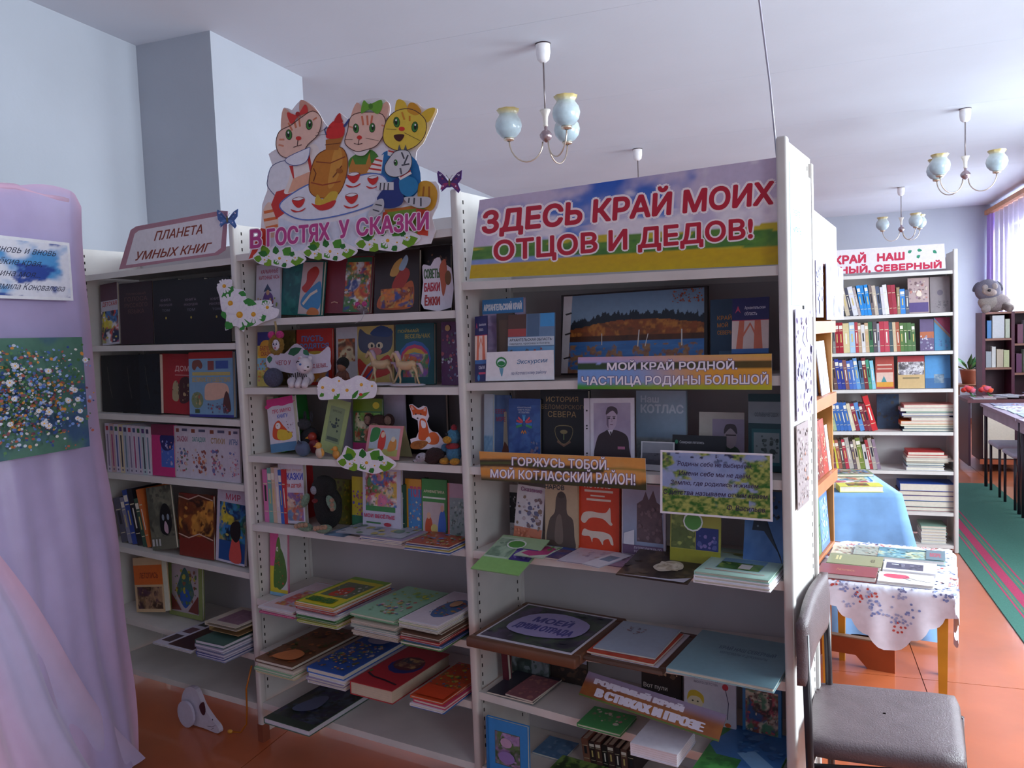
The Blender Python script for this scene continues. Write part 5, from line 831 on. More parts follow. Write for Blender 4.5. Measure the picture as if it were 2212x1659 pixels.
# sixth shelf
gp = 'books lying on the sixth shelf of the middle unit'
PILE(U2, 6, 552, 632, -.16, .36, ['#e0cfa0','#8ab890','#c8b8a8','#6a4a3a'], 'the low leftmost pile of the sixth shelf', gp, .012, [('r',0,0,1,1,'#7a5238'),('i',5,['#3a5a2a','#5a3a22','#c8743a','#2a3a22','#a85a3a','#4a2a3a'],.03,.03,.97,.97,60,.05,.13),('s',[(.3,.08),(.5,.3),(.85,.25),(.8,.08)],'#d8824a')], tj=.01)
PILE(U2, 6, 664, 744, -.14, .34, ['#e0dce4','#9a8fae','#e0dce4','#2f6ac0'], 'the pile under the blue village scene book', gp, .014, [('r',0,0,1,1,'#2f5aa8'),('i',5,['#5a3a22','#3a4a2a','#c8743a','#d8b84a','#2a2a3a','#e0d8d8','#3a8a6a'],.04,.04,.96,.75,70,.04,.1),('e',.55,.82,.28,.1,'#9a9ab8')], tj=.008)
pile(U2, 6, 757, 848, -.135, .33, [(.045, '#b03038', 0, 0)], None, ['thick red book with a blue oval picture on the sixth shelf'], topart=[('r',0,0,1,1,'#b42f38'),('e',.55,.55,.36,.2,'#27357a'),('e',.55,.6,.32,.17,'#5a2a30'),('i',5,['#8a6a5a','#c8a06a','#6a3a3a','#3a3a4a'],.32,.5,.78,.72,30,.03,.07),('l',[(.08,.24),(.3,.18),(.6,.16),(.92,.12)],.025,'#2a2430'),('l',[(.05,.3),(.1,.28)],.05,'#4a7a3a')], pages='#c8b8a0')
PILE(U2, 6, 888, 990, -.13, .28, ['#2f6ac0','#e0dce4','#c8446a','#d8542c'], 'the red orange pile of the sixth shelf', gp, .010, [('r',0,0,1,1,'#c8502a'),('i',5,['#d8a03a','#3a6a3a','#8a4a2a','#c8c83a','#4a5aa8'],.0,.3,1,1,46,.05,.12),('r',.08,.03,.98,.3,'#dc4a24')], tj=.01)
# bottom shelf
pile(U2, 7, 570, 668, -.12, .34, [(.022, '#4a6a58', 0, 0)], None, ['dark green nature album with white pages on the lowest shelf'], topart=[('r',0,0,1,1,'#33443a'),('i',5,['#2a3430','#4a5a6a','#3a3a5a','#4a4a44','#22302a'],.02,.12,.98,.98,60,.05,.14),('s',[(.2,.3),(.3,.6),(.5,.66),(.6,.4),(.4,.26)],'#5f6a8a')], pages='#d8d4e0')

# ------------------------------------------------------------ toys of the middle unit
def toy(U, s, px, v, name, label, cat='toy', rz=0, w0=None):
    w = U.w(s) if w0 is None else w0; u = U.u_at(px, v, w); w = U.w(s, u) if w0 is None else w
    return empty(name, frame(U.P(u, v, w+.0015), U.d, U.n) @ Matrix.Rotation(rz, 4, 'Z'), label, cat)
RX = lambda a: Matrix.Rotation(a, 3, 'X'); RY = lambda a: Matrix.Rotation(a, 3, 'Y'); RZ = lambda a: Matrix.Rotation(a, 3, 'Z')
# tiger: lying white tiger facing right
o = toy(U2, 2, 645, .0, 'tiger_toy', 'small white striped tiger toy lying on the second shelf')
c = '#d8cfd8'
MB().ball((-.005, .03, .035), (.05, .03, .034), c, bumpy=.04).ball((-.038, .01, .02), (.02, .02, .02), c).obj('body', 'print', o)
hd = MB().ball((.03, .005, .078), (.031, .028, .030), c).ball((.052, -.006, .070), (.014, .016, .012), '#e4dce4').obj('head', 'print', o)
MB().ball((.012, .006, .105), (.009, .006, .009), c).ball((.012, .0, .105), (.006, .004, .006), '#caa0a8').obj('ear', 'print', hd); MB().ball((.045, .02, .104), (.009, .006, .009), c).obj('ear', 'print', hd)
MB().ball((.064, -.012, .074), (.004, .005, .003), '#3a2c30').obj('nose', 'plastic', hd); MB().ball((.036, -.021, .084), (.005, .004, .004), '#3a6ab0').obj('eye', 'plastic', hd)
for x in (-.02, .012, .045): MB().tube([(x, .0, .03), (x+.006, -.018, .012), (x+.016, -.032, .008)], [.013, .012, .011], c).obj('leg', 'print', o)
for i in range(9):
    a = -.045+.011*i
    MB().tube([(a, .0-.001*abs(i-4), .055-.002*abs(i-4)), (a+.004, -.003, .035), (a, -.001, .02)], .0022, '#3a3438', n=5).obj('stripe', 'print', o)
MB().tube([(.02, -.024, .09), (.028, -.026, .096), (.036, -.026, .095)], .0018, '#33303a', n=5).tube([(.05, -.018, .062), (.058, -.016, .062)], .0015, '#33303a', n=5).obj('stripe', 'print', hd)
# grey ball
o = toy(U2, 2, 592, .01, 'wool_ball', 'small fuzzy grey blue ball at the left of the second shelf', 'ball')
MB().ball((0, 0, .036), .036, '#5a5e7c', 18, 12, bumpy=.03).obj('yarn', 'fur', o)
# dark haired doll
o = toy(U2, 2, 742, .06, 'small_doll', 'small brown doll with black hair between tiger and horses')
MB().ball((0, 0, .03), (.026, .02, .03), '#7a4a3a', bumpy=.1).obj('body', 'fur', o); MB().ball((0, -.004, .068), (.017, .016, .018), '#8a5a44').obj('head', 'print', o); MB().ball((.0, .004, .082), (.023, .022, .022), '#141114', bumpy=.12).obj('hair', 'fur', o)
for x in (-.026, .026): MB().tube([(x*.7, 0, .045), (x*1.2, -.008, .025)], .007, '#7a4a3a').obj('arm', 'print', o)
# horses
def horse(px, v, sc_, label, rz=0):
    o = toy(U2, 2, px, v, 'horse_figurine', label, 'figurine', rz); S = Matrix.Scale(sc_, 4); c = '#c8ab84'
    o['group'] = 'cream horse figurines'
    MB().tube([(.040,0,.072),(.028,0,.074),(.008,0,.070),(-.012,0,.070),(-.030,0,.076),(-.036,0,.085)], [.008,.015,.0155,.015,.014,.008], c, 10).xf(S).obj('body', 'plastic', o)
    MB().tube([(-.028,0,.078),(-.036,0,.095),(-.042,0,.108),(-.050,0,.112),(-.060,0,.100),(-.064,0,.095)], [.012,.009,.008,.008,.006,.004], c, 8).xf(S).obj('head', 'plastic', o)
    MB().tube([(-.024,0,.088),(-.030,.001,.102),(-.038,.002,.116),(-.046,0,.118)], [.004,.007,.007,.003], '#b8a0b4', 6).xf(S).obj('mane', 'plastic', o)
    MB().tube([(.042,0,.076),(.056,0,.074),(.064,0,.058),(.066,0,.044)], [.004,.006,.006,.002], '#b8a0b4', 6).xf(S).obj('tail', 'plastic', o)
    for pts in ([(-.024,.006,.066),(-.040,.006,.044),(-.052,.006,.024),(-.064,.006,.008)], [(-.022,-.006,.066),(-.026,-.006,.042),(-.022,-.006,.024),(-.026,-.006,.006)], [(.030,.006,.068),(.038,.006,.048),(.030,.006,.030),(.032,.006,.006)], [(.030,-.006,.068),(.044,-.006,.050),(.048,-.006,.028),(.056,-.006,.008)]):
        MB().tube(pts, [.007, .0045, .003, .0035], c, 6).xf(S).obj('leg', 'plastic', o)
    MB().ball((0,0,.0062), (.075,.03,.006), '#c0c0cc').xf(S).obj('base', 'plastic', o)
horse(826, .055, 1.05, 'cream horse figurine with raised head, the one further left')
horse(880, .015, 1.0, 'cream horse figurine standing on a white base near the teal book')
# third shelf toys
def bird(px, v, c, c2, label, s=1.0, name='bird_toy', rz=0):
    o = toy(U2, 3, px, v, name, label, 'toy', rz); S = Matrix.Scale(s, 4)
    MB().ball((0,0,.024), (.02,.017,.023), c, bumpy=.03).xf(S).obj('body', 'plastic', o); h = MB().ball((-.004,-.002,.052), (.014,.013,.014), c2).xf(S).obj('head', 'plastic', o)
    MB().tube([(-.014,-.008,.050),(-.024,-.012,.048)], [.005,.001], '#d88a2a', 6).xf(S).obj('beak', 'plastic', h); MB().ball((-.012,-.010,.056), .0022, '#111').xf(S).obj('eye', 'plastic', h)
    MB().ball((.014,-.004,.026), (.012,.005,.016), c2).xf(S).obj('wing', 'plastic', o)
bird(680, .09, '#7a2430', '#a83a2c', 'dark red bird toy behind the little singing figurine', 1.25)
bird(692, .0, '#c8b8a8', '#d8a04a', 'small cream bird figurine with a yellow crest at the front edge', .9)
bird(727, .0, '#c88a3a', '#d89a44', 'small orange figurine left of the leafy daisy cut-out', .72, 'bear_figurine')
o = toy(U2, 3, 672, .12, 'donkey_toy', 'dark grey plush donkey at the back of the third shelf')
MB().ball((0,0,.05), (.045,.03,.048), '#3a3a44', bumpy=.06).obj('body', 'fur', o); h = MB().ball((-.014,-.02,.11), (.034,.026,.022), '#4a4a54', bumpy=.05).ball((-.048,-.028,.104), (.012,.012,.011), '#22222a').obj('head', 'fur', o)
for x in (-.012, .022): MB().ball((x,-.01,.138), (.007,.006,.022), '#3a3a44').obj('ear', 'fur', h)
o = toy(U2, 3, 655, .03, 'cloth_pouch', 'small slate blue cloth pouch in front of the donkey', 'pouch')
MB().ball((0,0,.028), (.034,.02,.028), '#54607c', bumpy=.1).tube([(-.01,-.015,.05),(0,-.02,.06),(.01,-.015,.05)], .003, '#3a4460').obj('bag', 'cloth', o)
o = toy(U2, 3, 826, .11, 'monkey_toy', 'brown plush monkey with big round ears behind the tent card')
MB().ball((0,0,.05), (.04,.03,.05), '#4a2c2c', bumpy=.05).obj('body', 'fur', o); h = MB().ball((0,-.01,.118), (.036,.03,.032), '#54302e', bumpy=.05).obj('head', 'fur', o)
for x in (-.046, .046): MB().ball((x,-.008,.13), (.024,.01,.024), '#4a2828').ball((x,-.017,.13), (.016,.006,.016), '#b08a7a').obj('ear', 'fur', h)
MB().ball((0,-.034,.108), (.022,.012,.016), '#b8927c').ball((0,-.046,.112), (.004,.003,.003), '#221').obj('muzzle', 'fur', h)
o = toy(U2, 3, 926, -.005, 'hedgehog_toy', 'dark brown plush hedgehog with white face in front of the fox')
MB().ball((.014,.012,.026), (.04,.026,.026), '#3a1c20', 18, 12, mat=RY(-.25), bumpy=.16).obj('body', 'fur', o)
h = MB().ball((-.024,-.006,.022), (.022,.016,.015), '#c8c4d4', mat=RY(-.4)).ball((-.047,-.010,.010), (.008,.006,.005), '#dcd8e4').obj('face', 'fur', o)
MB().ball((-.05,-.014,.009), .003, '#1a1418').obj('nose', 'plastic', h); MB().ball((-.022,-.021,.026), .003, '#1a1418').obj('eye', 'plastic', h)
o = toy(U2, 3, 982, .015, 'duck_toy', 'blue plush duck with orange beak and feet at the right end')
MB().ball((0,0,.036), (.026,.024,.032), '#4a8ab4', bumpy=.04).obj('body', 'fur', o); MB().ball((0,-.006,.06), (.024,.022,.012), '#b02c3a').obj('scarf', 'fur', o)
h = MB().ball((0,0,.09), (.024,.022,.026), '#4f94bc', bumpy=.04).obj('head', 'fur', o)
MB().ball((-.008,-.024,.082), (.016,.012,.012), '#e0a02c').obj('beak', 'fur', h); MB().ball((-.012,-.02,.1), .005, '#14141c').obj('eye', 'plastic', h); MB().ball((.004,.0,.118), (.01,.01,.012), '#a82c3a').obj('tuft', 'fur', h)
for x in (-.026, .014): MB().ball((x,-.018,.012), (.016,.02,.011), '#d8982c').obj('foot', 'fur', o)
MB().ball((-.034,0,.052), (.015,.01,.014), '#4a8ab4').obj('wing', 'fur', o)
# mole plush on the fourth shelf
o = toy(U2, 4, 690, -.0, 'mole_toy', 'black fluffy mole plush with pale green paws on the fourth shelf'); c = '#0d0c10'
MB().ball((.005,.045,.085), (.058,.045,.082), c, 20, 14, bumpy=.08).obj('body', 'fur', o)
h = MB().ball((.002,.035,.158), (.048,.042,.042), c, 18, 12, bumpy=.08).obj('head', 'fur', o)
MB().ball((-.012,-.006,.152), (.014,.008,.016), '#a8a8b8').obj('eye_patch', 'fur', h); MB().ball((-.014,.0,.112), (.012,.010,.008), '#8a1c24').obj('mouth', 'fur', h)
for x, z, a in ((-.062,.11,.5),(.064,.11,-.5)):
    q = MB().ball((x,.0,z), (.014,.016,.03), '#8fae98', mat=RY(a)).obj('paw', 'fur', o)
    for k in range(3): MB().ball((x+(-.014 if x < 0 else .012)+.004*k*(1 if x < 0 else 0),-.008,z-.02+.016*k), (.008,.009,.008), '#c8a088').obj('finger', 'fur', q)
for x in (-.052, .042):
    q = MB().ball((x,-.02,.018), (.036,.022,.016), '#8fae98', mat=RY(.15 if x < 0 else -.15)).obj('foot', 'fur', o)
    for k in range(4): MB().ball((x-.024+.016*k,-.038,.022+.003*k), (.009,.008,.009), '#d0a68a').obj('toe', 'fur', q)
# little mouse on the top shelf, string
o = toy(U2, 1, 784, -.002, 'mouse_toy', 'tiny grey mouse with pink pompom ears on the top shelf edge')
MB().ball((0,.004,.012), (.017,.014,.012), '#8a8290').obj('body', 'fur', o); h = MB().ball((-.004,-.006,.022), (.012,.011,.011), '#a89ea8').obj('head', 'fur', o)
for x in (-.018,.012): MB().ball((x,-.004,.034), .009, '#e85aa8', bumpy=.1).obj('ear', 'fur', h)
MB().ball((-.008,-.016,.024), .002, '#111').ball((0,-.017,.024), .002, '#111').obj('eye', 'plastic', h); MB().tube([(.012,-.01,.01),(.018,-.016,-.003),(.006,-.018,-.022),(-.02,-.02,-.03)], .0012, '#b8b8c0', 5).obj('tail', 'plastic', o)
# hanging round ornament
pl = U2.plane(-.03); x, y = pl.mp(597, 745); r = .0375
o = empty('round_ornament', pl.m @ Matrix.Translation((x, y, 0)), 'round golden ornament with a doll face and pink pompoms', 'ornament')
ro = MB(); ro.lathe([(r*.55,-.004),(r*.6,.006),(r*.85,.009),(r,.004),(r*.95,-.004)], '#a8822c', n=28, wav=.04, wn=14, wfrom=1); ro.obj('wreath', 'fur', o)
fa = MB(); fa.lathe([(.0001,.006),(r*.4,.006),(r*.56,.0)], '#d8d0dc', n=20); art(fa, [('e',-.007,.003,.004,.003,'#2a2a4a'),('e',.007,.003,.004,.003,'#2a2a4a'),('e',0,-.003,.002,.002,'#22222a'),('e',0,-.011,.005,.0025,'#b83a4a'),('l',[(-.012,.009),(-.006,.011)],.0015,'#333'),('l',[(.012,.009),(.006,.011)],.0015,'#333')], z=.0065); fa.obj('face', 'print', o)
for s in (-1, 1): MB().ball((s*.021,.036,.0), .0145, '#e8409a', bumpy=.1).obj('pompom', 'fur', o)
MB().tube([(0,.035,-.001),(.001,.06,-.003),(.004,.085,.004)], .004, '#a8946a').obj('ribbon', 'cloth', o)
# ------------------------------------------------------------ contents of the left unit (U1)
G = 'books on the %s shelf of the left unit'
g = G % 'top'
cover(U1, 1, 222, 258, 612, .05, '#b8b4c0', [('r',0,.72,1,1,'#5a3a4a'),T('ДЕТСКАЯ',.1,.62,.95,.7,'#a83a3a',.02),('i',5,['#2a2a3a','#4a7ab0','#c8443a','#c8b83a','#e0dce4','#1f2a4a'],0,.03,1,.55,30,.08,.18)], 'white book with a bird picture at the left end of the top shelf', g, t=.012, tilt=.06, lean=.05)
cover(U1, 1, 262, 332, 612, .05, '#33202a', [T('ТОЛКОВЫЙ',.2,.8,.8,.84,'#6a4a44'),T('ГОЛОСА',.15,.7,.85,.77,'#6a4a44'),T('РУССКОГО',.15,.6,.85,.67,'#6a4a44'),T('ЯЗЫКА',.25,.5,.75,.57,'#6a4a44')], 'dark brown book with faded red title on the top shelf', g, t=.03, tilt=.04)
for i, (a, b) in enumerate(((334, 388), (386, 444), (440, 500))):
    cover(U1, 1, a, b, 606-2*i, .045-.004*i, '#17141c', [T('КНИГА',.3,.66,.7,.7,'#8a7a8a'),T('РЕКОРДОВ',.25,.58,.75,.62,'#8a7a8a'),T('том',.35,.5,.65,.54,'#6a6a7a'),('e',.5,.4,.03,.02,'#a8943a')], ['black encyclopaedia cover next to the dark brown book on the top shelf','black encyclopaedia cover second from the right post on the top shelf','black encyclopaedia cover next to the right post on the top shelf'][i], 'black encyclopaedias on the top shelf of the left unit', t=.025, tilt=.04)
g = G % 'second'
for i, (a, b, c) in enumerate(((222, 268, '#15161c'), (266, 308, '#101116'), (304, 348, '#1a2028'))):
    cover(U1, 2, a, b, 757, .05-.005*i, c, [('i',5,['#1a1b22','#121319'],0,0,1,1,10,.1,.2),('l',[(.3,.8),(.38,.5),(.5,.25)],.01,'#6a6a5a')], ['black album at the left end of the second shelf','middle black album on the second shelf','dark slate album left of the red book'][i], 'black albums on the second shelf of the left unit', t=.02, tilt=.04, name='album')
cover(U1, 2, 346, 412, 757, .055, '#a32a34', [('q','ДОМ',[(.5,.7),(.95,.7),(.95,.8),(.5,.8)],'#d8a8a8',.03),('r',.5,.64,.95,.655,'#c88a8a'),('s',[(.42,.25),(.44,.5),(.56,.55),(.64,.4),(.6,.22)],'#a89a7a'),('s',[(.66,.2),(.66,.56),(.95,.6),(.98,.25)],'#4a2a30'),('i',5,['#3a2a2e','#b8a07a'],.4,.2,.95,.55,12,.03,.08)], 'red book with a small grey figure on the second shelf', g, t=.014, tilt=.05, lean=-.03)
cover(U1, 2, 410, 505, 752, .02, '#7aa0c0', [('r',0,.9,1,1,'#a82a2c'),('r',0,0,1,.04,'#3a3a8a'),('s',[(.08,.76),(.1,.86),(.25,.88),(.32,.8),(.28,.74),(.2,.78),(.14,.72)],'#7a4a44'),('r',.44,.72,.58,.86,'#8a4a4a'),('r',.62,.74,.9,.86,'#3f5aa0'),('r',.08,.64,.94,.69,'#b8a86a'),('q','ВЕЛИКИЕ ПУТЕШЕСТВИЯ',[(.08,.54),(.94,.54),(.94,.61),(.08,.61)],'#c8a84a',.02),('s',[(.36,.36),(.4,.5),(.62,.53),(.86,.5),(.9,.36),(.7,.28),(.4,.26)],'#d8b09c'),('e',.19,.26,.14,.13,'#7a8a6a'),('i',5,['#a8584a','#5a7a4a','#b8a87a'],.08,.18,.3,.36,8,.03,.06),('r',.14,.06,.24,.12,'#4a5a3a'),('s',[(.78,.1),(.8,.3),(.86,.4),(.92,.3),(.94,.1)],'#5a3a3a'),('i',6,['#5a7a9a','#4a4a5a','#c83a3a'],.36,.06,.9,.22,14,.02,.05)], 'light blue travel encyclopaedia with a globe on the second shelf', g, t=.016, tilt=.05)
g = G % 'third'
WS = ['#cdc4d4','#c8a8a8','#cfc6d6','#d8c8a8','#b8bccc','#cac2d2','#cfc6d6','#d0c0d0','#b8c8cc','#d4ccd8']
spines(U1, 3, [(9.6, 104, WS[i], .0, ['first','second','third','fourth','fifth','sixth','seventh','eighth','ninth','tenth'][i], [('r',.2,.86,.8,.95,['#b83a4a','#4a5a8a','#3a6a4a','#5a3a7a','#3a3a5a'][i % 5]),('r',.35,.12,.65,.78,['#8a7a9a','#4a5a9a','#6a8a9a','#a84a7a','#3a3a4a'][(i*3) % 5]),('r',.35,.04,.65,.08,'#6a5a7a')]) for i in range(10)], 233, .02, 'white spined series on the third shelf of the left unit', 'white spined series book, %s from the draped stand')
cover(U1, 3, 330, 378, 918, .02, '#c8347a', [('r',.42,.18,1,.8,'#4a6ac0'),('s',[(.42,.6),(.6,.5),(.9,.55),(1,.8),(.42,.8)],'#2a2a6a'),('i',5,['#d88a6a','#4a7ad0','#b8b8e0'],.45,.2,.98,.7,12,.04,.1),('r',0,.8,1,1,'#7a2a4a')], 'bright pink book with a blue evening picture on the third shelf', g, t=.018, tilt=.04)
for i, (a, b, p) in enumerate(((380, 412, ['#3f8a5a','#3a6ab0','#c84a5a']), (412, 452, ['#8a3a34','#c8643a','#3a3a6a']), (452, 494, ['#c85a7a','#4a6ab0','#7a5a4a']), (494, 520, ['#3a6ab0','#c83a5a','#b8a0c0']))):
    cover(U1, 3, a, b, 920+2*i, .025-.003*i, '#cbc3d2', [('r',.1,.88,.3,.95,'#8a4a3a'),('r',.5,.9,.85,.95,'#5a5a7a'),('q',['СКАЗКИ','ЗАГАДКИ','СТИХИ','ИГРЫ'][i],[(.15,.7),(.85,.7),(.85,.8),(.15,.8)],['#a84a6a','#5a9a9a','#a88a5a','#4a6a9a'][i],.03),('i',5+i,p+['#e0c8b8'],.12,.08,.9,.6,22,.06,.15)], ['white cover with a green and blue figure right of the pink book','white cover with a red brown figure on the third shelf','white cover with a pink and blue figure on the third shelf','narrow white cover beside the right post on the third shelf'][i], 'white picture covers on the third shelf of the left unit', t=.008, tilt=.04)
g = G % 'fourth'
spines(U1, 4, [(14,96,'#5a5a6c',.22,'grey'),(9,100,'#8a8aa0',.22,'pale grey'),(11,118,'#2f4a9c',.22,'blue'),(12,122,'#22202a',.22,'black'),(9,104,'#3a5a4a',.22,'green'),(8,126,'#d8743a',.22,'orange')], 264, .04, g, 'leaning %s book at the left of the fourth shelf')
cover(U1, 4, 330, 383, 1052, .02, '#6a6a5c', [('i',5,['#5a5c50','#7a7a68','#4a4a40'],0,.2,1,1,24,.1,.2),('s',[(.45,.3),(.5,.6),(.7,.72),(.9,.62),(.92,.35),(.7,.22)],'#141418'),('s',[(.6,.3),(.66,.44),(.76,.36),(.74,.24)],'#c8a8b8'),('e',.6,.5,.05,.05,'#8a98a8'),('e',.8,.5,.05,.05,'#8a98a8'),('r',.05,.06,.14,.17,'#c8c8c8'),('r',.2,.06,.27,.17,'#c8c8c8'),('r',.33,.06,.4,.17,'#c8c8c8')], 'grey green book with a black dog leaning on the fourth shelf', g, t=.012, tilt=.06, lean=.16)
cover(U1, 4, 388, 462, 1070, .03, '#7a2a20', [('s',[(0,.35),(.3,.3),(.6,.38),(1,.3),(1,.95),(.6,1.0),(.3,.92),(0,.96)],'#5a2c18'),('s',[(.3,.4),(.5,.8),(.8,.85),(.95,.6),(.7,.35)],'#a8602a'),('i',5,['#8a4a22','#3a1c14','#c88a3a','#6a3218'],.0,.36,1,.92,34,.06,.14),('l',[(0,.35),(.3,.3),(.6,.38),(1,.31)],.02,'#c8a898'),('l',[(0,.95),(.3,.91),(.6,.99),(1,.93)],.02,'#c8a898')], 'dark red book with a brown animal band on the fourth shelf', g, t=.012, tilt=.06)
cover(U1, 4, 466, 528, 1052, .03, '#c4bcd0', [('r',.1,.03,1,.82,'#1f4a8a'),('q','МИР',[(.3,.86),(.8,.86),(.8,.94),(.3,.94)],'#b84a6a',.03),('i',5,['#2a6ab0','#1a3a6a','#2f7a5a','#c8b83a','#14203a','#3a8ac0'],.1,.3,1,.82,34,.06,.14),('s',[(.5,.05),(.55,.3),(.65,.42),(.8,.36),(.9,.05)],'#c8504a'),('s',[(.5,.4),(.55,.55),(.8,.58),(.85,.4),(.7,.3)],'#1a1418')], 'blue underwater book with a dark haired child on the fourth shelf', g, t=.012, tilt=.06, lean=-.06)
g = G % 'fifth'
cover(U1, 5, 296, 358, 1195, .06, '#d8b890', [('r',0,.5,1,.86,'#e0702a'),('q','ЛЕТОПИСЬ',[(.2,.62),(.85,.62),(.85,.72),(.2,.72)],'#9a3a1c',.03),('r',.08,.06,.95,.46,'#6a4a34'),('i',5,['#8a6a4a','#4a3024','#b08a6a','#5a3a4a'],.08,.06,.95,.46,40,.04,.1)], 'orange and brown history book leaning at the left of the fifth shelf', g, t=.03, tilt=.08, lean=.14)
cover(U1, 5, 366, 438, 1213, .12, '#8f9a5c', [('r',.1,.08,.9,.92,'#b8a8b0'),('s',[(.25,.4),(.3,.6),(.45,.85),(.55,.85),(.7,.6),(.75,.4),(.5,.2)],'#3f6a6a'),('s',[(.35,.3),(.4,.48),(.6,.48),(.65,.3),(.5,.16)],'#2f5ab0'),('i',5,['#8a3a3a','#c8b83a','#4a7a4a','#3a6a7a'],.2,.2,.85,.85,26,.04,.1),('p',[(.1,.4),(.4,.12),(.1,.1)],'#7a3a34'),('p',[(.9,.42),(.6,.12),(.9,.1)],'#7a3a34')], 'olive book with a blue and green parrot at the back of the fifth shelf', g, t=.012, tilt=.05)
gp = 'books lying on the fifth shelf of the left unit'
flat(U1, 5, 330, 412, -.13, .3, .008, '#cfcbdc', [('r',.02,.02,.98,.98,'#cfcbdc'),('r',.34,.04,.98,.96,'#3f2028'),('r',.06,.1,.28,.34,'#4a3a44'),('r',.06,.42,.28,.6,'#6a4a54'),('r',.06,.68,.28,.9,'#3a3a44'),('r',.34,.7,.98,.96,'#3a3840')], 'thin white and maroon book jutting over the fifth shelf edge', gp, name='book')
CN['#8a92b4'] = 'violet blue'; CN['#3f4c90'] = 'dark blue'; CN['#a8a0b8'] = 'mauve grey'; CN['#4a6a64'] = 'dark teal'
PILE(U1, 5, 424, 500, -.13, .30, ['#8a92b4','#3f4c90','#a8a0b8','#8a92b4','#a8a0b8','#4a6a64'], 'the pile under the keepsake boxes', gp, .0125, [('r',.03,.03,.97,.97,'#4f6e66'),('i',5,['#6a7a5a','#7a5a4a','#5a8a80'],.3,.3,.9,.9,18,.05,.12)], tj=.004, pages='#dcd8e4')
zt = .36+.085
for i, (a, b, vf, t, c, l) in enumerate(((455, 520, -.07, .022, '#a88a60', 'tan fabric covered box on the pile of the fifth shelf'), (446, 524, -.08, .014, '#c4b8a8', 'cream box with a mauve lid lying on the tan box'))):
    o = flat(U1, 5, a, b, vf, .2-.02*i, t, c, [('r',.2,.15,.9,.88,'#8a6878'),('i',5,['#9a7888','#7a5868'],.2,.15,.9,.88,14,.06,.12)] if i else (), l, 'boxes on the pile of the left unit', name='keepsake_box', lift=.088+.0225*i, cat='box', pages=None)
# ------------------------------------------------------------ draped display stand on the left
XS = -2.35
pl = Plane((XS, 0, 0), (0, 1, 0), (0, 0, 1))
o = empty('display_stand', Matrix.Translation((XS-.03, 1.65, 0)), 'tall display stand draped in lilac and pink satin at the left edge', 'stand')
MB().box((-.03, -.455, .03), (-.012, .46, 2.06), '#b89a78').obj('panel', 'wood', o)
for yy in (-.4, .38): MB().box((-.16, yy-.02, 0), (.0, yy+.02, .03), '#8a6a4a').obj('foot', 'wood', o)
def drape_surface(fn, y0, y1, z0, z1, ny, nz, colf):
    vs = []; cs = []
    for j in range(nz+1):
        for i in range(ny+1):
            a, b = i/ny, j/nz; y = y0+(y1-y0)*a; z = z0+(z1-z0)*b; x, y2, z2 = fn(y, z, a, b); vs.append((x, y2, z2)); cs.append(colf(y, z, a, b))
    return vs, [(j*(ny+1)+i, j*(ny+1)+i+1, (j+1)*(ny+1)+i+1, (j+1)*(ny+1)+i) for j in range(nz) for i in range(ny)], np.array(cs)
LI, PI_ = np.array(lin('#b9abd6')), np.array(lin('#dcb2d0'))
def f1(y, z, a, b):
    low = max(0, 1.55-z); top = max(0, (z-1.9)/.2)
    wv = .010*math.sin(34*(y+.10*math.sin(2.2*z)))*min(1, low*1.2+.12)+.006*math.sin(70*y+3*z)*min(1, low)
    x = .012+wv+.035*low*(.4+.6*a)
    edge = max(0, (a-.93)/.07); x -= .03*edge
    yy = y+.030*a*low+.006*math.sin(9*z)*a
    zz = z - (.02*math.sin(12*y)*b**12) - (.03*max(0, (a-.96)/.04)*b**10)
    return x, yy, zz
vs, fs, cs = drape_surface(f1, -.47, .525, .02, 2.10, 110, 90, lambda y, z, a, b: LI+(PI_-LI)*min(1, max(0, (a-.93)*9)+max(0, (b-.985)*40)+.45*max(0, math.sin(26*y+5*z))*max(0, .95-z)))
MB().add(vs, fs, cs, True).obj('lilac_drape', 'satin', o)
def f2(y, z, a, b):      # gathered cloth fanning from a knot towards the lower right
    s = 1-b; top = min(1, s*5); fan = .10+.60*s**.8; yy = -.24+a*fan*1.12+.03*s*math.sin(7*s)
    w1 = math.sin(a*19+2.2*s)*.020+math.sin(a*41+1+3*s)*.009+math.sin(a*8-2*s)*.018
    x = .050+w1*(.35+.65*s)*min(1, (1-a)*6)+.055*s*(1-a*.75)+.030*math.exp(-((a-.9+.2*s)/.07)**2)*s
    return x, yy, max(.008, .02+1.18*b-.16*a*b*s+.05*math.sin(a*9)*b*s)
LP = np.array(lin('#c6bce2'))
vs, fs, cs = drape_surface(f2, 0, 1, 0, 1, 150, 70, lambda y, z, a, b: LP+(PI_-LP)*min(1, max(0, .25+.75*math.sin(a*8-2*(1-b))*(.4+.6*b)+.4*b)))
MB().add(vs, fs, cs, True).obj('pink_drape', 'satin', o)
mb = MB(); mb.tube([(.03+.012*math.sin(k), -.30+.03*k, 1.19+.015*math.sin(k*1.3)) for k in range(9)], [.02, .03, .035, .04, .045, .04, .032, .024, .012], tuple(PI_), 12); mb.obj('knot', 'satin', o)
mb = MB(); mb.tube([(0.0, -.45+.1*k, 2.085+.008*math.sin(k*2)) for k in range(10)], .014, tuple(PI_), 8); mb.obj('top_fold', 'satin', o)
def wc(X, Y):
    m = sst(.5, .8, fbm(X*5+2, Y*4, 41)+.35*np.exp(-((X-.74)**2*9+(Y-.5)**2*5))-.05); c = mix('#e6e8f4', '#4f9ad8', m); return mix(c, '#2a4aa0', sst(.62, .75, fbm(X*7, Y*6, 44)+.2*np.exp(-((X-.72)**2+(Y-.5)**2)*30)))
plp = Plane((XS+.012, 0, 0), (0, 1, 0), (0, 0, 1))
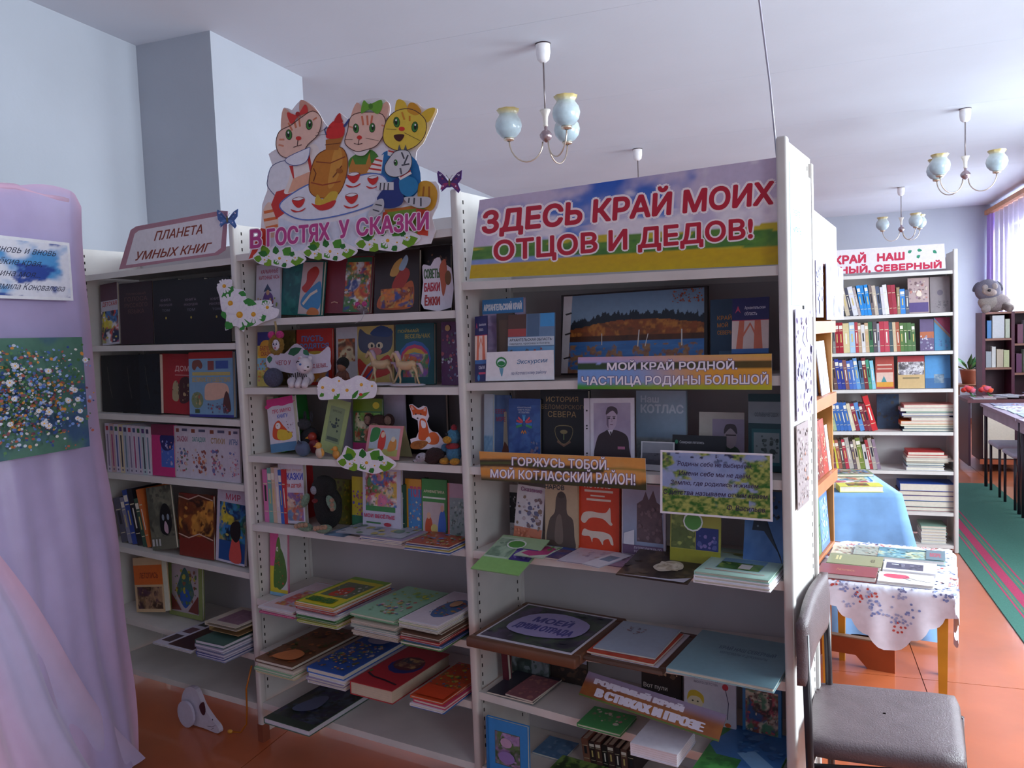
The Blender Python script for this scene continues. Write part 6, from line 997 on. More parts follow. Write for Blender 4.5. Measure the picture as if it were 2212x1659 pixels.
y0, y1, z0, z1 = 1.61, 2.062, 1.728, 1.926
mb = MB().box((0, 0, -.002), (y1-y0, z1-z0, 0), '#eceef6')
art(mb, [('g', 60, 34, wc, .02, .05, .98, .95), ('t','...сь вновь и вновь',.26,.74,.88,.83,'#1f2a4a',0,.25), ('t','далёкие края,',.30,.52,.76,.66,'#1f2a4a',0,.25), ('t','Родина моя...',.30,.34,.74,.47,'#1f2a4a',0,.25), ('t','Людмила Коновалова',.30,.13,.93,.26,'#1f2a4a',0,.25)], sx=y1-y0, sy=z1-z0)
tag(mb.obj('verse_sheet', 'gloss', None, plp.m @ Matrix.Translation((y0, z0, 0))), 'white sheet with blue watercolour and cursive verse pinned on the satin', 'sign')
y0, y1, z0, z1 = 1.55, 2.052, 1.224, 1.602
def pg(X, Y): return mix(mix('#3f6a5a', '#5f8a7a', fbm(X*6, Y*6, 51)), '#3a5a80', sst(.5, .7, fbm(X*4, Y*4, 52)))
mb = MB().box((0, 0, -.018), (y1-y0, z1-z0, 0), '#5a7a6a')
ops = [('g', 40, 36, pg, 0, 0, 1, 1)]; q = random.Random(3)
for _ in range(1500):
    x, y = q.gauss(.46, .24), q.gauss(.5, .22)
    if .03 < x < .93 and .05 < y < .94:
        r = q.uniform(.004, .013); ops.append(('e', x, y, r, r*q.uniform(.7, 1.6), q.choice(['#6f8fd0','#8fa8dc','#c8d0e0','#c8883a','#a85a4a','#3f6a3a','#2f4a8a','#d8d4d0','#5a8a5a','#4a6ab0','#7a4a5a']), q.random()*3))
for _ in range(18): ops.append(('d', q.uniform(.2, .88), q.uniform(.25, .9), q.uniform(.018, .028), '#dcdce8'))
art(mb, ops, sx=y1-y0, sy=z1-z0)
pl2 = Plane((XS+.050, 0, 0), (0, 1, 0), (0, 0, 1))
tag(mb.obj('flower_painting', 'print', None, pl2.m @ Matrix.Translation((y0, z0, 0))), 'small painting of blue and white wild flowers hanging on the draped stand', 'painting')

# ------------------------------------------------------------ cardboard mouse on the floor, cord
c0 = hit(490, 1560, Vector((0, 0, 1)), (0, 0, .05))
dm = (hit(495, 1585, Vector((0, 0, 1)), (0, 0, 0))-hit(420, 1560, Vector((0, 0, 1)), (0, 0, 0))); p0 = hit(407, 1565, Vector((0, 0, 1)), (0, 0, 0))
mm = frame(p0, dm, (0, 0, 1)); o = empty('cardboard_mouse', mm, 'white cardboard mouse with a round ear standing on the floor under the left unit', 'toy')
W_ = '#c9bfd0'
mb = MB(); body = smooth_pts([(-.03,.02),(-.035,.10),(.0,.155),(.06,.16),(.10,.10),(.15,.055),(.185,.03),(.182,.004),(.10,.006),(.02,.006)], 4)
mb.prism([(x, y) for x, y in body], -.02, .0, W_); art(mb, [('e',.155,.055,.003,.004,'#3a2a3a'),('l',[(.12,.02),(.15,.024),(.17,.034)],.0016,'#4a3a4a'),('l',[(.14,.01),(.16,.022)],.0016,'#4a3a4a')], z=.0); mb.obj('body', 'print', o)
mb = MB(); mb.prism([(.015+.05*math.cos(t*.3142), .056+.055*math.sin(t*.3142)) for t in range(20)], .012, .022, '#c4bad0'); mb.obj('ear', 'print', o)
mb = MB(); mb.prism(smooth_pts([(.085,.10),(.11,.12),(.118,.09),(.108,.065),(.092,.075)], 3), .002, .006, '#4a1a28'); mb.obj('inner_ear', 'print', o)
q1 = U1.P(U1.W-.03, -.01, .30); q2 = U1.P(U1.W-.06, -.02, .12); q3 = hit(520, 1582, Vector((0, 0, 1)), (0, 0, .006)); q4 = hit(497, 1580, Vector((0, 0, 1)), (0, 0, .01))
pts = [q1, (q1+q2)/2+Vector((-.005, -.012, 0)), q2, q2*.5+q3*.5+Vector((.012, 0, -.01)), q3, q4]
tag(MB().tube([(p.x, p.y, p.z) for p in pts], .0035, '#b86a1c', 6).ball(tuple(q4), (.012, .008, .008), '#d8982c').obj('cord', 'plastic'), 'orange cord hanging from the shelf to the cardboard mouse', 'cord')

# ------------------------------------------------------------ chandeliers
def chandelier(x, y, angs, label, hub_only=False):
    o = empty('chandelier', Matrix.Translation((x, y, ZC)), label, 'chandelier', 'three armed chandeliers')
    MB().lathe([(.03,0),(.044,0,'#3a2a30'),(.044,-.006,'#3a2a30'),(.040,-.006),(.0405,-.05),(.034,-.085),(.018,-.10),(.001,-.102)], '#f0eef2').obj('ceiling_cup', 'plastic', o)
    MB().tube([(0,0,-.1),(0,0,-.37)], .0045, '#8a7f80', 8).obj('rod', 'chrome', o)
    MB().lathe([(.003,-.36),(.031,-.362),(.026,-.375),(.015,-.40),(.012,-.44),(.014,-.45),(.001,-.451)], '#ece6dc').obj('cone', 'plastic', o)
    MB().lathe([(.006,-.45),(.010,-.458),(.008,-.47),(.022,-.478),(.036,-.497),(.033,-.515),(.018,-.532),(.004,-.54)], '#a8949a').obj('hub', 'chrome', o)
    for a in angs:
        ca, sa = math.cos(a), math.sin(a); pts = []
        for k in range(13):
            t = math.pi*k/12; r = .115-.095*math.cos(t); pts.append((r*ca, r*sa, -.535-.115*math.sin(t)+.02*(k/12)))
        ar = MB().tube(pts, .0042, '#c8b8a8', 8).obj('arm', 'chrome', o); e = pts[-1]
        MB().lathe([(.01,-.004),(.028,0),(.03,.012),(.022,.014)], '#d8c8b4', e).obj('cup', 'chrome', ar)
        MB().lathe([(.02,.012,'#a9bfca'),(.045,.022,'#a9bfca'),(.068,.050,'#b2c6cf'),(.076,.082,'#bccdd4'),(.070,.112,'#c6d2d4'),(.052,.138,'#c4d0c8'),(.048,.146,'#cfcab0'),(.056,.158,'#cdc08a'),(.064,.170,'#c8b270')], '#bccdd4', e, 28, .05, 9, 6).obj('shade', 'glass', ar)
D = math.radians
chandelier(-1.292, 4.312, [D(192), D(-41), D(71)], 'chandelier with three pale blue glass shades hanging nearest the kitten poster')
chandelier(1.275, 7.047, [D(-6), D(205), D(150)], 'chandelier with three pale blue shades at the upper right')
chandelier(1.255, 10.75, [D(185), D(-50), D(10)], 'chandelier with three pale blue shades in front of the far wall')
chandelier(-1.286, 7.111, [D(190), D(-40), D(75)], 'chandelier mostly hidden behind the landscape banner, only cup and rod visible')
tag(MB().tube([(-.035,2.30,2.0),(-.05,2.30,2.2),(-.074,2.3,2.431),(-.12,2.31,2.8),(-.15,2.33,ZC-.002)], .003, '#b8b4c4', 6).obj('cable', 'plastic'), 'thin grey cable running from the right unit up to the ceiling', 'cable')

# ------------------------------------------------------------ wooden bookcase beyond the row, papers
N3, D3 = U3.n, U3.d; E0 = Vector((.155, 3.75, 0))
def E(n, a, z, o=None): return (E0 if o is None else o)+N3*n+D3*a+Vector((0, 0, z))   # n along the front, a outward
WB = '#b57b3c'; WR = '#b9714a'
o = empty('wooden_bookcase', frame(E(0, 0, 0), N3, (0, 0, 1)), 'honey coloured wooden bookcase on a raised foot behind the white end panel', 'bookcase')
def wb(n0, n1, a0, a1, z0, z1, name, c):   # local: X=n, Y=z, Z=+D3 (outward)
    return MB().box((n0, z0, a0), (n1, z1, a1), c).obj(name, 'wood', o)
wb(.0, .018, -.26, .0, .56, 1.79, 'side_panel', WB); wb(-.49, -.472, -.26, .0, .56, 1.79, 'side_panel', WB)
wb(-.472, .0, -.26, -.25, .56, 1.78, 'back_panel', '#a06a30'); wb(-.49, .03, -.26, .008, 1.79, 1.805, 'top', '#6a3a2c')
SZ = [1.56, 1.245, .90, .575]
for z in SZ: wb(-.472, .0, -.25, -.001, z-.018, z, 'shelf', WR)
for z in SZ[:3]: wb(-.488, .030, .0, .014, z-.05, z, 'shelf_front', WR)
for nn in (-.45, .0): wb(nn, nn+.03, -.24, -.20, .02, .56, 'post', '#8a4a2a')
mb = MB(); mb.prism([(-.25,0),(-.10,0),(-.04,.055),(.08,.055),(.13,0),(.24,0),(.24,.125),(-.25,.135)], 0, .03, '#96441f'); mb.obj('foot_board', 'wood', o, Matrix(((0,0,1,.03),(0,1,0,0),(1,0,0,0),(0,0,0,1))))
MB().box((.03,.128,-.25), (.062,.134,.24), '#8a6a50').obj('foot_cap', 'wood', o)
def wbook(n0, n1, a, z, h, c, fr, label, group, t=.012, tilt=.1, name='book', cat=None):
    m = frame(E(n0, a, z+.001), N3, (0, 0, 1)) @ Matrix.Rotation(-tilt, 4, 'X') @ Matrix.Translation((0, 0, -t))
    lo = min((m @ Vector((q, 0, b))).z for q in (0, 1e-3) for b in (0, t)); m = Matrix.Translation((0, 0, z+.001-lo)) @ m
    return book(m, n1-n0, h, t, c, fr, (), label, group, name=name, cat=cat)
g = 'books in the wooden bookcase'
wbook(-.36, -.18, -.02, SZ[1], .21, '#2a2a38', [('r',.1,.1,.9,.9,'#3a3a4c'),('i',5,['#e8e8f0','#1a1a22'],.2,.3,.9,.9,10,.04,.1)], 'dark book half behind the white pamphlet in the wooden bookcase', g)
wbook(-.20, -.02, -.004, SZ[1], .23, '#e8e8f2', [('r',.3,.2,.6,.8,'#c8ccd8'),('l',[(.3,.2),(.5,.5),(.4,.85)],.06,'#3a3a44')], 'white pamphlet with a black ink figure in the wooden bookcase', g, t=.004, name='pamphlet')
for i in range(4):
    c = ['#7a3028','#6a2a26','#8a3a30','#a8382c'][i]
    wbook(-.455+.098*i, -.360+.098*i, -.005, SZ[2], .235, c, [('r',.1,.84,.9,.92,'#c8443a'),('i',5+i,['#c8a878','#3a2a28','#e0b090','#c8342c','#d8d0c8'],.1,.06,.9,.8,20,.06,.14)], ['dark red magazine furthest left above the spotted cloth table','dark red magazine second from the left in the wooden bookcase','brown red magazine third from the left in the wooden bookcase','bright red magazine at the right of the wooden bookcase shelf'][i], 'red magazines in the wooden bookcase', name='magazine', t=.02)
wbook(-.055, -.004, -.004, SZ[2], .20, '#f2f2f8', (), 'narrow white folder at the right end above the wooden shelf edge', None, t=.02, name='folder')
wbook(-.46, -.22, -.01, SZ[3], .25, '#5a7a52', [('r',0,.48,1,.5,'#33452f'),('r',.1,.6,.9,.9,'#668a5c'),('i',5,['#8aa87a','#4a6a44'],.1,.1,.9,.4,10,.05,.1)], 'tall green folder standing low in the wooden bookcase', None, t=.03, name='folder', tilt=.04)
wbook(-.21, -.03, -.01, SZ[3], .24, '#5a7ab0', [('r',.1,.1,.9,.9,'#7a98c8'),('i',5,['#e8eef8','#9ab0d8'],.1,.1,.9,.9,20,.05,.12)], 'blue and white folder beside the tall green folder', None, t=.02, name='folder', tilt=.06)
tag(MB().ball((0,0,.035), (.045,.04,.035), '#2f9a78', bumpy=.15).obj('green_bag', 'cloth', None, Matrix.Translation(E(-.33, -.05, SZ[2]+.238))), 'small green cloth bag lying on the red magazines', 'bag')
o = empty('paper_sign', frame(E(-.375, -.018, 1.806), N3, (0, 0, 1)), 'white folded paper sign on top of the wooden bookcase', 'sign')
mb = MB().prism([(0,-.0),(.53,-.0),(.52,.175),(.0,.20)], .018, .02, '#f4f3fa'); art(mb, [('q','КНИЖНЫЕ',[(.05,.12),(.28,.11),(.28,.14),(.05,.155)],'#b8c4d8',0),('q','НОВИНКИ',[(.05,.05),(.26,.04),(.26,.075),(.05,.085)],'#b8c4d8',0)], z=.02); mb.obj('front_panel', 'print', o)
MB().box((0, 0.0005, -.16), (.53, .002, .018), '#e8e6f0').obj('bottom_panel', 'print', o)
for i, (n0, n1, z0, z1) in enumerate(((-.415, -.27, 1.575, 1.80), (-.20, .21, 1.565, 1.80))):
    mb = MB().box((0, 0, 0), (n1-n0, z1-z0, .003), '#8d8ab4'); art(mb, [('i',5,['#8a88b4','#9694bc','#7f7da8'],0,0,1,1,20,.08,.2),('r',.2,.55,.8,.58,'#e4e4f4'),('r',.25,.62,.75,.65,'#e4e4f4'),('r',.2,.7,.8,.73,'#e4e4f4'),('s',[(.4,.08),(.42,.4),(.55,.44),(.6,.1)],'#e8e8f8')], sx=n1-n0, sy=z1-z0, z=.003)
    tag(mb.obj('postcard', 'gloss', None, frame(E(n0, .016, z0), N3, (0, 0, 1))), ['purple grey postcard nearer the white end panel','purple grey postcard hanging nearer the far bookcase'][i], 'card', 'purple grey postcards under the paper sign')
# papers on the white end panel
def paper(n0, n1, z0, z1, c, ops, label, a=.009, name='paper_sheet', cat='paper', th=.002):
    mb = MB().box((0, 0, 0), (n1-n0, z1-z0, th), c); art(mb, ops, sx=n1-n0, sy=z1-z0, z=th)
    return tag(mb.obj(name, 'print', None, frame(E(n0, a, z0, PP[0]), N3, (0, 0, 1))), label, cat)
paper(.03, .175, 1.60, 1.955, '#cfe9f2', [T('ЛЮБИТЕ',.16,.64,.75,.68,'#5a88a8',.01),T('ЧИТАТЬ',.16,.52,.8,.56,'#5a88a8',.01)], 'pale blue notice sheet near the top of the white end panel')
paper(.185, .286, 1.57, 1.95, '#f6f7fc', [], 'white sheet beside the pale blue notice on the end panel', .0075)
paper(.07, .27, 1.30, 1.59, '#c9c0dc', [('i',5,['#b8b0d0','#a0a4c8','#d8c8dc','#8a88b0','#d0b8cc'],0,0,1,1,40,.06,.16)], 'lilac collage poster in the middle of the white end panel', name='poster', cat='poster')
paper(.06, .20, 1.07, 1.29, '#9a8a8c', [('i',6,['#5a4a4c','#b8a8a8','#c87a5a','#3a3438','#d0c8cc'],.03,.03,.97,.97,60,.03,.08)], 'brownish group photo under the lilac collage on the end panel', name='photo_print', cat='photo')

# ------------------------------------------------------------ small table with cloth and books
cs_ = [Vector((.071,3.255,0)), Vector((.525,3.216,0)), Vector((.625,3.775,0)), Vector((.158,3.877,0))]
ctr = sum(cs_, Vector())/4; xd = ((cs_[1]-cs_[0])+(cs_[2]-cs_[3])).normalized(); yd = Vector((-xd.y, xd.x, 0)); TW, TD, TZ = .458, .60, .545
o3 = ctr-xd*TW/2-yd*TD/2; tm = frame(o3, xd, yd)
o = empty('small_table', tm, 'small wooden table with yellow legs under the printed white cloth', 'table')
MB().box((0, 0, TZ-.02), (TW, TD, TZ), '#b5652a').obj('tabletop', 'wood', o)
for x in (.02, TW-.06):
    MB().box((x+.01, .05, TZ-.07), (x+.03, TD-.05, TZ-.02), '#b9762c').obj('apron', 'wood', o)
for x in (.008, TW-.045):
    for y in (.01, TD-.045):
        xa = .006 if x < .1 else -.0
        mb = MB(); mb.add([(x, y, TZ-.02), (x+.04, y, TZ-.02), (x+.04, y+.035, TZ-.02), (x, y+.035, TZ-.02), (x+.008, y+.006, 0), (x+.032, y+.006, 0), (x+.032, y+.029, 0), (x+.008, y+.029, 0)], [(0,1,2,3),(7,6,5,4),(0,4,5,1),(1,5,6,2),(2,6,7,3),(3,7,4,0)], '#cf8f25'); mb.obj('leg', 'wood', o)
# cloth: square laid cornerwise, corners hang; scalloped edge, printed flowers
o = None
def cloth_pt(u, v):      # u,v in plane of table, drop beyond the edges
    x, y, z = u, v, TZ+.004; e = .012
    if v < -e: z -= (-e-v)*.96; y = -e-.012-.01*math.sin(u*40)*min(1, (-v)*6); 
    if u > TW+e: z -= (u-TW-e)*.96; x = TW+e+.01+.008*math.sin(v*40)
    if v > TD+e: z -= (v-TD-e)*.96; y = TD+e+.01
    if u < -e: z -= (-e-u)*.96; x = -e-.01
    return x, y, z
R0 = .44; cxy = (TW*.56, TD*.42); vs = []; fs = []; cc = []; NR, NA = 26, 160
mb = MB(); import itertools
for j in range(NR+1):
    for i in range(NA):
        a = 2*math.pi*i/NA; k = 1/(abs(math.cos(a))**1.1+abs(math.sin(a))**1.1)**(1/1.1)
        rr = R0*1.18*k*(j/NR)*(1+(.035*abs(math.sin(a*20)) if j == NR else 0)); vs.append(cloth_pt(cxy[0]+rr*math.cos(a), cxy[1]+rr*math.sin(a))); cc.append(lin('#e9e6f4'))
fs = [(j*NA+i, j*NA+(i+1) % NA, (j+1)*NA+(i+1) % NA, (j+1)*NA+i) for j in range(NR) for i in range(NA)]
mb.add(vs, fs, np.array(cc), True)
q = random.Random(5)
def sprig(u, v, c, r):
    for k in range(7):
        a = q.random()*6.28; d = r*q.uniform(.2, 1); uu, vv = u+d*math.cos(a), v+d*math.sin(a); s = r*.17
        pts = []
        for t in range(6):
            b = 6.283*t/6; p = cloth_pt(uu+s*math.cos(b), vv+s*math.sin(b)); pts.append((p[0]+(.0012 if p[0] > TW else 0), p[1]-(.0015 if p[1] < 0 else 0), p[2]+.0012))
        mb.add(pts, [tuple(range(6))], c)
for k in range(190):
    a = q.random()*6.28; rr = R0*1.05*math.sqrt(q.random())/(abs(math.cos(a))**1.1+abs(math.sin(a))**1.1)**(1/1.1)
    sprig(cxy[0]+rr*math.cos(a), cxy[1]+rr*math.sin(a), q.choice(['#c8544f','#8f9acb','#a9b0d6','#7f8dc4']), .03)
tag(mb.obj('tablecloth', 'cloth', None, tm), 'white scalloped cloth with red and blue flowers on the small table', 'tablecloth')
def tbook(x0, y0, w_, d_, t, c, ops, label, z=0, rot=0, name='book', pages='#e8e4e0'):
    m = tm @ Matrix.Translation((x0, y0, TZ+.0065+z)) @ Matrix.Rotation(rot, 4, 'Z')
    return book(m, w_, d_, t, c, ops, (), label, 'books laid out on the small table', name=name, pages=pages)
tbook(.0, .0, .21, .135, .022, '#8a3a3f', [('r',0,0,1,1,'#93444a'),T('Летопись',.3,.4,.62,.6,'#b8865a')], 'red brown volume at the front left of the small table')
tbook(.215, .0, .19, .13, .012, '#e6e2e0', [('s',[(.1,.55),(.15,.8),(.5,.8),(.55,.5),(.3,.4)],'#d8506a'),('l',[(.5,.6),(.7,.4),(.95,.3)],.03,'#3a3a44'),('l',[(.45,.5),(.6,.3)],.03,'#3a3a44')], 'white booklet with a red flower at the front of the small table')
tbook(.015, .155, .205, .15, .020, '#8d8a66', [('r',0,0,1,1,'#9a9672'),('r',.14,.4,.18,.8,'#d8c890'),('r',.2,.4,.24,.8,'#d8c890'),T('43',.78,.35,.86,.65,'#6a6448',.02)], 'olive volume behind the red brown one on the small table')
tbook(.225, .155, .19, .145, .014, '#e6e4ea', [('r',.05,.15,.75,.75,'#5a566a'),('r',.15,.55,.4,.62,'#d8d8e0'),('i',5,['#8a8698','#3a3648'],.1,.2,.72,.7,8,.05,.12)], 'white booklet with a dark picture in the middle of the small table')
tbook(.01, .33, .12, .15, .008, '#d8cdb0', [('i',5,['#b88a70','#e0d4b8','#a86a54'],.1,.1,.9,.9,24,.06,.14)], 'cream booklet at the back left of the small table', pages=None)
tbook(.10, .335, .12, .15, .008, '#a8a898', [('i',5,['#8f9488','#c0bfae','#b89a88'],.05,.1,.95,.9,20,.06,.16)], 'grey green booklet between cream and turquoise ones', .0085)
tbook(.195, .33, .25, .15, .018, '#7fb0b8', [('i',5,['#6a9aa8','#a0c8c8','#c8d0b0','#5a8090'],0,0,1,1,50,.06,.16),('r',.72,0,1,1,'#6a808c'),T('МОРЕ',.78,.3,.94,.7,'#a85a6a',.02)], 'long turquoise sea picture book at the back of the small table', .0)
# ------------------------------------------------------------ chair in front
SC = [Vector((.040,2.42,0)), Vector((.42,2.43,0)), Vector((.372,2.05,0)), Vector((.012,2.05,0))]
o = empty('chair', Matrix.Translation((.2, 2.24, 0)), 'chair with brown leatherette seat and dark metal legs in the right foreground', 'chair')
T0 = Vector((.2, 2.24, 0)); sc_c = sum(SC, Vector())/4
mb = MB(); ring = []
def inset(p, k): return sc_c+(p-sc_c)*k
vs = []; NS = 28
for lev, (k, z) in enumerate(((.93,.455),(.985,.46),(1.0,.475),(1.0,.487),(.97,.499),(.85,.505),(.5,.508),(.02,.509))):
    for i in range(NS):
        t = i/NS*4; s_ = int(t); f_ = t-s_; a = SC[s_]; b = SC[(s_+1) % 4]; p = a+(b-a)*f_
        # round the corners
        rr = 1-.035*max(0, 1-abs(min(f_, 1-f_))*9); p = sc_c+(p-sc_c)*k*rr; vs.append((p.x-T0.x, p.y-T0.y, z))
fs = [(j*NS+i, (j+1)*NS+i, (j+1)*NS+(i+1) % NS, j*NS+(i+1) % NS) for j in range(7) for i in range(NS)]+[tuple(range(NS))]
MB().add(vs, fs, '#fff', True).obj('seat', 'leather', o)
def L3(*p): return [(a-T0.x, b-T0.y, c) for a, b, c in p]
DK = '#2b2226'
for p in (((.026,2.03,.0),(.022,2.01,.45),(.014,1.985,.80)), ((.088,2.42,0),(.082,2.40,.45),(.075,2.375,.80))): MB().tube(L3(*p), .010, DK, 10).obj('rear_leg', 'plastic', o)
for p in (((.38,2.07,.0),(.372,2.09,.455)), ((.425,2.40,0),(.415,2.385,.455))): MB().tube(L3(*p), .010, DK, 10).obj('leg', 'chrome', o)
for p in (((.02,2.03,.447),(.372,2.09,.447)), ((.082,2.40,.447),(.415,2.385,.447)), ((.372,2.09,.447),(.415,2.385,.447)), ((.02,2.03,.447),(.082,2.40,.447)), ((.024,2.03,.2),(.085,2.40,.2))): MB().tube(L3(*p), .008, DK, 8).obj('stretcher', 'plastic', o)
# backrest pad, curved, facing +x
mb = MB(); NB = 12; vs = []
for j in range(9):
    zb = .68+.155*j/8; ed = 1-abs(j-4)/4; 
    for i in range(NB+1):
        t = i/NB; y = 1.965+.43*t; xc = .010+.068*t-.012*math.sin(math.pi*t); k = (math.sin(math.pi*min(1,max(0,t*1.0)))**.35)*(math.sin(math.pi*(j+.35)/8.7)**.5)
        vs.append((xc+.004+.020*k-T0.x, y-T0.y, zb+.012*math.sin(math.pi*t)))
n1 = len(vs); vs += [(v[0]-.020, v[1], v[2]) for v in vs]
fs = [(j*(NB+1)+i, j*(NB+1)+i+1, (j+1)*(NB+1)+i+1, (j+1)*(NB+1)+i) for j in range(8) for i in range(NB)]; fs += [tuple(a+n1 for a in f[::-1]) for f in fs]
bd = [i for i in range(NB+1)]+[(j*(NB+1)+NB) for j in range(1, 9)]+[8*(NB+1)+i for i in range(NB-1, -1, -1)]+[j*(NB+1) for j in range(7, 0, -1)]
fs += [(bd[k], bd[k]+n1, bd[(k+1) % len(bd)]+n1, bd[(k+1) % len(bd)]) for k in range(len(bd))]
MB().add(vs, fs, '#fff', True).obj('backrest', 'leather', o)

# ------------------------------------------------------------ table with blue cloth
BT = frame((-.35, 4.0, 0), (1, .16, 0), (-.16, 1, 0)); BW, BD, BZ = .83, .52, .72
o = empty('display_table', BT, 'display table hidden under the blue cloth behind the small table', 'table')
MB().box((0,0,BZ-.02), (BW,BD,BZ), '#8a5a34').obj('tabletop', 'wood', o)
for x in (.02, BW-.06):
    for y in (.02, BD-.06): MB().box((x,y,0), (x+.04,y+.04,BZ-.02), '#8a5a34').obj('leg', 'wood', o)
mb = MB(); NC = 96; vs = []; LEV = [0, .03, .15, .35, .6, .85, 1]
rect = []
for i in range(NC):
    t = i/NC*4; s_ = int(t); f_ = t-s_; cr = [(-.006,-.006),(BW+.006,-.006),(BW+.006,BD+.006),(-.006,BD+.006)]; a = cr[s_]; b = cr[(s_+1) % 4]; rect.append((a[0]+(b[0]-a[0])*f_, a[1]+(b[1]-a[1])*f_, s_, f_))
for L_ in LEV:
    for i, (x, y, s_, f_) in enumerate(rect):
        fl = L_*(.03+.02*math.sin(i*1.35)+.13*max(0, 1-min(f_, 1-f_)*7)); dx = x-BW/2; dy = y-BD/2; l = math.hypot(dx, dy)
        vs.append((x+dx/l*fl, y+dy/l*fl, BZ+.003-(BZ-.03)*L_))
fs = [(j*NC+i, (j+1)*NC+i, (j+1)*NC+(i+1) % NC, j*NC+(i+1) % NC) for j in range(len(LEV)-1) for i in range(NC)]+[tuple(range(NC))]
mb.add(vs, fs, '#5f92cc', True)
tag(mb.obj('blue_tablecloth', material('blue_velvet', '#6d97c6', .8, noise=.2, nscale=9, sheen=.5), None, BT), 'blue cloth hanging to the floor over the display table', 'tablecloth')
def bbook(x0, y0, w_, d_, t, c, ops, label, z=0, rot=0, name='book'):
    m = BT @ Matrix.Translation((x0, y0, BZ+.005+z)) @ Matrix.Rotation(rot, 4, 'Z'); return book(m, w_, d_, t, c, ops, (), label, 'books on the blue table', name=name)
IL = lambda s_, p, x0=.05, y0=.05, x1=.95, y1=.95, n=26: ('i', s_, p, x0, y0, x1, y1, n, .05, .14)
bbook(.56, .02, .20, .09, .03, '#d8d04a', [('r',0,0,1,1,'#ddd75a'),IL(3,['#7a8a4a','#a85a3a','#5a5a4a'],.2,.1,.7,.8)], 'yellow book with dark red edge at the front of the blue table', 0, .0)
bbook(.52, .13, .22, .10, .02, '#e0d0d4', [IL(4,['#c8546a','#7a9a6a','#b8a8b0','#e8e0e4'])], 'pink and white book behind the yellow one on the blue table')
bbook(.53, .26, .24, .17, .012, '#3f86cc', [('r',.04,.05,.96,.95,'#9ccbe6'),IL(5,['#c86a4a','#4a7a4a','#e0d0a8','#5a8ab8'],.35,.1,.9,.7)], 'light blue picture book with blue rim on the blue table', 0, -.05)
bbook(.50, .36, .30, .14, .015, '#7a8a6a', [IL(6,['#8aa05a','#c87a5a','#5a7aa0','#d8d4c8','#6a5a4a'],n=50)], 'large open green picture book at the back of the blue table', .0135, .0)
bbook(.30, .30, .22, .16, .012, '#4f6a9a', [IL(7,['#6a8ab8','#3a5a8a','#a8b8cc'],n=30)], 'dark blue book at the back left of the blue table')
bbook(.26, .06, .22, .12, .02, '#8a6a6a', [IL(8,['#7a4a4a','#a8885a','#c87a5a','#4a4a3a'],n=30)], 'brown book beside the wooden post on the blue table')

# ------------------------------------------------------------ far metal bookcase facing the viewer
class Far(Unit):
    def __init__(s): s.k = None; s.a = Vector((.0, 5.8, 0)); s.d = Vector((1, 0, 0)); s.n = Vector((0, 1, 0)); s.W = .99; s.sh = [(z, z) for z in (1.862, 1.592, 1.342, 1.092, .806, .543, .268)]
UF = Far()
o = empty('far_shelving_unit', frame(UF.a, UF.d, UF.n), 'far metal bookcase facing the viewer beside the carpet', 'bookshelf')
for u in (0, UF.W):
    MB().rbox((u-.013,-.012,0), (u+.013,.018,2.0), '#fff', .006, 2).obj('upright', 'metal_paint', o); MB().box((u-.004,.018,.02), (u+.004,.30,1.99)).obj('side_panel', 'metal_paint', o)
for z, _ in UF.sh+[(.05, 0)]: MB().box((.006,.0,z-.004), (UF.W-.006,.29,z)).box((.006,-.004,z-.022), (UF.W-.006,.004,z)).obj('shelf', 'metal_paint', o)
MB().box((.005,.295,.06), (UF.W-.005,.299,1.97)).obj('back_panel', 'back_paint', o)
Q = [(1700, 597), (2043, 580), (2040, 526), (1700, 548)]
board(UF.plane(.006), Q, '#e2dcea', [('q','КРАЙ   НАШ',[(1803,571),(1953,560),(1953,541),(1803,549)],'#c0284a',.05),('q','СНЕЖНЫЙ, СЕВЕРНЫЙ',[(1735,598),(2033,580),(2033,562),(1735,578)],'#c0284a',.05),('f',1961,546,1970,541,2.5,'#2f8a6a'),('f',1981,540,1992,541,2.5,'#2f8a6a'),('f',1980,557,1988,551,2.5,'#2f8a6a'),('f',2015,541,2024,547,2.5,'#2f8a6a')], 'shelf_sign', 'white sign with crimson letters on the far bookcase', 'sign')
ORD = ['first','second','third','fourth','fifth','sixth','seventh','eighth','ninth','tenth','eleventh','twelfth','thirteenth','fourteenth','fifteenth','sixteenth','seventeenth','eighteenth','nineteenth','twentieth','twenty-first','twenty-second','twenty-third','twenty-fourth','twenty-fifth']
def far_row(s, x0, items, v, shelf):
    names = {}
    spines(UF, s, [(a, b, c, l, '%s spine, %s from the left' % (n, ORD[i])) for i, (a, b, c, l, n) in enumerate(items)], x0, v, 'spine-out books on the %s shelf of the far bookcase' % shelf, '%s on the '+shelf+' shelf of the far bookcase', dep=.16)
    return
far_row(1, 1813, [(8,58,'#6a6a64',.2,'grey'),(7,60,'#3a3a3a',.2,'dark'),(9,61,'#c8b8a0',.2,'beige'),(7,62,'#4a4a5a',.2,'slate'),(11,64,'#dcdae4',.2,'white'),(6,62,'#b0a0a0',.2,'grey pink'),(8,66,'#2a8ad8',.16,'sky blue'),(7,66,'#2a86d0',.16,'sky blue'),(8,67,'#2a8edc',.14,'sky blue'),(7,66,'#7a6a6a',.12,'brown grey'),(8,64,'#c8b8a8',.12,'beige'),(8,62,'#54607a',.12,'slate'),(6,60,'#d8d4dc',.1,'pale'),(9,65,'#e4e2ea',.1,'white'),(8,64,'#9c2c3c',.08,'crimson'),(9,64,'#a8384a',.08,'crimson'),(7,58,'#9a8a6a',.04,'tan'),(11,54,'#3f86d0',.04,'bright blue'),(8,52,'#5a5a6a',.03,'grey')], .03, 'top')
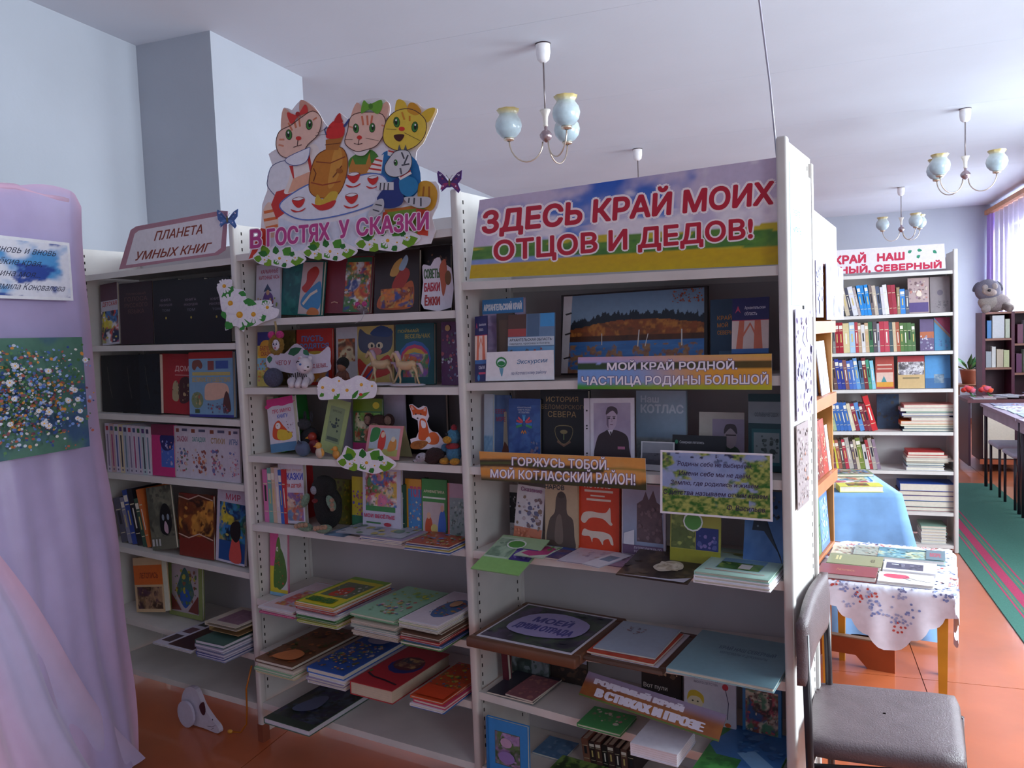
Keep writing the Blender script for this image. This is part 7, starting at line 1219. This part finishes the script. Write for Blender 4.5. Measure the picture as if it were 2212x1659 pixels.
cover(UF, 1, 1962, 2008, 601, .05, '#b8a0a0', [('i',5,['#d8c8b8','#c87a6a','#5a3a4a','#e8e0d8','#8a6a8a'],.05,.35,.95,.95,24,.06,.16),('r',.05,.03,.95,.3,'#5a4a80'),('s',[(.4,.5),(.45,.62),(.6,.62),(.62,.48)],'#e8d8c8')], 'cover with a woman in white and purple on the top shelf of the far bookcase', 'cover-out books in the far bookcase')
cover(UF, 1, 2010, 2062, 598, .05, '#8a8084', [('e',.5,.55,.15,.08,'#6a6070'),('i',5,['#7a7078','#6a6468'],.2,.1,.9,.35,14,.05,.12)], 'grey cover at the right end of the top shelf of the far bookcase', 'cover-out books in the far bookcase')
far_row(2, 1800, [(6,64,'#8a8a88',.03,'grey'),(8,66,'#9c2030',.03,'dark red'),(9,66,'#a42434',.03,'dark red'),(14,64,'#d8c898',.04,'cream'),(12,66,'#a8c4dc',.04,'pale blue'),(7,66,'#b8404a',.04,'red'),(7,64,'#b89a80',.05,'tan'),(8,60,'#dcd8d8',.05,'white'),(8,64,'#c8a888',.05,'beige'),(9,66,'#3a6a4a',.05,'green'),(9,66,'#5a5058',.04,'dark grey'),(5,62,'#a8a8b4',.04,'light grey'),(10,66,'#b83a4c',.04,'red'),(11,66,'#c04a5a',.04,'rose'),(8,64,'#4a5a60',.05,'slate'),(7,64,'#d0b898',.05,'beige'),(8,64,'#a85a44',.05,'brick'),(8,62,'#5a7a44',.04,'green'),(8,62,'#4f7040',.04,'green'),(9,62,'#56784a',.04,'green'),(8,60,'#54744a',.04,'green')], .03, 'second')
cover(UF, 2, 1988, 2018, 690, .05, '#6a5a80', [('r',0,.4,1,.6,'#b86a4a'),('i',5,['#4a4a6a','#8a8aa8','#d8d0dc'],0,0,1,.5,14,.08,.2)], 'dusk landscape cover on the second shelf of the far bookcase', 'cover-out books in the far bookcase')
cover(UF, 2, 2019, 2062, 686, .05, '#4a86b0', [('p',[(0,1),(1,1),(1,.45)],'#8a1f4a'),('l',[(0,.92),(1,.4)],.08,'#8a6a5a'),('i',5,['#3a6a90','#6a7ab0'],0,0,1,.35,12,.06,.16)], 'blue cover with a crimson corner on the second shelf of the far bookcase', 'cover-out books in the far bookcase')
far_row(3, 1803, [(8,62,'#6a5050',.12,'brown'),(9,66,'#34409a',.12,'navy'),(8,64,'#2c3a8c',.12,'navy'),(8,64,'#8a5a58',.12,'brick'),(8,62,'#4a6ab8',.12,'blue'),(8,64,'#5478c0',.12,'blue'),(9,74,'#6a9cd0',.14,'light blue'),(8,62,'#4a6a8a',.1,'steel blue'),(9,74,'#7a2c34',.12,'maroon'),(7,64,'#4a9a7a',.12,'green'),(8,62,'#8ac8dc',.1,'pale turquoise')], .03, 'third')
cover(UF, 3, 1892, 1932, 770, .06, '#b04a40', [('r',.1,.72,.9,.76,'#d8b8a8'),('r',.1,.6,.9,.63,'#d8b8a8'),('r',.05,.05,.95,.5,'#dcb8a8'),('p',[(.3,.2),(.45,.4),(.6,.2)],'#4a8a90'),('r',.05,.05,.95,.2,'#d8983a')], 'brick red cover with a small church on the third shelf of the far bookcase', 'cover-out books in the far bookcase')
cover(UF, 3, 1940, 1998, 762, .05, '#c8a878', [('r',0,.8,1,1,'#a83a40'),('i',5,['#c8c4c8','#6a6468','#e0dce0','#4a464a','#9a94a0'],.02,.42,.98,.82,60,.03,.08),('r',.2,.3,.8,.34,'#8a7a5a')], 'tan cover with a grey crowd band on the third shelf of the far bookcase', 'cover-out books in the far bookcase')
cover(UF, 3, 1999, 2060, 764, .05, '#4f90c8', [('r',0,0,1,.3,'#3f6a9a'),('i',5,['#8a9aa8','#5a7a98'],.35,.15,.75,.42,14,.05,.12)], 'plain light blue cover on the third shelf of the far bookcase', 'cover-out books in the far bookcase')
far_row(4, 1801, [(8,60,'#a8b890',.2,'pale green'),(8,62,'#3f6ab0',.2,'blue'),(8,62,'#3f6cb4',.2,'blue'),(8,62,'#3a66ac',.2,'blue'),(8,62,'#4470b8',.2,'blue'),(9,60,'#d8ccb0',.22,'cream'),(9,60,'#8a2c40',.22,'maroon'),(10,62,'#5a8cc8',.22,'light blue'),(8,60,'#7a2838',.24,'maroon'),(8,60,'#84303e',.24,'maroon'),(13,78,'#cc2a30',.26,'bright red')], .03, 'fourth')
cover(UF, 4, 1895, 1943, 852, .16, '#263c58', [('i',5,['#3a3428','#2a4a6a','#1f3450'],0,0,1,1,24,.08,.2)], 'dark navy cover behind the red spine on the fourth shelf of the far bookcase', 'cover-out books in the far bookcase')
far_row(5, 1800, [(8,58,'#8a5058',.12,'rose brown'),(5,62,'#d8d040',.16,'yellow'),(8,62,'#a86050',.16,'brick'),(7,60,'#5a5048',.16,'dark brown'),(8,64,'#b83a4c',.16,'red'),(10,68,'#b8b0a8',.18,'grey'),(7,60,'#6a5a60',.16,'dark grey'),(7,64,'#c8b8a0',.16,'beige'),(11,68,'#7a8a40',.18,'olive'),(9,54,'#cfccc8',.16,'pale grey'),(7,64,'#a83a40',.18,'red'),(9,68,'#a8a098',.18,'grey'),(8,66,'#8f7a8c',.2,'mauve')], .03, 'fifth')
def far_pile(s, xl, xr, rows, where):
    w = UF.w(s)+.001; u0, u1 = UF.u_at(xl, .03, w), UF.u_at(xr, .03, w)
    for i, (t, c, k0, k1, n) in enumerate(rows):
        m = frame(UF.P(u0+(u1-u0)*k0, .03, w), UF.d, UF.n); book(m, (u1-u0)*(k1-k0), .19, t, c, (), (), '%s lying book, %s up in %s' % (n, ORD[i], where), 'books lying in the far bookcase'); w += t+.0006
far_pile(4, 1946, 2064, [(.016,'#1f4a5c',.03,1,'dark teal'),(.018,'#5a7a80',.06,.98,'grey teal'),(.012,'#d8d4b0',.0,1,'cream'),(.022,'#e0702a',.0,1,'orange'),(.022,'#d4d0d4',.2,1,'pale grey'),(.010,'#6a5a58',.05,.9,'brown'),(.020,'#5a6aa8',.02,1,'violet blue'),(.010,'#4a8a6a',.1,1,'green'),(.022,'#dcd8d8',.0,1,'white'),(.022,'#d89088',.06,1,'salmon')], 'the fourth shelf pile')
far_pile(5, 1958, 2050, [(.022,'#d8d4dc',.0,.9,'white'),(.012,'#4a5a70',.02,.88,'slate'),(.014,'#9ab0b8',.0,.9,'pale blue'),(.010,'#8a7860',.0,1,'tan'),(.014,'#d8d4c8',.0,1.12,'ivory'),(.010,'#c8c0b8',.0,1.05,'beige'),(.016,'#c87a70',.02,.98,'rose'),(.022,'#c83a3a',.04,.9,'red')], 'the fifth shelf pile')
far_pile(6, 1942, 2062, [(.026,'#8a2c44',.04,1,'crimson'),(.040,'#2f6a70',.02,1,'teal'),(.036,'#2c3a9a',.0,1,'royal blue'),(.030,'#5a2c34',.0,1,'dark red'),(.050,'#2450a8',.02,1,'cobalt')], 'the sixth shelf pile')
UF.sh.append((.05, .05))
far_pile(7, 1990, 2045, [(.02,'#c8c8c8',.0,1,'grey'),(.018,'#d8d4d8',.02,1,'white'),(.018,'#c4c4c4',.0,.98,'grey'),(.02,'#dcdadc',.0,1,'white'),(.018,'#d0d0cc',.03,1,'ivory'),(.02,'#8ab0a0',.0,1,'pale green')], 'the lowest shelf pile')

# ------------------------------------------------------------ far right corner: dark bookcase with plush dog, desk, tables, plants
PB = '#5a1c38'
o = empty('dark_bookcase', Matrix.Translation((1.89, 9.6, 0)), 'dark cherry bookcase with a plush dog on top in the far right', 'bookcase')
for x in (0, .27, .60): MB().box((x,0,.0), (x+.03,.32,1.60), PB).obj('side_panel', 'wood', o)
for z in (1.58, 1.30, .99, .68, .05): MB().box((.03,.0,z), (.27,.30,z+.022), '#9a6a58').obj('shelf', 'wood', o)
for z in (1.58, 1.24, .93, .60, .05): MB().box((.30,.0,z), (.60,.30,z+.022), '#9a6a58').obj('shelf', 'wood', o)
MB().box((0,.30,.0), (.63,.32,1.60), '#4a182c').obj('back_panel', 'wood', o)
def fb(x, w_, h, z, c, lab, t=None):
    m = Matrix(((1,0,0,1.89+x),(0,0,-1,9.62),(0,1,0,z),(0,0,0,1))) @ Matrix.Translation((0,0,-.12)); book(m, w_, h, .12, c, (), (), lab, 'books in the dark bookcase')
for i, (x, w_, h, z, c, n) in enumerate([(.05,.04,.19,1.323,'#3f86c8','blue'),(.10,.11,.24,1.323,'#d8dce0','white'),(.22,.04,.2,1.323,'#c8d0b8','pale green'),(.04,.05,.17,1.013,'#a8b0b8','grey'),(.095,.035,.22,1.013,'#dcdcd8','white'),(.14,.06,.19,1.013,'#c8b8a0','beige'),(.205,.05,.18,1.013,'#c8cc9a','yellow green'),(.33,.05,.2,1.263,'#7a3a5a','plum'),(.39,.1,.24,1.263,'#c8ccd4','pale'),(.32,.05,.2,.953,'#6a2a5a','purple'),(.39,.12,.24,.953,'#d0dcd0','mint')]):
    fb(x, w_, h, z+.001, c, '%s book in the %s of the dark bookcase' % (n, ['upper left compartment']*3+['middle left compartment']*4+['upper right compartment']*2+['middle right compartment']*2 and (['upper left compartment']*3+['middle left compartment']*4+['upper right compartment']*2+['middle right compartment']*2)[i]))
o = empty('plush_dog', Matrix.Translation((1.98, 9.72, 1.603)), 'grey and cream plush husky dog sitting on the dark bookcase', 'toy')
MB().ball((.05,.0,.10), (.15,.10,.10), '#b8a8a8', 18, 12, bumpy=.06).obj('body', 'fur', o)
MB().ball((.0,-.02,.11), (.11,.09,.09), '#c8bcb4', 16, 10, bumpy=.06).obj('chest', 'fur', o)
h = MB().ball((-.02,-.03,.235), (.125,.10,.115), '#8a8496', 18, 12, bumpy=.06).obj('head', 'fur', o)
MB().ball((-.02,-.10,.215), (.075,.05,.045), '#d0bcb4', mat=Matrix.Rotation(.25,3,'Y')).ball((-.06,-.11,.26), (.03,.03,.035), '#cfc0bc').ball((.03,-.11,.27), (.03,.03,.035), '#cfc0bc').obj('muzzle', 'fur', h)
MB().ball((-.03,-.155,.228), (.018,.014,.014), '#1c1a24').obj('nose', 'plastic', h)
for x in (-.065, .04): MB().ball((x,-.125,.268), .010, '#1c1a24').obj('eye', 'plastic', h)
for x, r_ in ((-.125, .5), (.095, -.5)): MB().ball((x,-.01,.275), (.026,.03,.058), '#6a6678', mat=RY(r_)).obj('ear', 'fur', h)
for x in (-.05, .18): MB().tube([(x*.6,-.03,.08),(x,-.10,.03),(x-.02,-.14,.03)], [.05,.042,.036], '#c4b4ae', 10).obj('leg', 'fur', o)
# writing desk cabinet with white door
o = empty('desk', Matrix.Translation((1.66, 8.95, 0)), 'dark desk with a white cabinet door in front of the dark bookcase', 'desk')
MB().box((-.03,-.02,.70), (.95,.55,.73), '#5a3038').obj('desktop', 'wood', o); MB().box((-.02,0,.06), (.0,.5,.70), '#33182c').obj('side_panel', 'wood', o); MB().box((.10,.01,.1), (.46,.5,.70), '#3a1c2c').obj('cabinet', 'wood', o)
MB().box((.11,-.008,.14), (.38,.008,.68), '#cfc6b8').obj('door', 'print', o); MB().box((.08,-.006,.08), (.48,.012,.13), '#a8583a').obj('plinth', 'wood', o)
for x in (.15, .42): MB().tube([(x,.05,.0),(x,.05,.08)], .025, '#2a1a1c', 8).obj('foot', 'plastic', o)
q = random.Random(9)
for i in range(7):
    m = Matrix.Translation((1.66+.03+.1*i, 8.98+.03*(i % 3), .7315)) @ Matrix.Rotation(q.uniform(-.5, .5), 4, 'Z'); c = ['#b8b8c4','#c8b0b8','#a8a8bc','#c8ccd4','#b8a0b0','#8a90b0','#c8b8a8'][i]
    m = Matrix.Translation((0, 0, .007*i)) @ m
    book(m, .2, .27, .005, c, [('i', i, ['#8a8aa8','#c85a6a','#d8d8e0','#6a6a80'], .05, .05, .95, .95, 20, .06, .15)], (), '%s magazine fanned out on the dark desk, %s from its left' % (['grey','pink','lilac','pale blue','mauve','violet blue','beige'][i], ORD[i]), 'magazines fanned on the desk', name='magazine')
# potted plant and red flowers on the desk / sill
o = empty('potted_plant', Matrix.Translation((1.93, 10.5, .78)), 'leafy green plant in a brown pot by the far window', 'plant')
MB().lathe([(.001,0),(.07,0),(.095,.15),(.10,.17),(.085,.17),(.07,.15),(.001,.145)], '#a0604a').obj('pot', 'plastic', o)
for k in range(26):
    a = q.uniform(0, 6.28); L_ = q.uniform(.18, .40); up_ = q.uniform(.3, 1.1); b = Vector((0,0,.15)); d = Vector((math.cos(a), math.sin(a), up_)).normalized(); e = b+d*L_; sd = Vector((-math.sin(a), math.cos(a), 0))*.022; m_ = b+d*L_*.6+Vector((0,0,.01))
    MB().add([tuple(b), tuple(m_+sd), tuple(e), tuple(m_-sd)], [(0,1,2,3)], q.choice(['#3f7a4a','#54905a','#86b058','#2f5f44'])).obj('leaf', 'leaf', o)
o = empty('plant_stand', Matrix.Translation((1.93, 10.5, 0)), 'plain wooden stand carrying the potted plant', 'stand')
MB().box((-.17,-.17,.75), (.17,.17,.778), '#8a5a44').obj('top', 'wood', o)
for x in (-.15,.12):
    for y in (-.15,.12): MB().box((x,y,0), (x+.03,y+.03,.75), '#8a5a44').obj('leg', 'wood', o)
for j, (x, lab) in enumerate(((1.70, 'bunch of red paper flowers lying on the left end of the dark desk'), (1.86, 'bunch of pink red flowers beside the plush dog bookcase'))):
    o = empty('flower_bunch', Matrix.Translation((x, 9.25, .731+.05)), lab, 'flowers', 'red flower bunches on the desk')
    for k in range(7):
        a = 6.28*k/7; MB().ball((.045*math.cos(a) if k else 0, .045*math.sin(a) if k else 0, .02+.012*(k % 3)), (.03,.03,.024), ['#d8322c','#e0484a','#d8607a','#e0502c'][(k+j) % 4], 8, 6, bumpy=.3, seed=k).obj('blossom', 'cloth', o)
    MB().tube([(0,0,.02),(.02,-.03,-.03),(.05,-.06,-.044)], .008, '#4a7a4a', 6).obj('stem', 'leaf', o)
# reading tables along the carpet and chairs
for k, (x, y) in enumerate(((1.60, 7.0), (1.60, 5.75))):
    o = empty('reading_table', Matrix.Translation((x, y, 0)), ['grey edged reading table with magazines nearer the far desk','grey edged reading table nearer the viewer at the right edge'][k], 'table', 'reading tables right of the carpet')
    MB().box((0,0,.74), (.62,1.22,.765), '#8a7a90').obj('tabletop', 'wood', o); MB().box((0.02,0.02,.66), (.04,1.2,.74), '#9a90a4').obj('apron', 'wood', o)
    for a in (.02, .57):
        for b in (.03, 1.16): MB().tube([(a+.015,b,0),(a+.015,b,.74)], .014, '#2a1c2a', 8).obj('leg', 'plastic', o)
for k in range(4):
    o = empty('reading_chair', Matrix.Translation((1.76, (7.65, 7.15, 6.4, 5.9)[k], 0)), 'dark chair with pale seat tucked under the reading tables, %s from the far end' % ORD[k], 'chair', 'dark chairs at the reading tables')
    MB().rbox((-.14,0,.42), (.22,.36,.455), '#a8a0b4', .012).obj('seat', 'cloth', o); MB().rbox((.21,0.0,.50), (.235,.36,.64), '#221a28', .01).obj('backrest', 'cloth', o)
    for a in (-.12, .21):
        for b in (.02, .34): MB().tube([(a,b,0),(a,b,.42 if a < 0 else .6)], .011, '#2a1c2a', 8).obj('leg', 'plastic', o)
for k in range(8):
    x, y = 1.66+.27*(k % 2), 7.9-.30*(k//2)+.0; m = Matrix.Translation((x, y-.02, .7665)) @ Matrix.Rotation(q.uniform(-.12, .12), 4, 'Z')
    book(m, .21, .27, .005, ['#8a90b0','#b89aa8','#c8ccd8','#9a6a80','#a8b8c8','#b84a5a','#8aa0b8','#c8b8c8'][k], [('i', k, ['#6a6a90','#c8a8b0','#d8d8e0','#b85a6a','#5a7aa0'], .05, .05, .95, .95, 26, .06, .15)], (), '%s magazine in the %s column, %s row on the reading table' % (['violet blue','rose','pale','plum','light blue','red','blue grey','lilac'][k], ['left','right'][k % 2], ORD[k//2]), 'magazines on the reading table', name='magazine')
